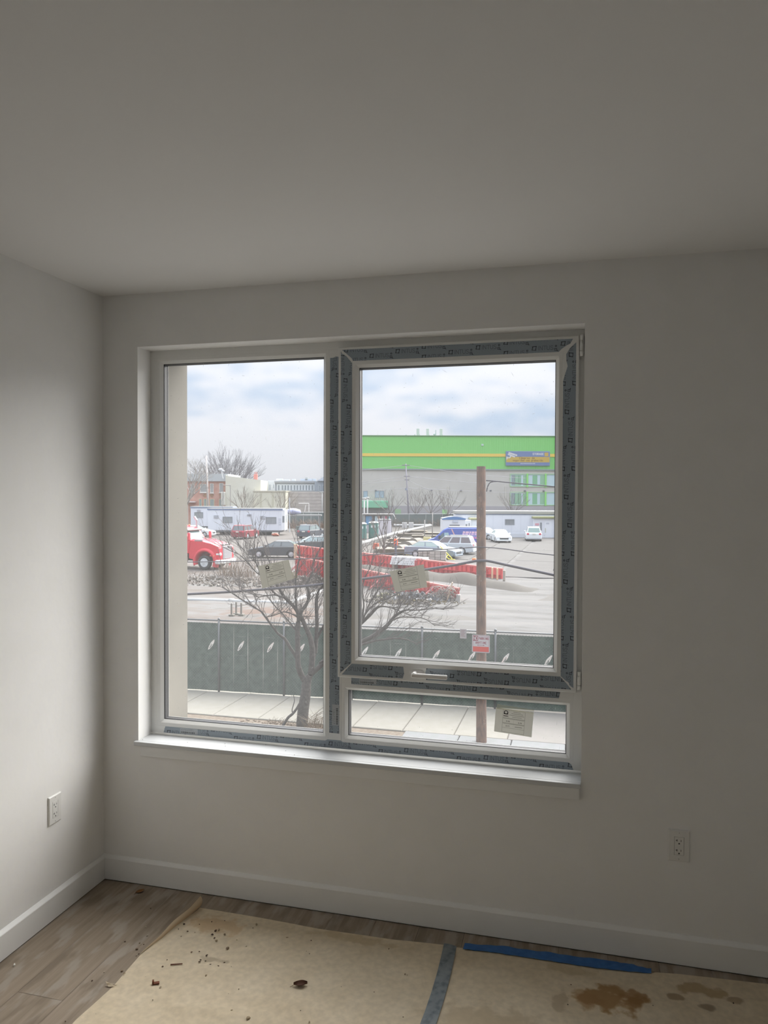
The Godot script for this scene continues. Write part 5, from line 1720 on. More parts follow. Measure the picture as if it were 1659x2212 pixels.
	# arched forms
	for q in [[Vector2(-14.18, -65.55), 0.85, 1.5, "near grey arched form right behind the orange vest"], [Vector2(-14.40, -70.04), 0.95, 1.8, "grey arched form beside the yellow mixer"], [Vector2(-15.11, -76.58), 0.9, 1.3, "tan arched form between the planks and the silver cars"]]:
		var af := thing("arched_form", q[3], "formwork", Vector3(q[0].x, GY, q[0].y), deg_to_rad(-24))
		st = nb()
		var prof := PackedVector2Array([Vector2(-q[2] / 2, 0), Vector2(q[2] / 2, 0)])
		for k in 9:
			var a := PI * k / 8.0
			prof.append(Vector2(cos(a) * q[2] / 2, q[1] * 0.35 + sin(a) * q[1] * 0.65))
		plate(st, prof, Transform3D(Basis.IDENTITY, Vector3(0, 0, -0.6)), 1.2)
		obj("shell", st, paint("bdb4a6", 2.5, 0.8), af)
	solid("yellow_mixer", "small yellow machine right of the orange vest", "machine", Vector3(-12.899, -3.508, -64.162), Vector3(0.9, 0.6, 0.5), "e2cf62")
	solid("yellow_crate", "pale yellow crate before the blue van's nose", "crate", Vector3(-14.275, -3.508, -78.522), Vector3(0.8, 0.95, 0.5), "dccf96")
	solid("orange_bin", "small orange red tub among the planks at the sash pane's left", "tub", Vector3(-18.087, -3.508, -70.992), Vector3(0.55, 0.6, 0.5), "d9694e")
	worker()
	# yellow trestle
	var tr := thing("yellow_trestle", "yellow folding trestle lying by the silver car's front wheel", "trestle", Vector3(-8.737, -3.508, -60.060))
	st = nb()
	for q in [[Vector3(-0.75, 1.15, 0), Vector3(0.3, 0.1, 0.0)], [Vector3(-0.9, 0.75, 0.2), Vector3(0.1, 0.05, 0.2)], [Vector3(-0.35, 0.75, 0), Vector3(-0.55, 0.25, 0.2)], [Vector3(-0.05, 0.4, 0), Vector3(-0.2, 0.2, 0.2)], [Vector3(0.1, 0.05, 0.1), Vector3(0.6, 0.03, 0.3)]]:
		cyl(st, q[0], q[1], 0.05, 0.05, 6)
	obj("frame", st, paint("e6dc6a", KS), tr)
	var cones := [[Vector2(-6.41, -58.84), "orange and yellow marker left of the wooden pole beyond the form wall"], [Vector2(-37.80, -91.74), "orange sack lying under the long white trailer"]]
	solid("marker", cones[0][1], "marker", Vector3(cones[0][0].x, GY + 0.06, cones[0][0].y), Vector3(0.3, 0.22, 0.3), "f28a55")
	st = nb()
	blob(st, Vector3(0, 0.16, 0), Vector3(0.55, 0.24, 0.4), 0.2, 8, 5)
	var ob := obj("sack", st, paint("f0805e", 2.8))
	ob.position = Vector3(cones[1][0].x, GY, cones[1][0].y)
	tag(ob, cones[1][1], "sack")
	# portable toilets, wrapped pallets and the little shed
	toilet("dark green portable toilet with a white roof beside the wrapped pallets", Vector3(-23.384, -3.508, -89.304), 10.0, 2.2)
	toilet("green portable toilet at the very left edge of the sash pane", Vector3(-24.534, -3.508, -87.792), 10.0, 2.1)
	var wp := thing("wrapped_pallet", "tall stack of goods in pale plastic wrap right of the green toilets", "pallet", Vector3(-24.058, -3.508, -97.755), deg_to_rad(14.6))
	sub(wp, "goods", Vector3(-1.05, 0.1, -0.8), Vector3(0.75, 2.15, 0.6), "d4cdd2", KS, 0.08)
	sub(wp, "wrap_strip", Vector3(0.62, 0.1, 0.56), Vector3(0.78, 2.1, 0.64), "e9e2e8", KS)
	sub(wp, "cover", Vector3(-1.1, 2.15, -0.85), Vector3(0.8, 2.28, 0.65), "f3f3f2", 3.2, 0.05)
	rubble("white_bags", "heap of white bags at the foot of the wrapped stack", "bags", Vector3(-22.546, -3.508, -90.740), Vector3(1.1, 0.5, 0.5), 40, 0.2, ["efecec", "ddd6da"], 2.8)
	var sh := thing("site_kiosk", "open kiosk with a pale overhanging roof and coloured posters behind the toilets", "kiosk", Vector3(-27.446, -3.508, -106.915), deg_to_rad(14.6))
	sub(sh, "back_wall", Vector3(-2.1, 0, -1.2), Vector3(2.0, 2.6, -1.1), "9d9aa0")
	sub(sh, "counter", Vector3(-2.1, 0, 0.0), Vector3(2.0, 1.1, 0.1), "b5b0b4")
	sub(sh, "roof", Vector3(-2.5, 2.62, -1.5), Vector3(2.2, 2.82, 0.7), "e2dfda", 3.4, 0.04)
	st = nb()
	cyl(st, Vector3(2.2, 2.75, 0.6), Vector3(2.6, 2.05, 0.6), 0.06, 0.06, 6)
	obj("awning_arm", st, paint("e6e6e4"), sh)
	for q in [[-1.5, 0.45, "6fa4cf"], [-0.35, 0.22, "cfe6ee"], [0.0, 0.2, "e3c0ae"], [0.7, 0.26, "c8c6d2"], [1.1, 0.16, "d9688a"], [1.55, 0.18, "aee2ea"]]:
		sub(sh, "poster", Vector3(q[0] - q[1], 1.2, 0.0), Vector3(q[0] + q[1], 2.45, 0.05), q[2])
	# white T-headed posts
	for q in [[Vector2(-29.53, -106.19), 5.1, "left of two tall white T-headed pipes behind the green toilets"], [Vector2(-31.79, -115.93), 5.2, "right of two tall white T-headed pipes behind the green toilets"]]:
		var tp := thing("vent_pipe", q[2], "pipe", Vector3(q[0].x, GY, q[0].y))
		st = nb(true)
		cyl(st, Vector3.ZERO, Vector3(0, q[1], 0), 0.12, 0.12, 8)
		obj("standpipe", st, paint("f3f3ef", 2.0), tp)
		st = nb(true)
		cyl(st, Vector3(-0.28, q[1], 0), Vector3(0.28, q[1], 0), 0.14, 0.14, 8)
		obj("head", st, paint("f3f3ef", 2.4), tp)
	var tf := thing("vent_pipe", "white pipe frame with a long crossbar at the left pane's right edge", "pipe", Vector3(-44.028, -3.508, -128.777))
	st = nb(true)
	cyl(st, Vector3(-0.1, 0, 0), Vector3(-0.1, 6.2, 0), 0.09, 0.09, 8)
	cyl(st, Vector3(0.28, 0, 0), Vector3(0.28, 6.2, 0), 0.09, 0.09, 8)
	obj("standpipes", st, paint("f3f3ef", 2.0), tf)
	st = nb(true)
	cyl(st, Vector3(-0.65, 6.2, 0), Vector3(0.9, 6.2, 0), 0.1, 0.1, 8)
	obj("crossbar", st, paint("f3f3ef", 2.4), tf)
	for q in [[Vector2(-26.85, -121.65), "left of two grey boxes on legs along the far pipe"], [Vector2(-25.81, -122.03), "right of two grey boxes on legs along the far pipe"]]:
		solid("grey_box", q[1], "box", Vector3(q[0].x, GY + 0.1, q[0].y), Vector3(0.85, 0.95, 0.6), "c9c6c4", 14.6)
	for q in [[Vector2(-15.85, -89.59), 3.4, "taller grey fence post standing in the timber yard"], [Vector2(-15.98, -85.35), 2.6, "shorter grey fence post standing in the timber yard"]]:
		st = nb(true)
		cyl(st, Vector3.ZERO, Vector3(0, q[1], 0), 0.06, 0.06, 6)
		var o := obj("fence_post", st, paint("b9b4ae", 2.0))
		o.position = Vector3(q[0].x, GY, q[0].y)
		tag(o, q[2], "post")
	# the dark fences at the back of the site
	back_fence("dark fence with a pale rail behind the toilets and the site cabin", Vector3(-36.271, -3.508, -124.630), Vector3(-20.195, -3.508, -137.617), 2.3, "66706f", "8d7a6c")
	back_fence("dark fence with brushwood behind the parked dark cars", Vector3(-46.054, -3.508, -116.769), Vector3(-39.454, -3.508, -121.279), 2.7, "6c7675", "a8917f")
	bare_tree("sapling", "thin bare sapling with upswept twigs beside the green toilets", Vector3(-12.551, -3.508, -52.979), 1.6, 0.09, 7, 1.1, 3, 0.45, 0.35, 2, "8d8681")
	bare_tree("sapling", "bare little tree between the toilets and the pipe, nearest the glass edge", Vector3(-14.321, -3.508, -55.472), 0.5, 0.05, 5, 0.9, 3, 0.5, 0.3, 2, "958d88")

func back_fence(label: String, a: Vector3, b: Vector3, h: float, tone: String, brush: String) -> void:
	var t := thing("yard_fence", label, "fence", a)
	var d := b - a
	var st := nb()
	var n := 12
	for k in n:
		var p := d * (float(k) / n)
		var q := d * (float(k + 1) / n)
		quad(st, p + Vector3(0, 0.1, 0.0), q + Vector3(0, 0.1, 0.0), q + Vector3(0, h - 0.1, 0.06 * sin(k * 1.7)), p + Vector3(0, h - 0.1, 0.06 * sin(k * 1.7 - 1.7)))
	obj("screen", st, paint(tone, KS, 0.9), t)
	st = nb(true)
	cyl(st, Vector3(0, h, 0), d + Vector3(0, h, 0), 0.05, 0.05, 6)
	obj("rail", st, paint("b9bdbd", KS), t)
	st = nb()
	for k in 7:
		cyl(st, d * (k / 6.0), d * (k / 6.0) + Vector3(0, h + 0.1, 0), 0.05, 0.05, 6)
	stuff(obj("posts", st, paint("b1b4b4", KS), t))
	st = nb()
	for k in 420:
		var p := d * rng.randf() + Vector3(0, 0, rng.randf_range(0.1, 0.9))
		var hh := rng.randf_range(0.4, 1.7)
		tube(st, PackedVector3Array([p, p + Vector3(rng.randf_range(-0.3, 0.3), hh * 0.6, 0.05), p + Vector3(rng.randf_range(-0.7, 0.7), hh, 0.1)]), 0.02, 0.008, 3)
	stuff(obj("brushwood", st, paint(brush, KS, 0.9), t))

func toilet(label: String, at: Vector3, turn: float, h: float) -> void:
	var t := thing("portable_toilet", label, "toilet", at, deg_to_rad(turn), "portable toilets")
	sub(t, "cabin", Vector3(-0.58, 0.08, -0.58), Vector3(0.58, h - 0.15, 0.58), "4d7e78", KS, 0.05)
	sub(t, "door", Vector3(-0.4, 0.16, 0.57), Vector3(0.4, h - 0.3, 0.61), "55877f", KS, 0.02)
	sub(t, "door_label", Vector3(-0.28, h - 0.75, 0.605), Vector3(0.28, h - 0.45, 0.62), "e3e8e8")
	sub(t, "side_vent", Vector3(0.57, h - 0.75, -0.2), Vector3(0.6, h - 0.45, 0.2), "dfe6e6")
	var st := nb()
	for s in [1.0, -1.0]:
		quad(st, Vector3(-0.64 * s, h - 0.16, 0.64 * s), Vector3(0.64 * s, h - 0.16, 0.64 * s), Vector3(0.4 * s, h + 0.04, 0.1 * s), Vector3(-0.4 * s, h + 0.04, 0.1 * s))
	quad(st, Vector3(-0.4, h + 0.04, 0.1), Vector3(0.4, h + 0.04, 0.1), Vector3(0.4, h + 0.04, -0.1), Vector3(-0.4, h + 0.04, -0.1))
	tri(st, Vector3(0.64, h - 0.16, 0.64), Vector3(0.64, h - 0.16, -0.64), Vector3(0.4, h + 0.04, 0))
	tri(st, Vector3(-0.64, h - 0.16, -0.64), Vector3(-0.64, h - 0.16, 0.64), Vector3(-0.4, h + 0.04, 0))
	obj("roof", st, paint("f1f4f2", 4.0), t)
	sub(t, "skid", Vector3(-0.62, 0, -0.6), Vector3(0.62, 0.08, 0.6), "6b6b6b")

# a small standing figure whose body is one surface
func worker() -> void:
	var t := thing("person", "person in an orange vest and white hard hat, standing behind the red form wall", "person", Vector3(-13.971, -3.508, -62.678), deg_to_rad(-60))
	var joints := [[Vector3(0, 0.98, 0), Vector3(0, 1.42, 0), 0.155, 0.165], [Vector3(0, 1.42, 0), Vector3(0, 1.56, 0.01), 0.09, 0.06], [Vector3(0, 1.66, 0.02), Vector3(0, 1.72, 0.02), 0.095, 0.1]]
	for s in [-1.0, 1.0]:
		joints.append([Vector3(0.1 * s, 0.98, 0), Vector3(0.11 * s, 0.52, 0.02), 0.1, 0.07])
		joints.append([Vector3(0.11 * s, 0.52, 0.02), Vector3(0.11 * s, 0.08, -0.02), 0.068, 0.05])
		joints.append([Vector3(0.11 * s, 0.06, -0.02), Vector3(0.12 * s, 0.05, 0.14), 0.05, 0.042])
		joints.append([Vector3(0.17 * s, 1.43, 0), Vector3(0.24 * s, 1.15, 0.02), 0.065, 0.05])
		joints.append([Vector3(0.24 * s, 1.15, 0.02), Vector3(0.18 * s, 1.0, 0.2), 0.048, 0.038])
		for k in 5:
			joints.append([Vector3(0.18 * s, 0.99, 0.21), Vector3((0.15 + 0.018 * k) * s, 0.95, 0.27 - 0.01 * absf(k - 2.0)), 0.016, 0.01])
	var st := nb(true)
	nets(st, joints, 0.035)
	obj("body", st, paint("6f7380", KS), t)
	st = nb(true)
	nets(st, [[Vector3(0, 1.0, 0), Vector3(0, 1.4, 0), 0.175, 0.185], [Vector3(-0.15, 1.42, 0), Vector3(0.15, 1.42, 0), 0.085, 0.085]], 0.04)
	obj("vest", st, paint("f0693a", KS), t)
	st = nb(true)
	lathe(st, [Vector2(0.16, 1.73), Vector2(0.125, 1.74), Vector2(0.115, 1.80), Vector2(0.07, 1.855), Vector2(0.0, 1.87)], Transform3D(Basis.IDENTITY, Vector3(0, 0, 0.02)), 12)
	obj("hard_hat", st, paint("f4f2ee", 3.0), t)
	st = nb(true)
	nets(st, [[Vector3(0, 1.64, 0.045), Vector3(0, 1.7, 0.045), 0.08, 0.085], [Vector3(0, 1.675, 0.12), Vector3(0, 1.66, 0.145), 0.018, 0.014]], 0.015)
	obj("face", st, paint("c08d74", KS), t)

# surface nets round tapered capsules joined by a smooth minimum
func nets(st: SurfaceTool, joints: Array, cell: float) -> void:
	var lo := Vector3.INF
	var hi := -Vector3.INF
	for j in joints:
		var r: float = maxf(j[2], j[3]) + cell * 2.0
		for p in [j[0], j[1]]:
			lo = lo.min(p - Vector3.ONE * r)
			hi = hi.max(p + Vector3.ONE * r)
	var n := Vector3i(((hi - lo) / cell).ceil()) + Vector3i.ONE
	var f := PackedFloat32Array()
	f.resize(n.x * n.y * n.z)
	for z in n.z:
		for y in n.y:
			for x in n.x:
				var p := lo + Vector3(x, y, z) * cell
				var d := 1e9
				for j in joints:
					var ab: Vector3 = j[1] - j[0]
					var t := clampf((p - j[0]).dot(ab) / maxf(ab.length_squared(), 1e-9), 0, 1)
					var e: float = (p - (j[0] + ab * t)).length() - lerpf(j[2], j[3], t)
					var h := clampf(0.5 + 0.5 * (d - e) / 0.03, 0, 1)
					d = lerpf(d, e, h) - 0.03 * h * (1.0 - h) if d < 1e8 else e
				f[x + n.x * (y + n.y * z)] = d
	var at := {}
	for z in n.z - 1:
		for y in n.y - 1:
			for x in n.x - 1:
				var acc := Vector3.ZERO
				var cnt := 0
				for e in [[0, 1], [0, 2], [0, 4], [1, 3], [1, 5], [2, 3], [2, 6], [3, 7], [4, 5], [4, 6], [5, 7], [6, 7]]:
					var a := Vector3i(x + (e[0] & 1), y + ((e[0] >> 1) & 1), z + (e[0] >> 2))
					var b := Vector3i(x + (e[1] & 1), y + ((e[1] >> 1) & 1), z + (e[1] >> 2))
					var fa := f[a.x + n.x * (a.y + n.y * a.z)]
					var fb := f[b.x + n.x * (b.y + n.y * b.z)]
					if (fa < 0.0) != (fb < 0.0):
						acc += Vector3(a).lerp(Vector3(b), fa / (fa - fb))
						cnt += 1
				if cnt:
					at[Vector3i(x, y, z)] = lo + acc / cnt * cell
	var U := [Vector3i(1, 0, 0), Vector3i(0, 1, 0), Vector3i(0, 0, 1)]
	for c in at:
		for ax in 3:
			var u: Vector3i = U[(ax + 1) % 3]
			var v: Vector3i = U[(ax + 2) % 3]
			var b: Vector3i = c + U[ax]
			if b.x >= n.x or b.y >= n.y or b.z >= n.z:
				continue
			var fa := f[c.x + n.x * (c.y + n.y * c.z)]
			var fb := f[b.x + n.x * (b.y + n.y * b.z)]
			if (fa < 0.0) == (fb < 0.0) or not (at.has(c - u) and at.has(c - v) and at.has(c - u - v)):
				continue
			if fa < 0.0:
				quad(st, at[c], at[c - u], at[c - u - v], at[c - v])
			else:
				quad(st, at[c], at[c - v], at[c - u - v], at[c - u])

# ---------------------------------------------------------------- vehicles (front towards +x)
func loaf(st: SurfaceTool, poly: PackedVector2Array, zh: float, bev: float, k: float) -> void:
	if signed_area(poly) < 0.0:
		poly.reverse()
	var c := Vector2.ZERO
	for p in poly:
		c += p / poly.size()
	var inn := PackedVector2Array()
	for p in poly:
		inn.append(c + (p - c) * Vector2(1.0 - (1.0 - k) * 0.35, k))
	var n := poly.size()
	for i in n:
		var j := (i + 1) % n
		var a := poly[i]
		var b := poly[j]
		quad(st, Vector3(b.x, b.y, -zh + bev), Vector3(a.x, a.y, -zh + bev), Vector3(a.x, a.y, zh - bev), Vector3(b.x, b.y, zh - bev))
		quad(st, Vector3(a.x, a.y, zh - bev), Vector3(inn[i].x, inn[i].y, zh), Vector3(inn[j].x, inn[j].y, zh), Vector3(b.x, b.y, zh - bev))
		quad(st, Vector3(b.x, b.y, -zh + bev), Vector3(inn[j].x, inn[j].y, -zh), Vector3(inn[i].x, inn[i].y, -zh), Vector3(a.x, a.y, -zh + bev))
	var ix := Geometry2D.triangulate_polygon(inn)
	for q in range(0, ix.size(), 3):
		var t := [inn[ix[q]], inn[ix[q + 1]], inn[ix[q + 2]]]
		if (t[1] - t[0]).cross(t[2] - t[0]) < 0.0:
			t = [t[0], t[2], t[1]]
		tri(st, Vector3(t[0].x, t[0].y, zh), Vector3(t[1].x, t[1].y, zh), Vector3(t[2].x, t[2].y, zh))
		tri(st, Vector3(t[2].x, t[2].y, -zh), Vector3(t[1].x, t[1].y, -zh), Vector3(t[0].x, t[0].y, -zh))

func inset_quad(st: SurfaceTool, a: Vector3, b: Vector3, c: Vector3, d: Vector3, m: float, lift: float) -> void:
	var n := (b - a).cross(d - a).normalized() * lift
	var ctr := (a + b + c + d) * 0.25
	var P := func(p: Vector3) -> Vector3: return ctr + (p - ctr) * m + n
	quad(st, P.call(a), P.call(b), P.call(c), P.call(d))

func wheel(t: Node3D, at: Vector3, r: float, w: float, rim: String) -> void:
	var o := Node3D.new()
	join(o, "wheel", t)
	o.position = at
	var st := nb(true)
	var s := signf(at.z)
	var X := Transform3D(Basis(Vector3.RIGHT, PI / 2 * s), Vector3.ZERO)
	lathe(st, [Vector2(0, -w / 2), Vector2(r * 0.9, -w / 2), Vector2(r, -w * 0.3), Vector2(r, w * 0.3), Vector2(r * 0.92, w / 2), Vector2(r * 0.66, w / 2), Vector2(r * 0.62, w * 0.35), Vector2(0, w * 0.35)], X, 18)
	obj("tyre", st, paint("3a3a3d", KS, 0.85), o)
	st = nb(true)
	lathe(st, [Vector2(r * 0.64, w * 0.36), Vector2(r * 0.6, w * 0.47), Vector2(r * 0.5, w * 0.40), Vector2(r * 0.2, w * 0.42), Vector2(r * 0.16, w * 0.5), Vector2(0, w * 0.5)], X, 18)
	st.set_smooth_group(-1)
	for k in 9:
		var a := TAU * k / 9.0
		box(st, Vector3(r * 0.16, w * 0.38, -r * 0.05), Vector3(r * 0.58, w * 0.48, r * 0.05), X * Transform3D(Basis(Vector3.UP, a), Vector3.ZERO))
	obj("rim", st, paint(rim, KS, 0.35, 0.2), o)

func car(called: String, label: String, at: Vector3, turn: float, p: Dictionary, tone: String, group := "") -> Node3D:
	var t := thing(called, label, p.get("cat", "car"), at, deg_to_rad(turn), group)
	var L: float = p.L
	var W: float = p.W
	var body := paint(tone, KS, 0.3)
	var fw: float = L / 2 - p.fo
	var rw: float = fw - p.wb
	var r: float = p.r
	var yb := 0.22
	var poly := PackedVector2Array()
	poly.append(Vector2(-L / 2 + 0.06, yb + 0.08))
	for c in [rw, fw]:
		poly.append(Vector2(c - r * 1.16, yb))
		for k in 9:
			var a := PI - PI * k / 8.0
			poly.append(Vector2(c + cos(a) * r * 1.14, r * 0.95 + sin(a) * r * 1.14))
		poly.append(Vector2(c + r * 1.16, yb))
	for q in p.top:
		poly.append(Vector2(q[0], q[1]))
	var st := nb()
	loaf(st, poly, W / 2, 0.09, 0.9)
	obj("body", st, body, t)
	# inside of the wheel arches
	st = nb()
	box(st, Vector3(-L / 2 + 0.25, 0.24, -W / 2 + 0.22), Vector3(L / 2 - 0.3, p.belt - 0.25, W / 2 - 0.22))
	obj("underbody", st, paint("2b2b2d"), t)
	# cabin
	var g: Array = p.cab   # base front, base rear, roof front, roof rear, roof height
	var b0: float = W / 2 - 0.09
	var b1: float = W / 2 - p.get("tum", 0.27)
	var y0: float = p.belt - 0.02
	var y1: float = g[4]
	var y0r: float = p.get("rbelt", p.belt) - 0.02
	var A := [Vector3(g[0], y0, b0), Vector3(g[1], y0r, b0), Vector3(g[3], y1 - 0.03, b1), Vector3(g[2], y1 - 0.02, b1)]   # right side: base front, base rear, roof rear, roof front
	var B := []
	for q in A:
		B.append(Vector3(q.x, q.y, -q.z))
	st = nb()
	quad(st, A[1], A[0], A[3], A[2])
	quad(st, B[0], B[1], B[2], B[3])
	quad(st, A[0], B[0], B[3], A[3])
	quad(st, B[1], A[1], A[2], B[2])
	var rt := [Vector3(lerpf(g[2], g[3], 0.12), y1 + 0.02, b1 - 0.12), Vector3(lerpf(g[2], g[3], 0.88), y1 + 0.02, b1 - 0.12)]
	var rl := [rt[0] * Vector3(1, 1, -1), rt[1] * Vector3(1, 1, -1)]
	quad(st, A[3], rt[0], rt[1], A[2])
	quad(st, B[3], B[2], rl[1], rl[0])
	quad(st, rt[0], rl[0], rl[1], rt[1])
	quad(st, A[3], B[3], rl[0], rt[0])
	quad(st, B[2], A[2], rt[1], rl[1])
	obj("cabin", st, body, t)
	var gm := paint(p.get("glass", "7d8a8c"), KS, 0.12)
	st = nb()
	inset_quad(st, A[0], B[0], B[3], A[3], 0.9, 0.012)
	obj("windscreen", st, gm, t)
	st = nb()
	inset_quad(st, B[1], A[1], A[2], B[2], 0.86, 0.012)
	obj("rear_window", st, gm, t)
	var nwin: int = p.get("wins", 2)
	for s in [1.0, -1.0]:
		for k in nwin:
			var f0 := float(k) / nwin + 0.025
			var f1 := float(k + 1) / nwin - 0.025
			var Q := func(f: float, v: float) -> Vector3:
				var lo: Vector3 = (A[0] as Vector3).lerp(A[1], f)
				var hi: Vector3 = (A[3] as Vector3).lerp(A[2], f)
				var w := lo.lerp(hi, v)
				return Vector3(w.x, w.y, (w.z + 0.01) * s)
			st = nb()
			if s > 0:
				quad(st, Q.call(f1, 0.12), Q.call(f0, 0.12), Q.call(f0, 0.88), Q.call(f1, 0.88))
			else:
				quad(st, Q.call(f0, 0.12), Q.call(f1, 0.12), Q.call(f1, 0.88), Q.call(f0, 0.88))
			obj("side_window", st, gm, t)
		for x in [fw, rw]:
			wheel(t, Vector3(x, r, (W / 2 - 0.11) * s), r, 0.22, p.get("rim", "d0d3d6"))
		sub(t, "mirror", Vector3(g[0] - 0.25, p.belt, (W / 2 + 0.02) * s - 0.1), Vector3(g[0] - 0.08, p.belt + 0.16, (W / 2 + 0.02) * s + 0.1), tone, KS, 0.03)
		var lz: float = (W / 2 - 0.3) * s
		sub(t, "headlight", Vector3(L / 2 - 0.3, p.nose - 0.2, lz - 0.2), Vector3(L / 2 - 0.02, p.nose - 0.04, lz + 0.2), "eef2f4", KS, 0.03, 0.2)
		sub(t, "tail_light", Vector3(-L / 2 - 0.01, p.tail - 0.26, lz - 0.14 + 0.08 * s), Vector3(-L / 2 + 0.28, p.tail - 0.04, lz + 0.14 + 0.08 * s), "d4475a", KS, 0.02, 0.3)
		if p.has("rails"):
			sub(t, "roof_rail", Vector3(g[3] + 0.1, y1, b1 * s - 0.03), Vector3(g[2] - 0.2, y1 + 0.07, b1 * s + 0.03), p.rails, KS, 0.01)
	sub(t, "grille", Vector3(L / 2 - 0.06, p.nose - 0.36, -W / 2 + 0.4), Vector3(L / 2 + 0.005, p.nose - 0.14, W / 2 - 0.4), "4d5053", KS, 0.02)
	sub(t, "front_bumper", Vector3(L / 2 - 0.3, 0.24, -W / 2 + 0.06), Vector3(L / 2 + 0.03, 0.42, W / 2 - 0.06), p.get("bump", tone), KS, 0.05)
	sub(t, "rear_bumper", Vector3(-L / 2 - 0.03, 0.28, -W / 2 + 0.06), Vector3(-L / 2 + 0.25, 0.48, W / 2 - 0.06), p.get("bump", tone), KS, 0.05)
	sub(t, "number_plate", Vector3(-L / 2 - 0.04, p.tail - 0.24, -0.2), Vector3(-L / 2 + 0.1, p.tail - 0.09, 0.2), "d9d6cc", KS, 0.005)
	return t

func vehicles() -> void:
	var sedan := {"L": 4.85, "W": 1.83, "fo": 0.95, "wb": 2.78, "r": 0.34, "belt": 0.98, "rbelt": 1.0, "nose": 0.78, "tail": 0.98, "wins": 2, "cab": [1.05, -1.85, 0.15, -1.1, 1.46],
		"top": [[2.25, 0.24], [2.42, 0.42], [2.40, 0.66], [2.25, 0.78], [1.1, 0.98], [-1.8, 1.02], [-2.25, 1.0], [-2.4, 0.9], [-2.42, 0.5]]}
	var suv := {"L": 4.75, "W": 1.87, "fo": 0.92, "wb": 2.78, "r": 0.37, "belt": 1.05, "nose": 0.95, "tail": 1.08, "wins": 3, "tum": 0.22, "cab": [1.1, -2.25, 0.35, -1.95, 1.72], "rails": "8a8a8c",
		"top": [[2.2, 0.26], [2.37, 0.45], [2.35, 0.8], [2.2, 0.95], [1.15, 1.08], [-2.25, 1.1], [-2.37, 0.95], [-2.38, 0.5]]}
	var dark := sedan.duplicate()
	dark.glass = "6f787c"
	car("sedan", "black saloon car seen from its left side with silver spoked wheels", Vector3(-23.431, -3.508, -58.074), 194.0, dark, "4c5156")
	var d2 := sedan.duplicate()
	d2.glass = "9fb0b2"
	car("sedan", "dark saloon car parked behind the black saloon, its tail light showing", Vector3(-23.228, -3.508, -66.209), 30.0 + 180.0, d2, "555b60")
	car("sedan", "grey saloon partly hidden by the window bar, behind the two dark saloons", Vector3(-23.762, -3.508, -72.186), 205.0, d2, "7b8385")
	var s1 := suv.duplicate()
	s1.glass = "70777b"
	car("suv", "dark red estate car seen from behind at an angle, before the white trailer", Vector3(-39.132, -3.508, -85.161), 91.0, s1, "93343f")
	var s2 := suv.duplicate()
	s2.glass = "8d9a9b"
	car("suv", "dark grey estate car behind the saloons at the left pane's right edge", Vector3(-31.637, -3.508, -88.855), 86.0, s2, "53575f")
	var s3 := sedan.duplicate()
	s3.glass = "a9b9b5"
	car("sedan", "white car half hidden behind the red lorry's cab", Vector3(-47.169, -3.508, -87.266), 8.0, s3, "e8ecee")
	var s4 := sedan.duplicate()
	s4.glass = "9db4ad"
	s4.tum = 0.3
	car("sedan", "white saloon car facing us, parked alone on the yard by the pole", Vector3(-7.168, -3.508, -87.269), -74.0, s4, "eff2f3")
	var s5 := suv.duplicate()
	s5.glass = "8fa5a0"
	s5.bump = "b9bcc0"
	car("suv", "white estate car with its back to us, before the long white cabin", Vector3(-3.608, -3.508, -91.514), 96.0, s5, "e9ecee")
	var s6 := suv.duplicate()
	s6.glass = "7c7478"
	car("suv", "silver estate car parked between the blue van and the grey blue saloon", Vector3(-9.687, -3.508, -66.360), 180.0 - 4.0, s6, "c9ced3")
	var s7 := sedan.duplicate()
	s7.glass = "a9bdba"
	car("sedan", "grey blue saloon car facing right in front of the silver estate", Vector3(-10.350, -3.508, -61.619), -14.0, s7, "8592a0")
	car("sedan", "pale car half hidden behind the wooden pole", Vector3(-9.601, -3.508, -92.789), -40.0, s4, "d3d9e0")
	car("sedan", "pale car parked beyond the fence behind the trailers", Vector3(-50.349, -3.508, -134.129), 0.0, s3, "d9dde6")
	van()
	lorry()
	solid("refuse_bin", "tall dark green refuse bin behind the parked dark cars", "bin", Vector3(-38.289, -3.508, -101.542), Vector3(0.55, 1.0, 0.55), "66716c", 10.0)
	var pc := thing("plywood_crate", "pale plywood crate standing right of the refuse bin", "crate", Vector3(-38.209, -3.508, -103.151), deg_to_rad(12))
	for k in 4:
		sub(pc, "slat", Vector3(-0.32 + 0.16 * k, 0.0, 0.28), Vector3(-0.18 + 0.16 * k, 0.95, 0.32), "cdb9a4")
	sub(pc, "box_shell", Vector3(-0.32, 0.02, -0.28), Vector3(0.32, 0.93, 0.28), "bda994")

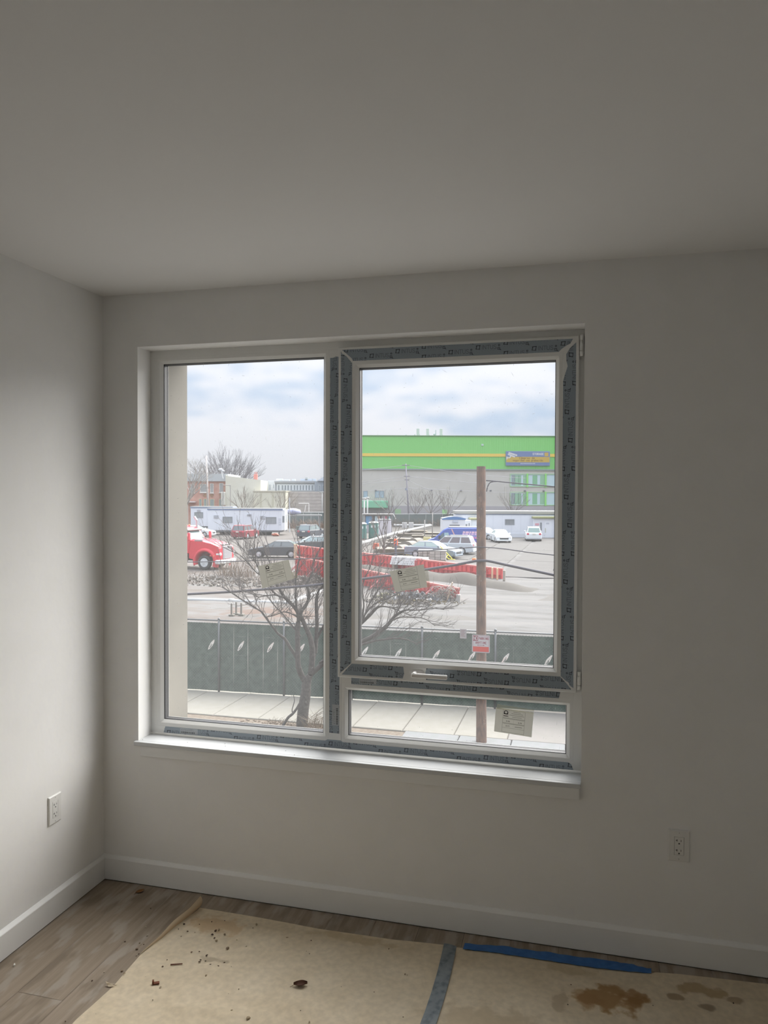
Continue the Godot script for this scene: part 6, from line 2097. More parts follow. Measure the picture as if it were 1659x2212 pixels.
func van() -> void:
	var t := thing("van", "blue high-roofed van with pink lettering on its side, beside the pole", "van", Vector3(-9.972, -3.508, -70.764), deg_to_rad(180.0 + 6.0))
	var L := 5.6
	var W := 1.98
	var poly := PackedVector2Array([Vector2(-2.75, 0.35)])
	for c in [-1.75, 1.85]:
		poly.append(Vector2(c - 0.44, 0.26))
		for k in 9:
			var a := PI - PI * k / 8.0
			poly.append(Vector2(c + cos(a) * 0.42, 0.34 + sin(a) * 0.42))
		poly.append(Vector2(c + 0.44, 0.26))
	for q in [[2.7, 0.3], [2.8, 0.5], [2.78, 0.9], [2.55, 1.12], [1.95, 1.3], [1.0, 2.15], [0.6, 2.32], [-2.6, 2.36], [-2.78, 2.2]]:
		poly.append(Vector2(q[0], q[1]))
	var st := nb()
	loaf(st, poly, W / 2, 0.1, 0.94)
	obj("body", st, paint("4f66b4", KS, 0.35), t)
	st = nb()
	cbox(st, Vector3(-2.6, 2.33, -0.85), Vector3(0.6, 2.42, 0.85), 0.04)
	obj("roof", st, paint("eef0f2", 3.5), t)
	for s in [1.0, -1.0]:
		var z: float = (W / 2 + 0.006) * s
		st = nb()
		plate(st, PackedVector2Array([Vector2(1.0, 1.25), Vector2(1.62, 1.25), Vector2(1.12, 1.78), Vector2(1.0, 1.82)]), Transform3D(Basis.IDENTITY, Vector3(0, 0, z - 0.004)), 0.008)
		obj("side_window", st, paint("5c6e74", KS, 0.15), t)
		st = nb()
		plate(st, PackedVector2Array([Vector2(0.45, 1.25), Vector2(0.95, 1.25), Vector2(0.95, 1.84), Vector2(0.55, 1.84)]), Transform3D(Basis.IDENTITY, Vector3(0, 0, z - 0.004)), 0.008)
		obj("side_window", st, paint("9fc0c4", KS, 0.15), t)
		st = nb()
		plate(st, PackedVector2Array([Vector2(0.3, 2.2), Vector2(0.18, 2.2), Vector2(-0.32, 1.1), Vector2(-0.2, 1.1)]), Transform3D(Basis.IDENTITY, Vector3(0, 0, z - 0.003)), 0.006)
		obj("stripe", st, paint("d9a9a8"), t)
		for q in [[-0.85, -2.3, 1.82, 1.98, "f0c8da"], [-0.8, -2.35, 1.62, 1.8, "d9b8e0"], [-0.9, -2.3, 1.5, 1.58, "a9aee0"], [-0.85, -2.2, 1.28, 1.46, "e08fc0"], [-0.9, -1.8, 1.12, 1.24, "d58cc4"], [-1.0, -2.3, 0.98, 1.08, "b58fd0"], [-1.4, -1.9, 0.84, 0.94, "cf7fb8"], [-2.42, -2.6, 1.0, 2.0, "8fa2dc"]]:
			var x: float = q[0]
			var k := 0
			while x > q[1]:
				var w: float = [0.22, 0.31, 0.16, 0.27][k % 4]
				st = nb()
				box(st, Vector3(maxf(x - w, q[1]), q[2], z - 0.004), Vector3(x, q[3], z + 0.004))
				stuff(obj("lettering", st, paint(q[4]), t))
				x -= w + 0.05
				k += 1
		for x in [-1.75, 1.85]:
			wheel(t, Vector3(x, 0.34, (W / 2 - 0.13) * s), 0.34, 0.24, "8a8d92")
		sub(t, "tail_light", Vector3(-2.82, 0.95, 0.86 * s - 0.09), Vector3(-2.7, 1.35, 0.86 * s + 0.09), "e0556a", KS, 0.02)
		sub(t, "mirror", Vector3(1.35, 1.2, 1.08 * s - 0.1), Vector3(1.5, 1.55, 1.08 * s + 0.1), "35393f", KS, 0.03)
	st = nb()
	quad(st, Vector3(1.92, 1.34, 0.78), Vector3(1.92, 1.34, -0.78), Vector3(1.06, 2.12, -0.7), Vector3(1.06, 2.12, 0.7))
	obj("windscreen", st, paint("5f737b", KS, 0.15), t)
	sub(t, "rear_door", Vector3(-2.8, 0.5, -0.85), Vector3(-2.74, 2.2, 0.85), "4a60ac", KS, 0.03)
	sub(t, "bumper", Vector3(2.6, 0.26, -0.92), Vector3(2.86, 0.55, 0.92), "33373d", KS, 0.05)

func lorry() -> void:
	# a bonneted road tractor facing right; the building hides its tail
	var t := thing("lorry", "bright red bonneted lorry cab with chrome grille at the left of the left pane", "truck", Vector3(-23.966, -3.508, -46.021) + Vector3(0.02, 0, -1.05), deg_to_rad(14.6 - 18.0))
	var red := paint("e23a4a", KS, 0.3)
	var st := nb()
	# bonnet with wheel arch; x = 0 at the front axle
	var poly := PackedVector2Array([Vector2(-1.35, 0.75)])
	for k in 13:
		var a := PI - PI * k / 12.0
		poly.append(Vector2(cos(a) * 0.74, 0.62 + sin(a) * 0.72))
	for q in [[0.95, 0.55], [1.16, 0.6], [1.24, 1.0], [1.2, 1.55], [1.12, 1.72], [0.5, 1.96], [-0.35, 2.12], [-1.35, 2.18]]:
		poly.append(Vector2(q[0], q[1]))
	loaf(st, poly, 1.02, 0.3, 0.9)
	obj("bonnet", st, red, t)
	# flared wings over the front wheels
	for s in [1.0, -1.0]:
		st = nb(true)
		var prev := []
		for k in 13:
			var a := deg_to_rad(200.0 - 225.0 * k / 12.0)
			var row := []
			for q in [[0.66, 0.62], [0.74, 1.14], [0.84, 1.17], [0.98, 1.0], [1.02, 0.72]]:
				row.append(Vector3(cos(a) * q[0] * 1.02, 0.6 + sin(a) * q[0], q[1] * s))
			if k:
				for i in 4:
					if s > 0:
						quad(st, prev[i], row[i], row[i + 1], prev[i + 1])
					else:
						quad(st, row[i], prev[i], prev[i + 1], row[i + 1])
			prev = row
		obj("wing", st, red, t)
		wheel(t, Vector3(0, 0.52, 0.98 * s), 0.52, 0.32, "dfe2e4")
		sub(t, "headlight", Vector3(0.86, 1.02, 0.93 * s - 0.12), Vector3(1.3, 1.26, 0.93 * s + 0.1), "f4f3f0", KS, 0.07, 0.2)
		sub(t, "mirror", Vector3(-1.12, 2.1, 1.42 * s - 0.1), Vector3(-0.95, 2.68, 1.42 * s + 0.1), "e84453", KS, 0.05, 0.3)
		st = nb()
		cyl(st, Vector3(-1.05, 2.25, 1.42 * s), Vector3(-1.25, 2.2, 1.0 * s), 0.03, 0.03, 6)
		obj("mirror_arm", st, paint("6d5558"), t)
		sub(t, "vent", Vector3(-0.85, 2.02, 0.97 * s - 0.06), Vector3(-0.2, 2.15, 0.97 * s + 0.06), "a59a9a", KS, 0.02)
		sub(t, "side_light", Vector3(0.72, 0.98, 1.12 * s - 0.03), Vector3(0.82, 1.06, 1.12 * s + 0.03), "f0a050", KS, 0.01)
		st = nb()
		cyl(st, Vector3(-1.9, 1.0, 1.0 * s), Vector3(-1.9, 3.45, 1.0 * s), 0.085, 0.085, 10)
		cyl(st, Vector3(-1.9, 3.45, 1.0 * s), Vector3(-2.12, 3.75, 1.0 * s), 0.085, 0.085, 10)
		obj("exhaust_stack", st, paint("c3c7ca", KS, 0.25, 0.4), t)
		sub(t, "fuel_tank", Vector3(-4.2, 0.45, 1.0 * s - 0.25), Vector3(-1.45, 1.05, 1.0 * s + 0.2), "b9b9bb", KS, 0.14, 0.3)
		sub(t, "step", Vector3(-3.2, 0.95, 1.14 * s - 0.12), Vector3(-1.4, 1.12, 1.14 * s + 0.12), "d5d5d6", KS, 0.02, 0.3)
	# cab and sleeper
	st = nb()
	var cab := PackedVector2Array([Vector2(-4.6, 1.1), Vector2(-1.3, 1.1), Vector2(-1.15, 2.1), Vector2(-1.7, 2.82), Vector2(-1.95, 2.98), Vector2(-3.0, 3.16), Vector2(-4.6, 3.24)])
	loaf(st, cab, 1.06, 0.14, 0.94)
	obj("cab", st, red, t)
	st = nb()
	quad(st, Vector3(-1.17, 2.15, 0.92), Vector3(-1.17, 2.15, -0.92), Vector3(-1.64, 2.77, -0.84), Vector3(-1.64, 2.77, 0.84))
	obj("windscreen", st, paint("86a3a5", 1.8, 0.15), t)
	sub(t, "sun_visor", Vector3(-1.98, 2.76, -0.98), Vector3(-1.42, 2.88, 0.98), "f0f3f2", 3.0, 0.04)
	for k in 5:
		sub(t, "roof_light", Vector3(-2.35 - 0.05 * k, 3.06, -0.62 + 0.3 * k), Vector3(-2.2 - 0.05 * k, 3.18, -0.5 + 0.3 * k), "f2a07a", KS, 0.03)
	for s in [1.0, -1.0]:
		st = nb()
		plate(st, PackedVector2Array([Vector2(-2.55, 2.1), Vector2(-1.72, 2.1), Vector2(-1.92, 2.68), Vector2(-2.55, 2.72)]), Transform3D(Basis.IDENTITY, Vector3(0, 0, 1.062 * s - 0.006)), 0.012)
		obj("door_window", st, paint("6b6f6c", KS, 0.15), t)
		for r in 5:
			var x := -1.5
			var y: float = [1.9, 1.78, 1.66, 1.5, 1.34][r]
			var k := 0
			while x > -2.6 + 0.1 * r:
				var w: float = [0.16, 0.24, 0.12][k % 3]
				st = nb()
				box(st, Vector3(x - w, y, 1.06 * s - 0.006), Vector3(x, y + 0.07, 1.06 * s + 0.006))
				stuff(obj("lettering", st, paint("f6cdd2"), t))
				x -= w + 0.06
				k += 1
	# grille, bumper
	st = nb()
	cbox(st, Vector3(1.14, 0.78, -0.62), Vector3(1.30, 1.72, 0.62), 0.05)
	obj("grille", st, paint("cfd0d2", KS, 0.25, 0.4), t)
	for k in 8:
		sub(t, "grille_bar", Vector3(1.29, 0.84 + k * 0.1, -0.56), Vector3(1.315, 0.88 + k * 0.1, 0.56), "9a9c9f", KS, 0.005)
	sub(t, "bonnet_trim", Vector3(0.92, 1.74, -0.5), Vector3(1.2, 1.84, 0.5), "f0e4e2", 3.0, 0.03)
	sub(t, "bumper", Vector3(0.78, 0.42, -1.12), Vector3(1.36, 0.74, 1.12), "e6e8e9", KS, 0.08, 0.2)
	sub(t, "fog_light_slot", Vector3(1.34, 0.56, 0.5), Vector3(1.37, 0.64, 0.85), "4b4d50")
	sub(t, "chassis", Vector3(-6.5, 0.6, -0.45), Vector3(0.9, 0.85, 0.45), "3c3a3b")
	for x in [-4.9, -6.2]:
		for s in [1.0, -1.0]:
			wheel(t, Vector3(x, 0.52, 0.92 * s), 0.52, 0.5, "c9ccd0")

# ---------------------------------------------------------------- trailers and buildings
func local_thing(called: String, label: String, cat: String, x: Transform3D, group := "") -> Node3D:
	var t := thing(called, label, cat)
	t.transform = x
	if group:
		t.set_meta("group", group)
	return t

func framed(t: Node3D, called: String, x0: float, y0: float, x1: float, y1: float, z: float, frame: String, pane: String, bars := 1) -> void:
	var w := Node3D.new()
	join(w, called, t)
	var st := nb()
	var b := minf(0.07, (x1 - x0) * 0.12)
	rect_sweep(st, x0, y0, x1, y1, [Vector2(0, z), Vector2(0, z + 0.06), Vector2(b, z + 0.06), Vector2(b, z)])
	for k in bars:
		var x := lerpf(x0, x1, (k + 1.0) / (bars + 1.0))
		box(st, Vector3(x - 0.03, y0 + b, z), Vector3(x + 0.03, y1 - b, z + 0.05))
	obj("frame", st, paint(frame), w)
	st = nb()
	box(st, Vector3(x0 + b, y0 + b, z), Vector3(x1 - b, y1 - b, z + 0.015))
	obj("pane", st, paint(pane, KS, 0.15), w)

func trailer(label: String, x: Transform3D, L: float, D: float, y0: float, h: float, trim: String, wins: Array, units: Array) -> Node3D:
	# local: x to the right from its left front corner, z towards us
	var t := local_thing("office_trailer", label, "trailer", x)
	var st := nb()
	cbox(st, Vector3(0, y0, -D), Vector3(L, y0 + h, 0), 0.04)
	obj("shell", st, paint("e3e6ee", KS, 0.5), t)
	sub(t, "roof", Vector3(-0.08, y0 + h, -D - 0.08), Vector3(L + 0.08, y0 + h + 0.16, 0.1), "eef0f2", 3.6, 0.05)
	sub(t, "roof_trim", Vector3(-0.09, y0 + h - 0.12, 0.0), Vector3(L + 0.09, y0 + h + 0.03, 0.08), trim, KS, 0.02)
	sub(t, "side_trim", Vector3(L, y0 + h - 0.12, -D), Vector3(L + 0.08, y0 + h + 0.03, 0.0), trim, KS, 0.02)
	sub(t, "chassis_rail", Vector3(0.1, y0 - 0.22, -D + 0.3), Vector3(L - 0.1, y0, -0.1), "6c7076", KS, 0.02)
	for w in wins:
		framed(t, "window", w[0], w[1], w[2], w[3], 0.0, "8f949b", "9a9fa2", 1)
	for u in units:
		var o := sub(t, "air_unit", Vector3(u[0], u[1], 0.0), Vector3(u[2], u[3], 0.12), "c9cbd2", KS, 0.02)
		st = nb()
		for k in 4:
			box(st, Vector3(u[0] + 0.06, lerpf(u[1], u[3], 0.15 + 0.2 * k), 0.12), Vector3(u[2] - 0.06, lerpf(u[1], u[3], 0.25 + 0.2 * k), 0.135))
		stuff(obj("louvres", st, paint("9a9da6"), o))
	st = nb()
	for k in int(L / 1.22):
		box(st, Vector3(1.22 * (k + 1) - 0.012, y0 + 0.05, 0.0), Vector3(1.22 * (k + 1) + 0.012, y0 + h - 0.13, 0.014))
	stuff(obj("panel_seams", st, paint("cfd3dc"), t))
	return t

func trailers() -> void:
	var k := 104.0 / 1628.0
	var t := trailer("long white office trailer with blue roof trim behind the dark red estate car", Transform3D(Basis(Vector3.UP, 0.2553), Vector3(-47.721, -3.596, -91.514)), 10.25, 3.0, 0.72, 2.92, "7f93bb",
		[[2.05, 1.75, 3.4, 2.62], [8.0, 1.68, 9.45, 2.6]], [[0.8, 2.4, 1.5, 2.85], [7.2, 2.3, 7.9, 2.78], [5.4, 2.75, 6.0, 3.0]])
	var st := nb()
	# the end wall is turned a little so that it shows
	sub(t, "end_wall", Vector3(10.2, 0.74, -3.0), Vector3(10.62, 3.62, -0.15), "f2f3f5", KS, 0.05)
	var ew := Node3D.new()
	join(ew, "end_window", t)
	ew.transform = Transform3D(Basis(Vector3.UP, PI / 2), Vector3(10.62, 0, -1.5))
	sub(ew, "pane", Vector3(-0.5, 1.8, 0), Vector3(0.5, 2.95, 0.03), "8f969b")
	sub(t, "end_pane", Vector3(10.28, 1.85, -0.16), Vector3(10.55, 2.75, -0.12), "848a90")
	for q in [[1.9, 0.3], [2.7, 0.3], [7.4, 0.36], [8.1, 0.36], [9.7, 0.1]]:
		if q[1] > 0.2:
			for s in [-0.6, -2.4]:
				wheel(t, Vector3(q[0], 0.4, s), 0.4, 0.24, "8f9296")
		else:
			sub(t, "jack_stand", Vector3(q[0], 0.0, -0.5), Vector3(q[0] + 0.18, 0.52, -0.3), "8c8580")
	for r in 4:
		sub(t, "notice_line", Vector3(9.75, 1.5 + r * 0.26, 0.0), Vector3(10.1, 1.58 + r * 0.26, 0.02), "aeb4c2")
	sub(t, "tow_hitch", Vector3(-1.0, 0.45, -1.7), Vector3(0.1, 0.6, -1.3), "777b80")
	var t2 := trailer("shorter white office trailer standing behind the long one's left end", Transform3D(Basis(Vector3.UP, 0.2553), Vector3(-54.016, -3.530, -98.141)), 6.2, 3.0, 0.9, 2.82, "93a4c0", [[0.55, 2.15, 1.85, 3.0]], [[0.95, 3.05, 1.5, 3.4]])
	sub(t2, "side_wall", Vector3(-0.02, 0.92, -2.9), Vector3(0.02, 3.68, -0.05), "dfe2ea")
	sub(t2, "jack_stand", Vector3(0.4, 0, -0.4), Vector3(0.6, 0.7, -0.2), "8c8580")
	# the cabin with the blue arched fascia
	var c := local_thing("site_cabin", "white site cabin with an arched blue fascia behind the blue van", "cabin", Transform3D(Basis(Vector3.UP, 0.2553), Vector3(-14.986, -3.432, -91.792)))
	st = nb()
	cbox(st, Vector3(0, 0, -3.6), Vector3(2.95, 2.42, 0), 0.04)
	obj("shell", st, paint("e6e8ee", KS, 0.5), c)
	st = nb()
	plate(st, PackedVector2Array([Vector2(-0.06, 2.38), Vector2(3.0, 2.38), Vector2(2.95, 2.55), Vector2(2.2, 2.72), Vector2(1.45, 2.8), Vector2(0.7, 2.72), Vector2(0.0, 2.55)]), Transform3D(Basis.IDENTITY, Vector3(0, 0, 0.0)), 0.06)
	obj("fascia", st, paint("4f7fb4", KS, 0.5), c)
	st = nb()
	quad(st, Vector3(0.0, 2.55, 0), Vector3(1.45, 2.8, 0), Vector3(1.45, 2.8, -3.7), Vector3(0, 2.55, -3.7))
	quad(st, Vector3(1.45, 2.8, 0), Vector3(2.95, 2.55, 0), Vector3(2.95, 2.55, -3.7), Vector3(1.45, 2.8, -3.7))
	obj("roof", st, paint("eceff2", 3.6), c)
	sub(c, "window", Vector3(0.9, 1.4, 0), Vector3(2.2, 1.75, 0.04), "75777e")
	sub(c, "air_unit", Vector3(1.3, 2.0, 0), Vector3(2.0, 2.28, 0.1), "c4c9d6")
	sub(c, "side_wing", Vector3(2.95, 0, -3.5), Vector3(3.7, 2.3, -0.4), "f0f1f4", KS, 0.04)
	sub(c, "wing_window", Vector3(3.0, 1.2, -0.4), Vector3(3.2, 1.8, -0.36), "8b8f94")
	sub(c, "wing_window", Vector3(3.4, 1.3, -0.4), Vector3(3.5, 1.95, -0.36), "8b8f94")
	var c2 := local_thing("site_cabin", "small white cabin with a pale yellow canopy, left of the wooden pole", "cabin", Transform3D(Basis(Vector3.UP, 0.2553), Vector3(-11.674, -3.532, -93.688)))
	sub(c2, "shell", Vector3(0.1, 0, -2.5), Vector3(1.6, 2.5, -0.1), "eceef2", KS, 0.04)
	sub(c2, "canopy", Vector3(0.0, 2.45, -2.6), Vector3(1.7, 2.68, 0.15), "e9e7a6", 3.0, 0.04)
	sub(c2, "sign_plate", Vector3(0.85, 1.7, -0.1), Vector3(1.2, 1.95, -0.06), "dc8f93")
	sub(c2, "window", Vector3(0.8, 1.15, -0.1), Vector3(1.25, 1.45, -0.06), "777d88")
	# the long cabin on the right
	var lc := local_thing("long_cabin", "very long white site cabin with a flat white roof edge, right of the wooden pole", "cabin", Transform3D(Basis(Vector3.UP, 0.2553), Vector3(-13.861, -3.673, -95.699)))
	var kk := 99.5 / 1628.0
	st = nb()
	cbox(st, Vector3(0, 0, -4), Vector3(17.5, 3.25, 0), 0.03)
	obj("shell", st, paint("dfe2ea", KS, 0.5), lc)
	sub(lc, "roof_edge", Vector3(-0.1, 3.3, -4.1), Vector3(17.6, 3.72, 0.12), "f3f1ea", 2.7, 0.05)
	sub(lc, "roof_line", Vector3(-0.05, 3.2, 0), Vector3(17.55, 3.3, 0.07), "6f7b92")
	sub(lc, "skirt", Vector3(0.02, 0.0, 0), Vector3(10.0, 0.78, 0.05), "d7dae1", KS)
	framed(lc, "window", 6.45, 1.88, 7.7, 2.62, 0.0, "8d9096", "84888c", 1)
	st = nb()
	for q in 14:
		box(st, Vector3(1.22 * (q + 1) - 0.012, 0.8, 0), Vector3(1.22 * (q + 1) + 0.012, 3.2, 0.014))
	stuff(obj("panel_seams", st, paint("c9cdd8"), lc))
	sub(lc, "annex", Vector3(10.05, 0, 0.0), Vector3(17.4, 2.75, 0.6), "e4e6ee", KS, 0.03)
	sub(lc, "annex_canopy", Vector3(9.95, 2.75, 0.0), Vector3(17.5, 3.02, 0.95), "e9eba6", 2.9, 0.05)
	sub(lc, "slit_window", Vector3(10.95, 1.15, 0.6), Vector3(11.2, 2.22, 0.64), "8f9297")
	sub(lc, "warning_sign", Vector3(10.3, 1.82, 0.6), Vector3(10.82, 2.12, 0.64), "dca3ae")
	var dr := sub(lc, "door", Vector3(11.55, 0.05, 0.6), Vector3(12.5, 2.45, 0.64), "e9ebf1", KS)
	sub(dr, "handle", Vector3(11.6, 0.9, 0.64), Vector3(11.72, 1.5, 0.68), "c6c6b9")
	sub(lc, "door_notice", Vector3(11.75, 2.0, 0.64), Vector3(12.15, 2.2, 0.66), "c3c6cf")
	sub(lc, "door", Vector3(12.9, 0.05, 0.6), Vector3(13.8, 2.45, 0.64), "dfe2ea", KS)

func billboard_texture() -> ImageTexture:
	var im := Image.create(640, 214, false, Image.FORMAT_RGB8)
	var navy := paint("6a80ab").albedo_color
	var yel := paint("f5cf55", 1.9).albedo_color
	var white := paint("f6f6f6", 1.7).albedo_color
	var ink := paint("7d5f22").albedo_color
	im.fill(navy)
	im.fill_rect(Rect2i(0, 82, 640, 86), yel)
	im.fill_rect(Rect2i(566, 14, 58, 58), yel)
	letters(im, "STORAGE", Vector2(392, 22), 17, 30, 3.4, 7, white)
	letters(im, "Cámaras de", Vector2(196, 84), 17, 32, 2.6, 6, ink)
	letters(im, "seguridad con grabación", Vector2(98, 122), 14, 30, 2.6, 5.5, ink)
	# a line of small white print along the foot, too fine to read
	var r := RandomNumberGenerator.new()
	r.seed = 4
	var x := 212
	while x < 420:
		var l := r.randi_range(5, 16)
		im.fill_rect(Rect2i(x, 182, l, 11), white)
		x += l + 4
	# the camera on its bracket
	for q in [[44, 22, 150, 58, 13], [32, 44, 120, 82, 11]]:
		stroke(im, [Vector2(q[0], q[1]), Vector2(q[2], q[3])], q[4], white)
	stroke(im, [Vector2(70, 66), Vector2(52, 96), Vector2(14, 98)], 9.0, white)
	stroke(im, [Vector2(10, 84), Vector2(10, 118)], 7.0, white)
	return ImageTexture.create_from_image(im)

func buildings() -> void:
	var X := Transform3D(Basis(Vector3.UP, 0.2553), Vector3(-21.986, 0.238, -145.855))
	var base := GY - X.origin.y
	var t := local_thing("storage_hall", "huge storage hall, green above and grey below, with a yellow stripe", "building", X)
	# masonry below; the metal storey above
	var st := nb()
	box(st, Vector3(-22, base, -40), Vector3(34,  7.19, 0))
	obj("grey_wall", st, ground_mat("hall_render", "c6c2ba", "cfcbc4", 0.03, 51, KS), t)
	st = nb()
	box(st, Vector3(-22, base, 0), Vector3(34, -0.1, 0.25))
	obj("plinth", st, paint("aca8ab"), t)
	st = nb()
	var y0 :=  7.28
	var y1 := 13.72
	box(st, Vector3(-22, y0, -40), Vector3(34, y1, 0.1))
	# ribs of the metal cladding
	var x := -21.9
	while x < 33.8:
		box(st, Vector3(x, y0, 0.1), Vector3(x + 0.2, y1, 0.14))
		x += 0.46
	obj("green_cladding", st, paint("84d274", KS, 0.45), t)
	sub(t, "coping", Vector3(-22.1, y1, -40), Vector3(34.1, y1 + 0.18, 0.3), "86c681", 2.4)
	sub(t, "ledge", Vector3(-22.1, y0 - 0.28, 0), Vector3(34.1, y0, 0.3), "c3d6d0", 2.4)
	sub(t, "yellow_stripe", Vector3(-22,  9.72, 0.18), Vector3(34,  10.32, 0.26), "e6c758", KS)
	# rooftop aerials and units
	for q in [[-7.79, 13.92, -7.19, 15.57, 1], [-5.81, 13.82, -5.25, 15.57, 1], [-3.09, 13.82, -2.53, 15.57, 1]]:
		var a := Node3D.new()
		join(a, "aerial", t)
		sub(a, "panel", Vector3(q[0], q[1] + 0.2, -3.2), Vector3(q[2], q[3], -2.9), "cfd1d0", KS, 0.03)
		sub(a, "stand", Vector3((q[0] + q[2]) / 2 - 0.1, y1, -3.3), Vector3((q[0] + q[2]) / 2 + 0.35, q[1] + 0.5, -3.1), "9fabae", KS, 0.02)
	for q in [[-15.30, 13.36, -14.01, 13.92], [-11.89, 13.36, -10.51, 13.92]]:
		sub(t, "roof_unit", Vector3(q[0], y1, -4), Vector3(q[2], q[3], -2.5), "ccd2ce", KS, 0.03)
	for q in [[-12.35, 13.36, -12.21, 14.19], [-10.05, 13.45, -9.77, 14.28], [-9.12, 13.45, -8.75, 14.10], [-8.20, 13.45, -8.06, 14.38], [-6.45, 13.55, -6.08, 14.10], [-3.96, 13.64, -3.82, 15.30]]:
		sub(t, "mast", Vector3(q[0], y1, -3.2), Vector3(q[2], q[3], -3.0), "b3bdc4", KS, 0.02)
	st = nb()
	blob(st, Vector3(-4.19, 14.38, -3.0), Vector3(0.22, 0.22, 0.15))
	obj("dish", st, paint("b9c0c4"), t)
	# window bands on the right
	for r in [[10.69, 3.78, 20.27, 6.36], [10.69, 0.09, 20.27, 2.76]]:
		var w := Node3D.new()
		join(w, "window_band", t)
		st = nb()
		rect_sweep(st, r[0], r[1], r[2], r[3], [Vector2(0, 0.0), Vector2(0, 0.16), Vector2(0.14, 0.16), Vector2(0.14, 0.0)])
		obj("frame", st, paint("a6cda0"), w)
		st = nb()
		box(st, Vector3(r[0] + 0.1, r[1] + 0.1, 0.0), Vector3(r[2], r[3] - 0.1, 0.03))
		obj("pane", st, paint("c3d9de", KS, 0.2), w)
		for q in [[11.38, 0.7, "8e9ea0"], [12.07, 0.9, "92bd9f"], [12.63, 0.6, "89b996"], [13.73, 0.8, "8fbd9a"], [15.67, 0.95, "7fb98f"], [17.14, 0.85, "92c09d"]]:
			sub(w, "blind", Vector3(q[0] - q[1] / 2, r[1] + 0.25, 0.03), Vector3(q[0] + q[1] / 2, r[3] - 0.3, 0.06), q[2])
		for q in [14.15, 17.79]:
			sub(w, "mullion", Vector3(q - 0.17, r[1] - 0.1, 0.0), Vector3(q + 0.17, r[3] + 0.05, 0.24), "93dc76", KS, 0.03)
	for q in [[-19.72, 1.47, -18.89, 2.86], [-18.43, 1.47, -17.60, 2.86], [-16.13, 1.47, -15.25, 2.86], [-15.16, 1.47, -14.33, 2.86]]:
		framed(t, "window", q[0], q[1], q[2], q[3], 0.0, "8b97a5", "a9bccb", 0)
	for u in [848.8, 907, 967, 1030, 1091.5]:
		sub(t, "downpipe", Vector3((u - 985) * 0.0921 - 0.06, 1.25, 0), Vector3((u - 985) * 0.0921 + 0.08, 3.85, 0.16), "d6d2c8", KS, 0.02)
	for u in [811.5, 931.5, 995.5, 1059.5, 1133.5, 1174]:
		sub(t, "wall_lamp", Vector3((u - 985) * 0.0921 - 0.18, 2.85, 0), Vector3((u - 985) * 0.0921 + 0.18, 3.1, 0.3), "74757a", KS, 0.03)
	sub(t, "wall_vent", Vector3(4.93, 11.89, 0.1), Vector3(5.39, 12.26, 0.25), "b9d0c4", KS)
	sub(t, "awning", Vector3(-19.26, -0.55, 0.2), Vector3(-13.55, 0.92, 1.6), "83c9a4", KS, 0.1)
	sub(t, "green_door", Vector3(-12.16, -1.84, 0.25), Vector3(-10.97, -0.74, 0.32), "9dbf95", KS)
	sub(t, "green_door", Vector3(-2.76, -1.84, 0.25), Vector3(-1.75, -0.83, 0.32), "a2d494", KS)
	# the billboard
	var b := local_thing("billboard", "navy and yellow storage billboard hung on the green cladding", "billboard", X)
	st = nb()
	cbox(st, Vector3(9.77, 7.93, 0.28), Vector3(18.52, 10.83, 0.5), 0.05)
	obj("panel", st, paint("7f8fae"), b)
	var m := StandardMaterial3D.new()
	m.resource_name = "billboard_print"
	m.albedo_texture = billboard_texture()
	m.roughness = 0.5
	var p0 := Vector3(9.86, 8.04, 0.503)
	var p1 := Vector3(18.43, 10.74, 0.503)
	st = nb()
	quv(st, [p0, Vector3(p1.x, p0.y, p0.z), p1, Vector3(p0.x, p1.y, p0.z)], [Vector2(0, 1), Vector2(1, 1), Vector2(1, 0), Vector2(0, 0)])
	obj("print", st, m, b)
	far_lines(X, base)
	houses()

func far_lines(X: Transform3D, base: float) -> void:
	var t := local_thing("far_utility_pole", "thin grey utility pole with crossarms before the grey wall of the hall", "pole", X.translated_local(Vector3(0, 0, 12)))
	var st := nb(true)
	cyl(st, Vector3(-9.68, -0.74, 0) + Vector3(-0.2, base + 0.75, 0) * Vector3(0, 1, 0), Vector3(-10.37, 7.74, 0), 0.17, 0.1, 8)
	obj("shaft", st, paint("8d8a93", KS), t)
	for q in [[-10.37, 7.46, 0.7], [-10.18, 5.44, 0.55], [-10.14, 4.79, 0.45]]:
		sub(t, "crossarm", Vector3(q[0] - q[2], q[1] - 0.07, -0.1), Vector3(q[0] + q[2], q[1] + 0.07, 0.1), "85828b")
	st = nb()
	cyl(st, Vector3(-10.28, 2.86, 0.2), Vector3(-10.28, 3.23, 0.2), 0.2, 0.2, 8)
	obj("transformer", st, paint("8c93a5"), t)
	var k := 0
	for q in [[-19.63, 6.36, -10.32, 7.46, 1.38, 5.81, 11.52, 5.16], [-19.63, 4.15, -10.23, 5.44, 1.38, 4.33, 11.52, 4.15], [-19.63, 3.87, -10.14, 4.79, -4.15, 2.03, 0.00, 0.65], [-19.63, 2.58, -10.05, 3.32, 1.38, 2.76, 11.52, 2.40]]:
		var pts := PackedVector3Array()
		for i in 4:
			pts.append(X.translated_local(Vector3(0, 0, 12)) * Vector3(q[i * 2], q[i * 2 + 1], 0))
		st = nb()
		tube(st, pts, 0.028, 0.028, 4)
		tag(obj("far_cable", st, paint("a09ea3")), ["topmost far cable sagging from the grey utility pole before the hall", "second far cable from the top at the grey utility pole", "far cable that slopes down right from the grey utility pole to the yard", "lowest far cable strung past the grey utility pole before the hall"][k], "cable")
		k += 1

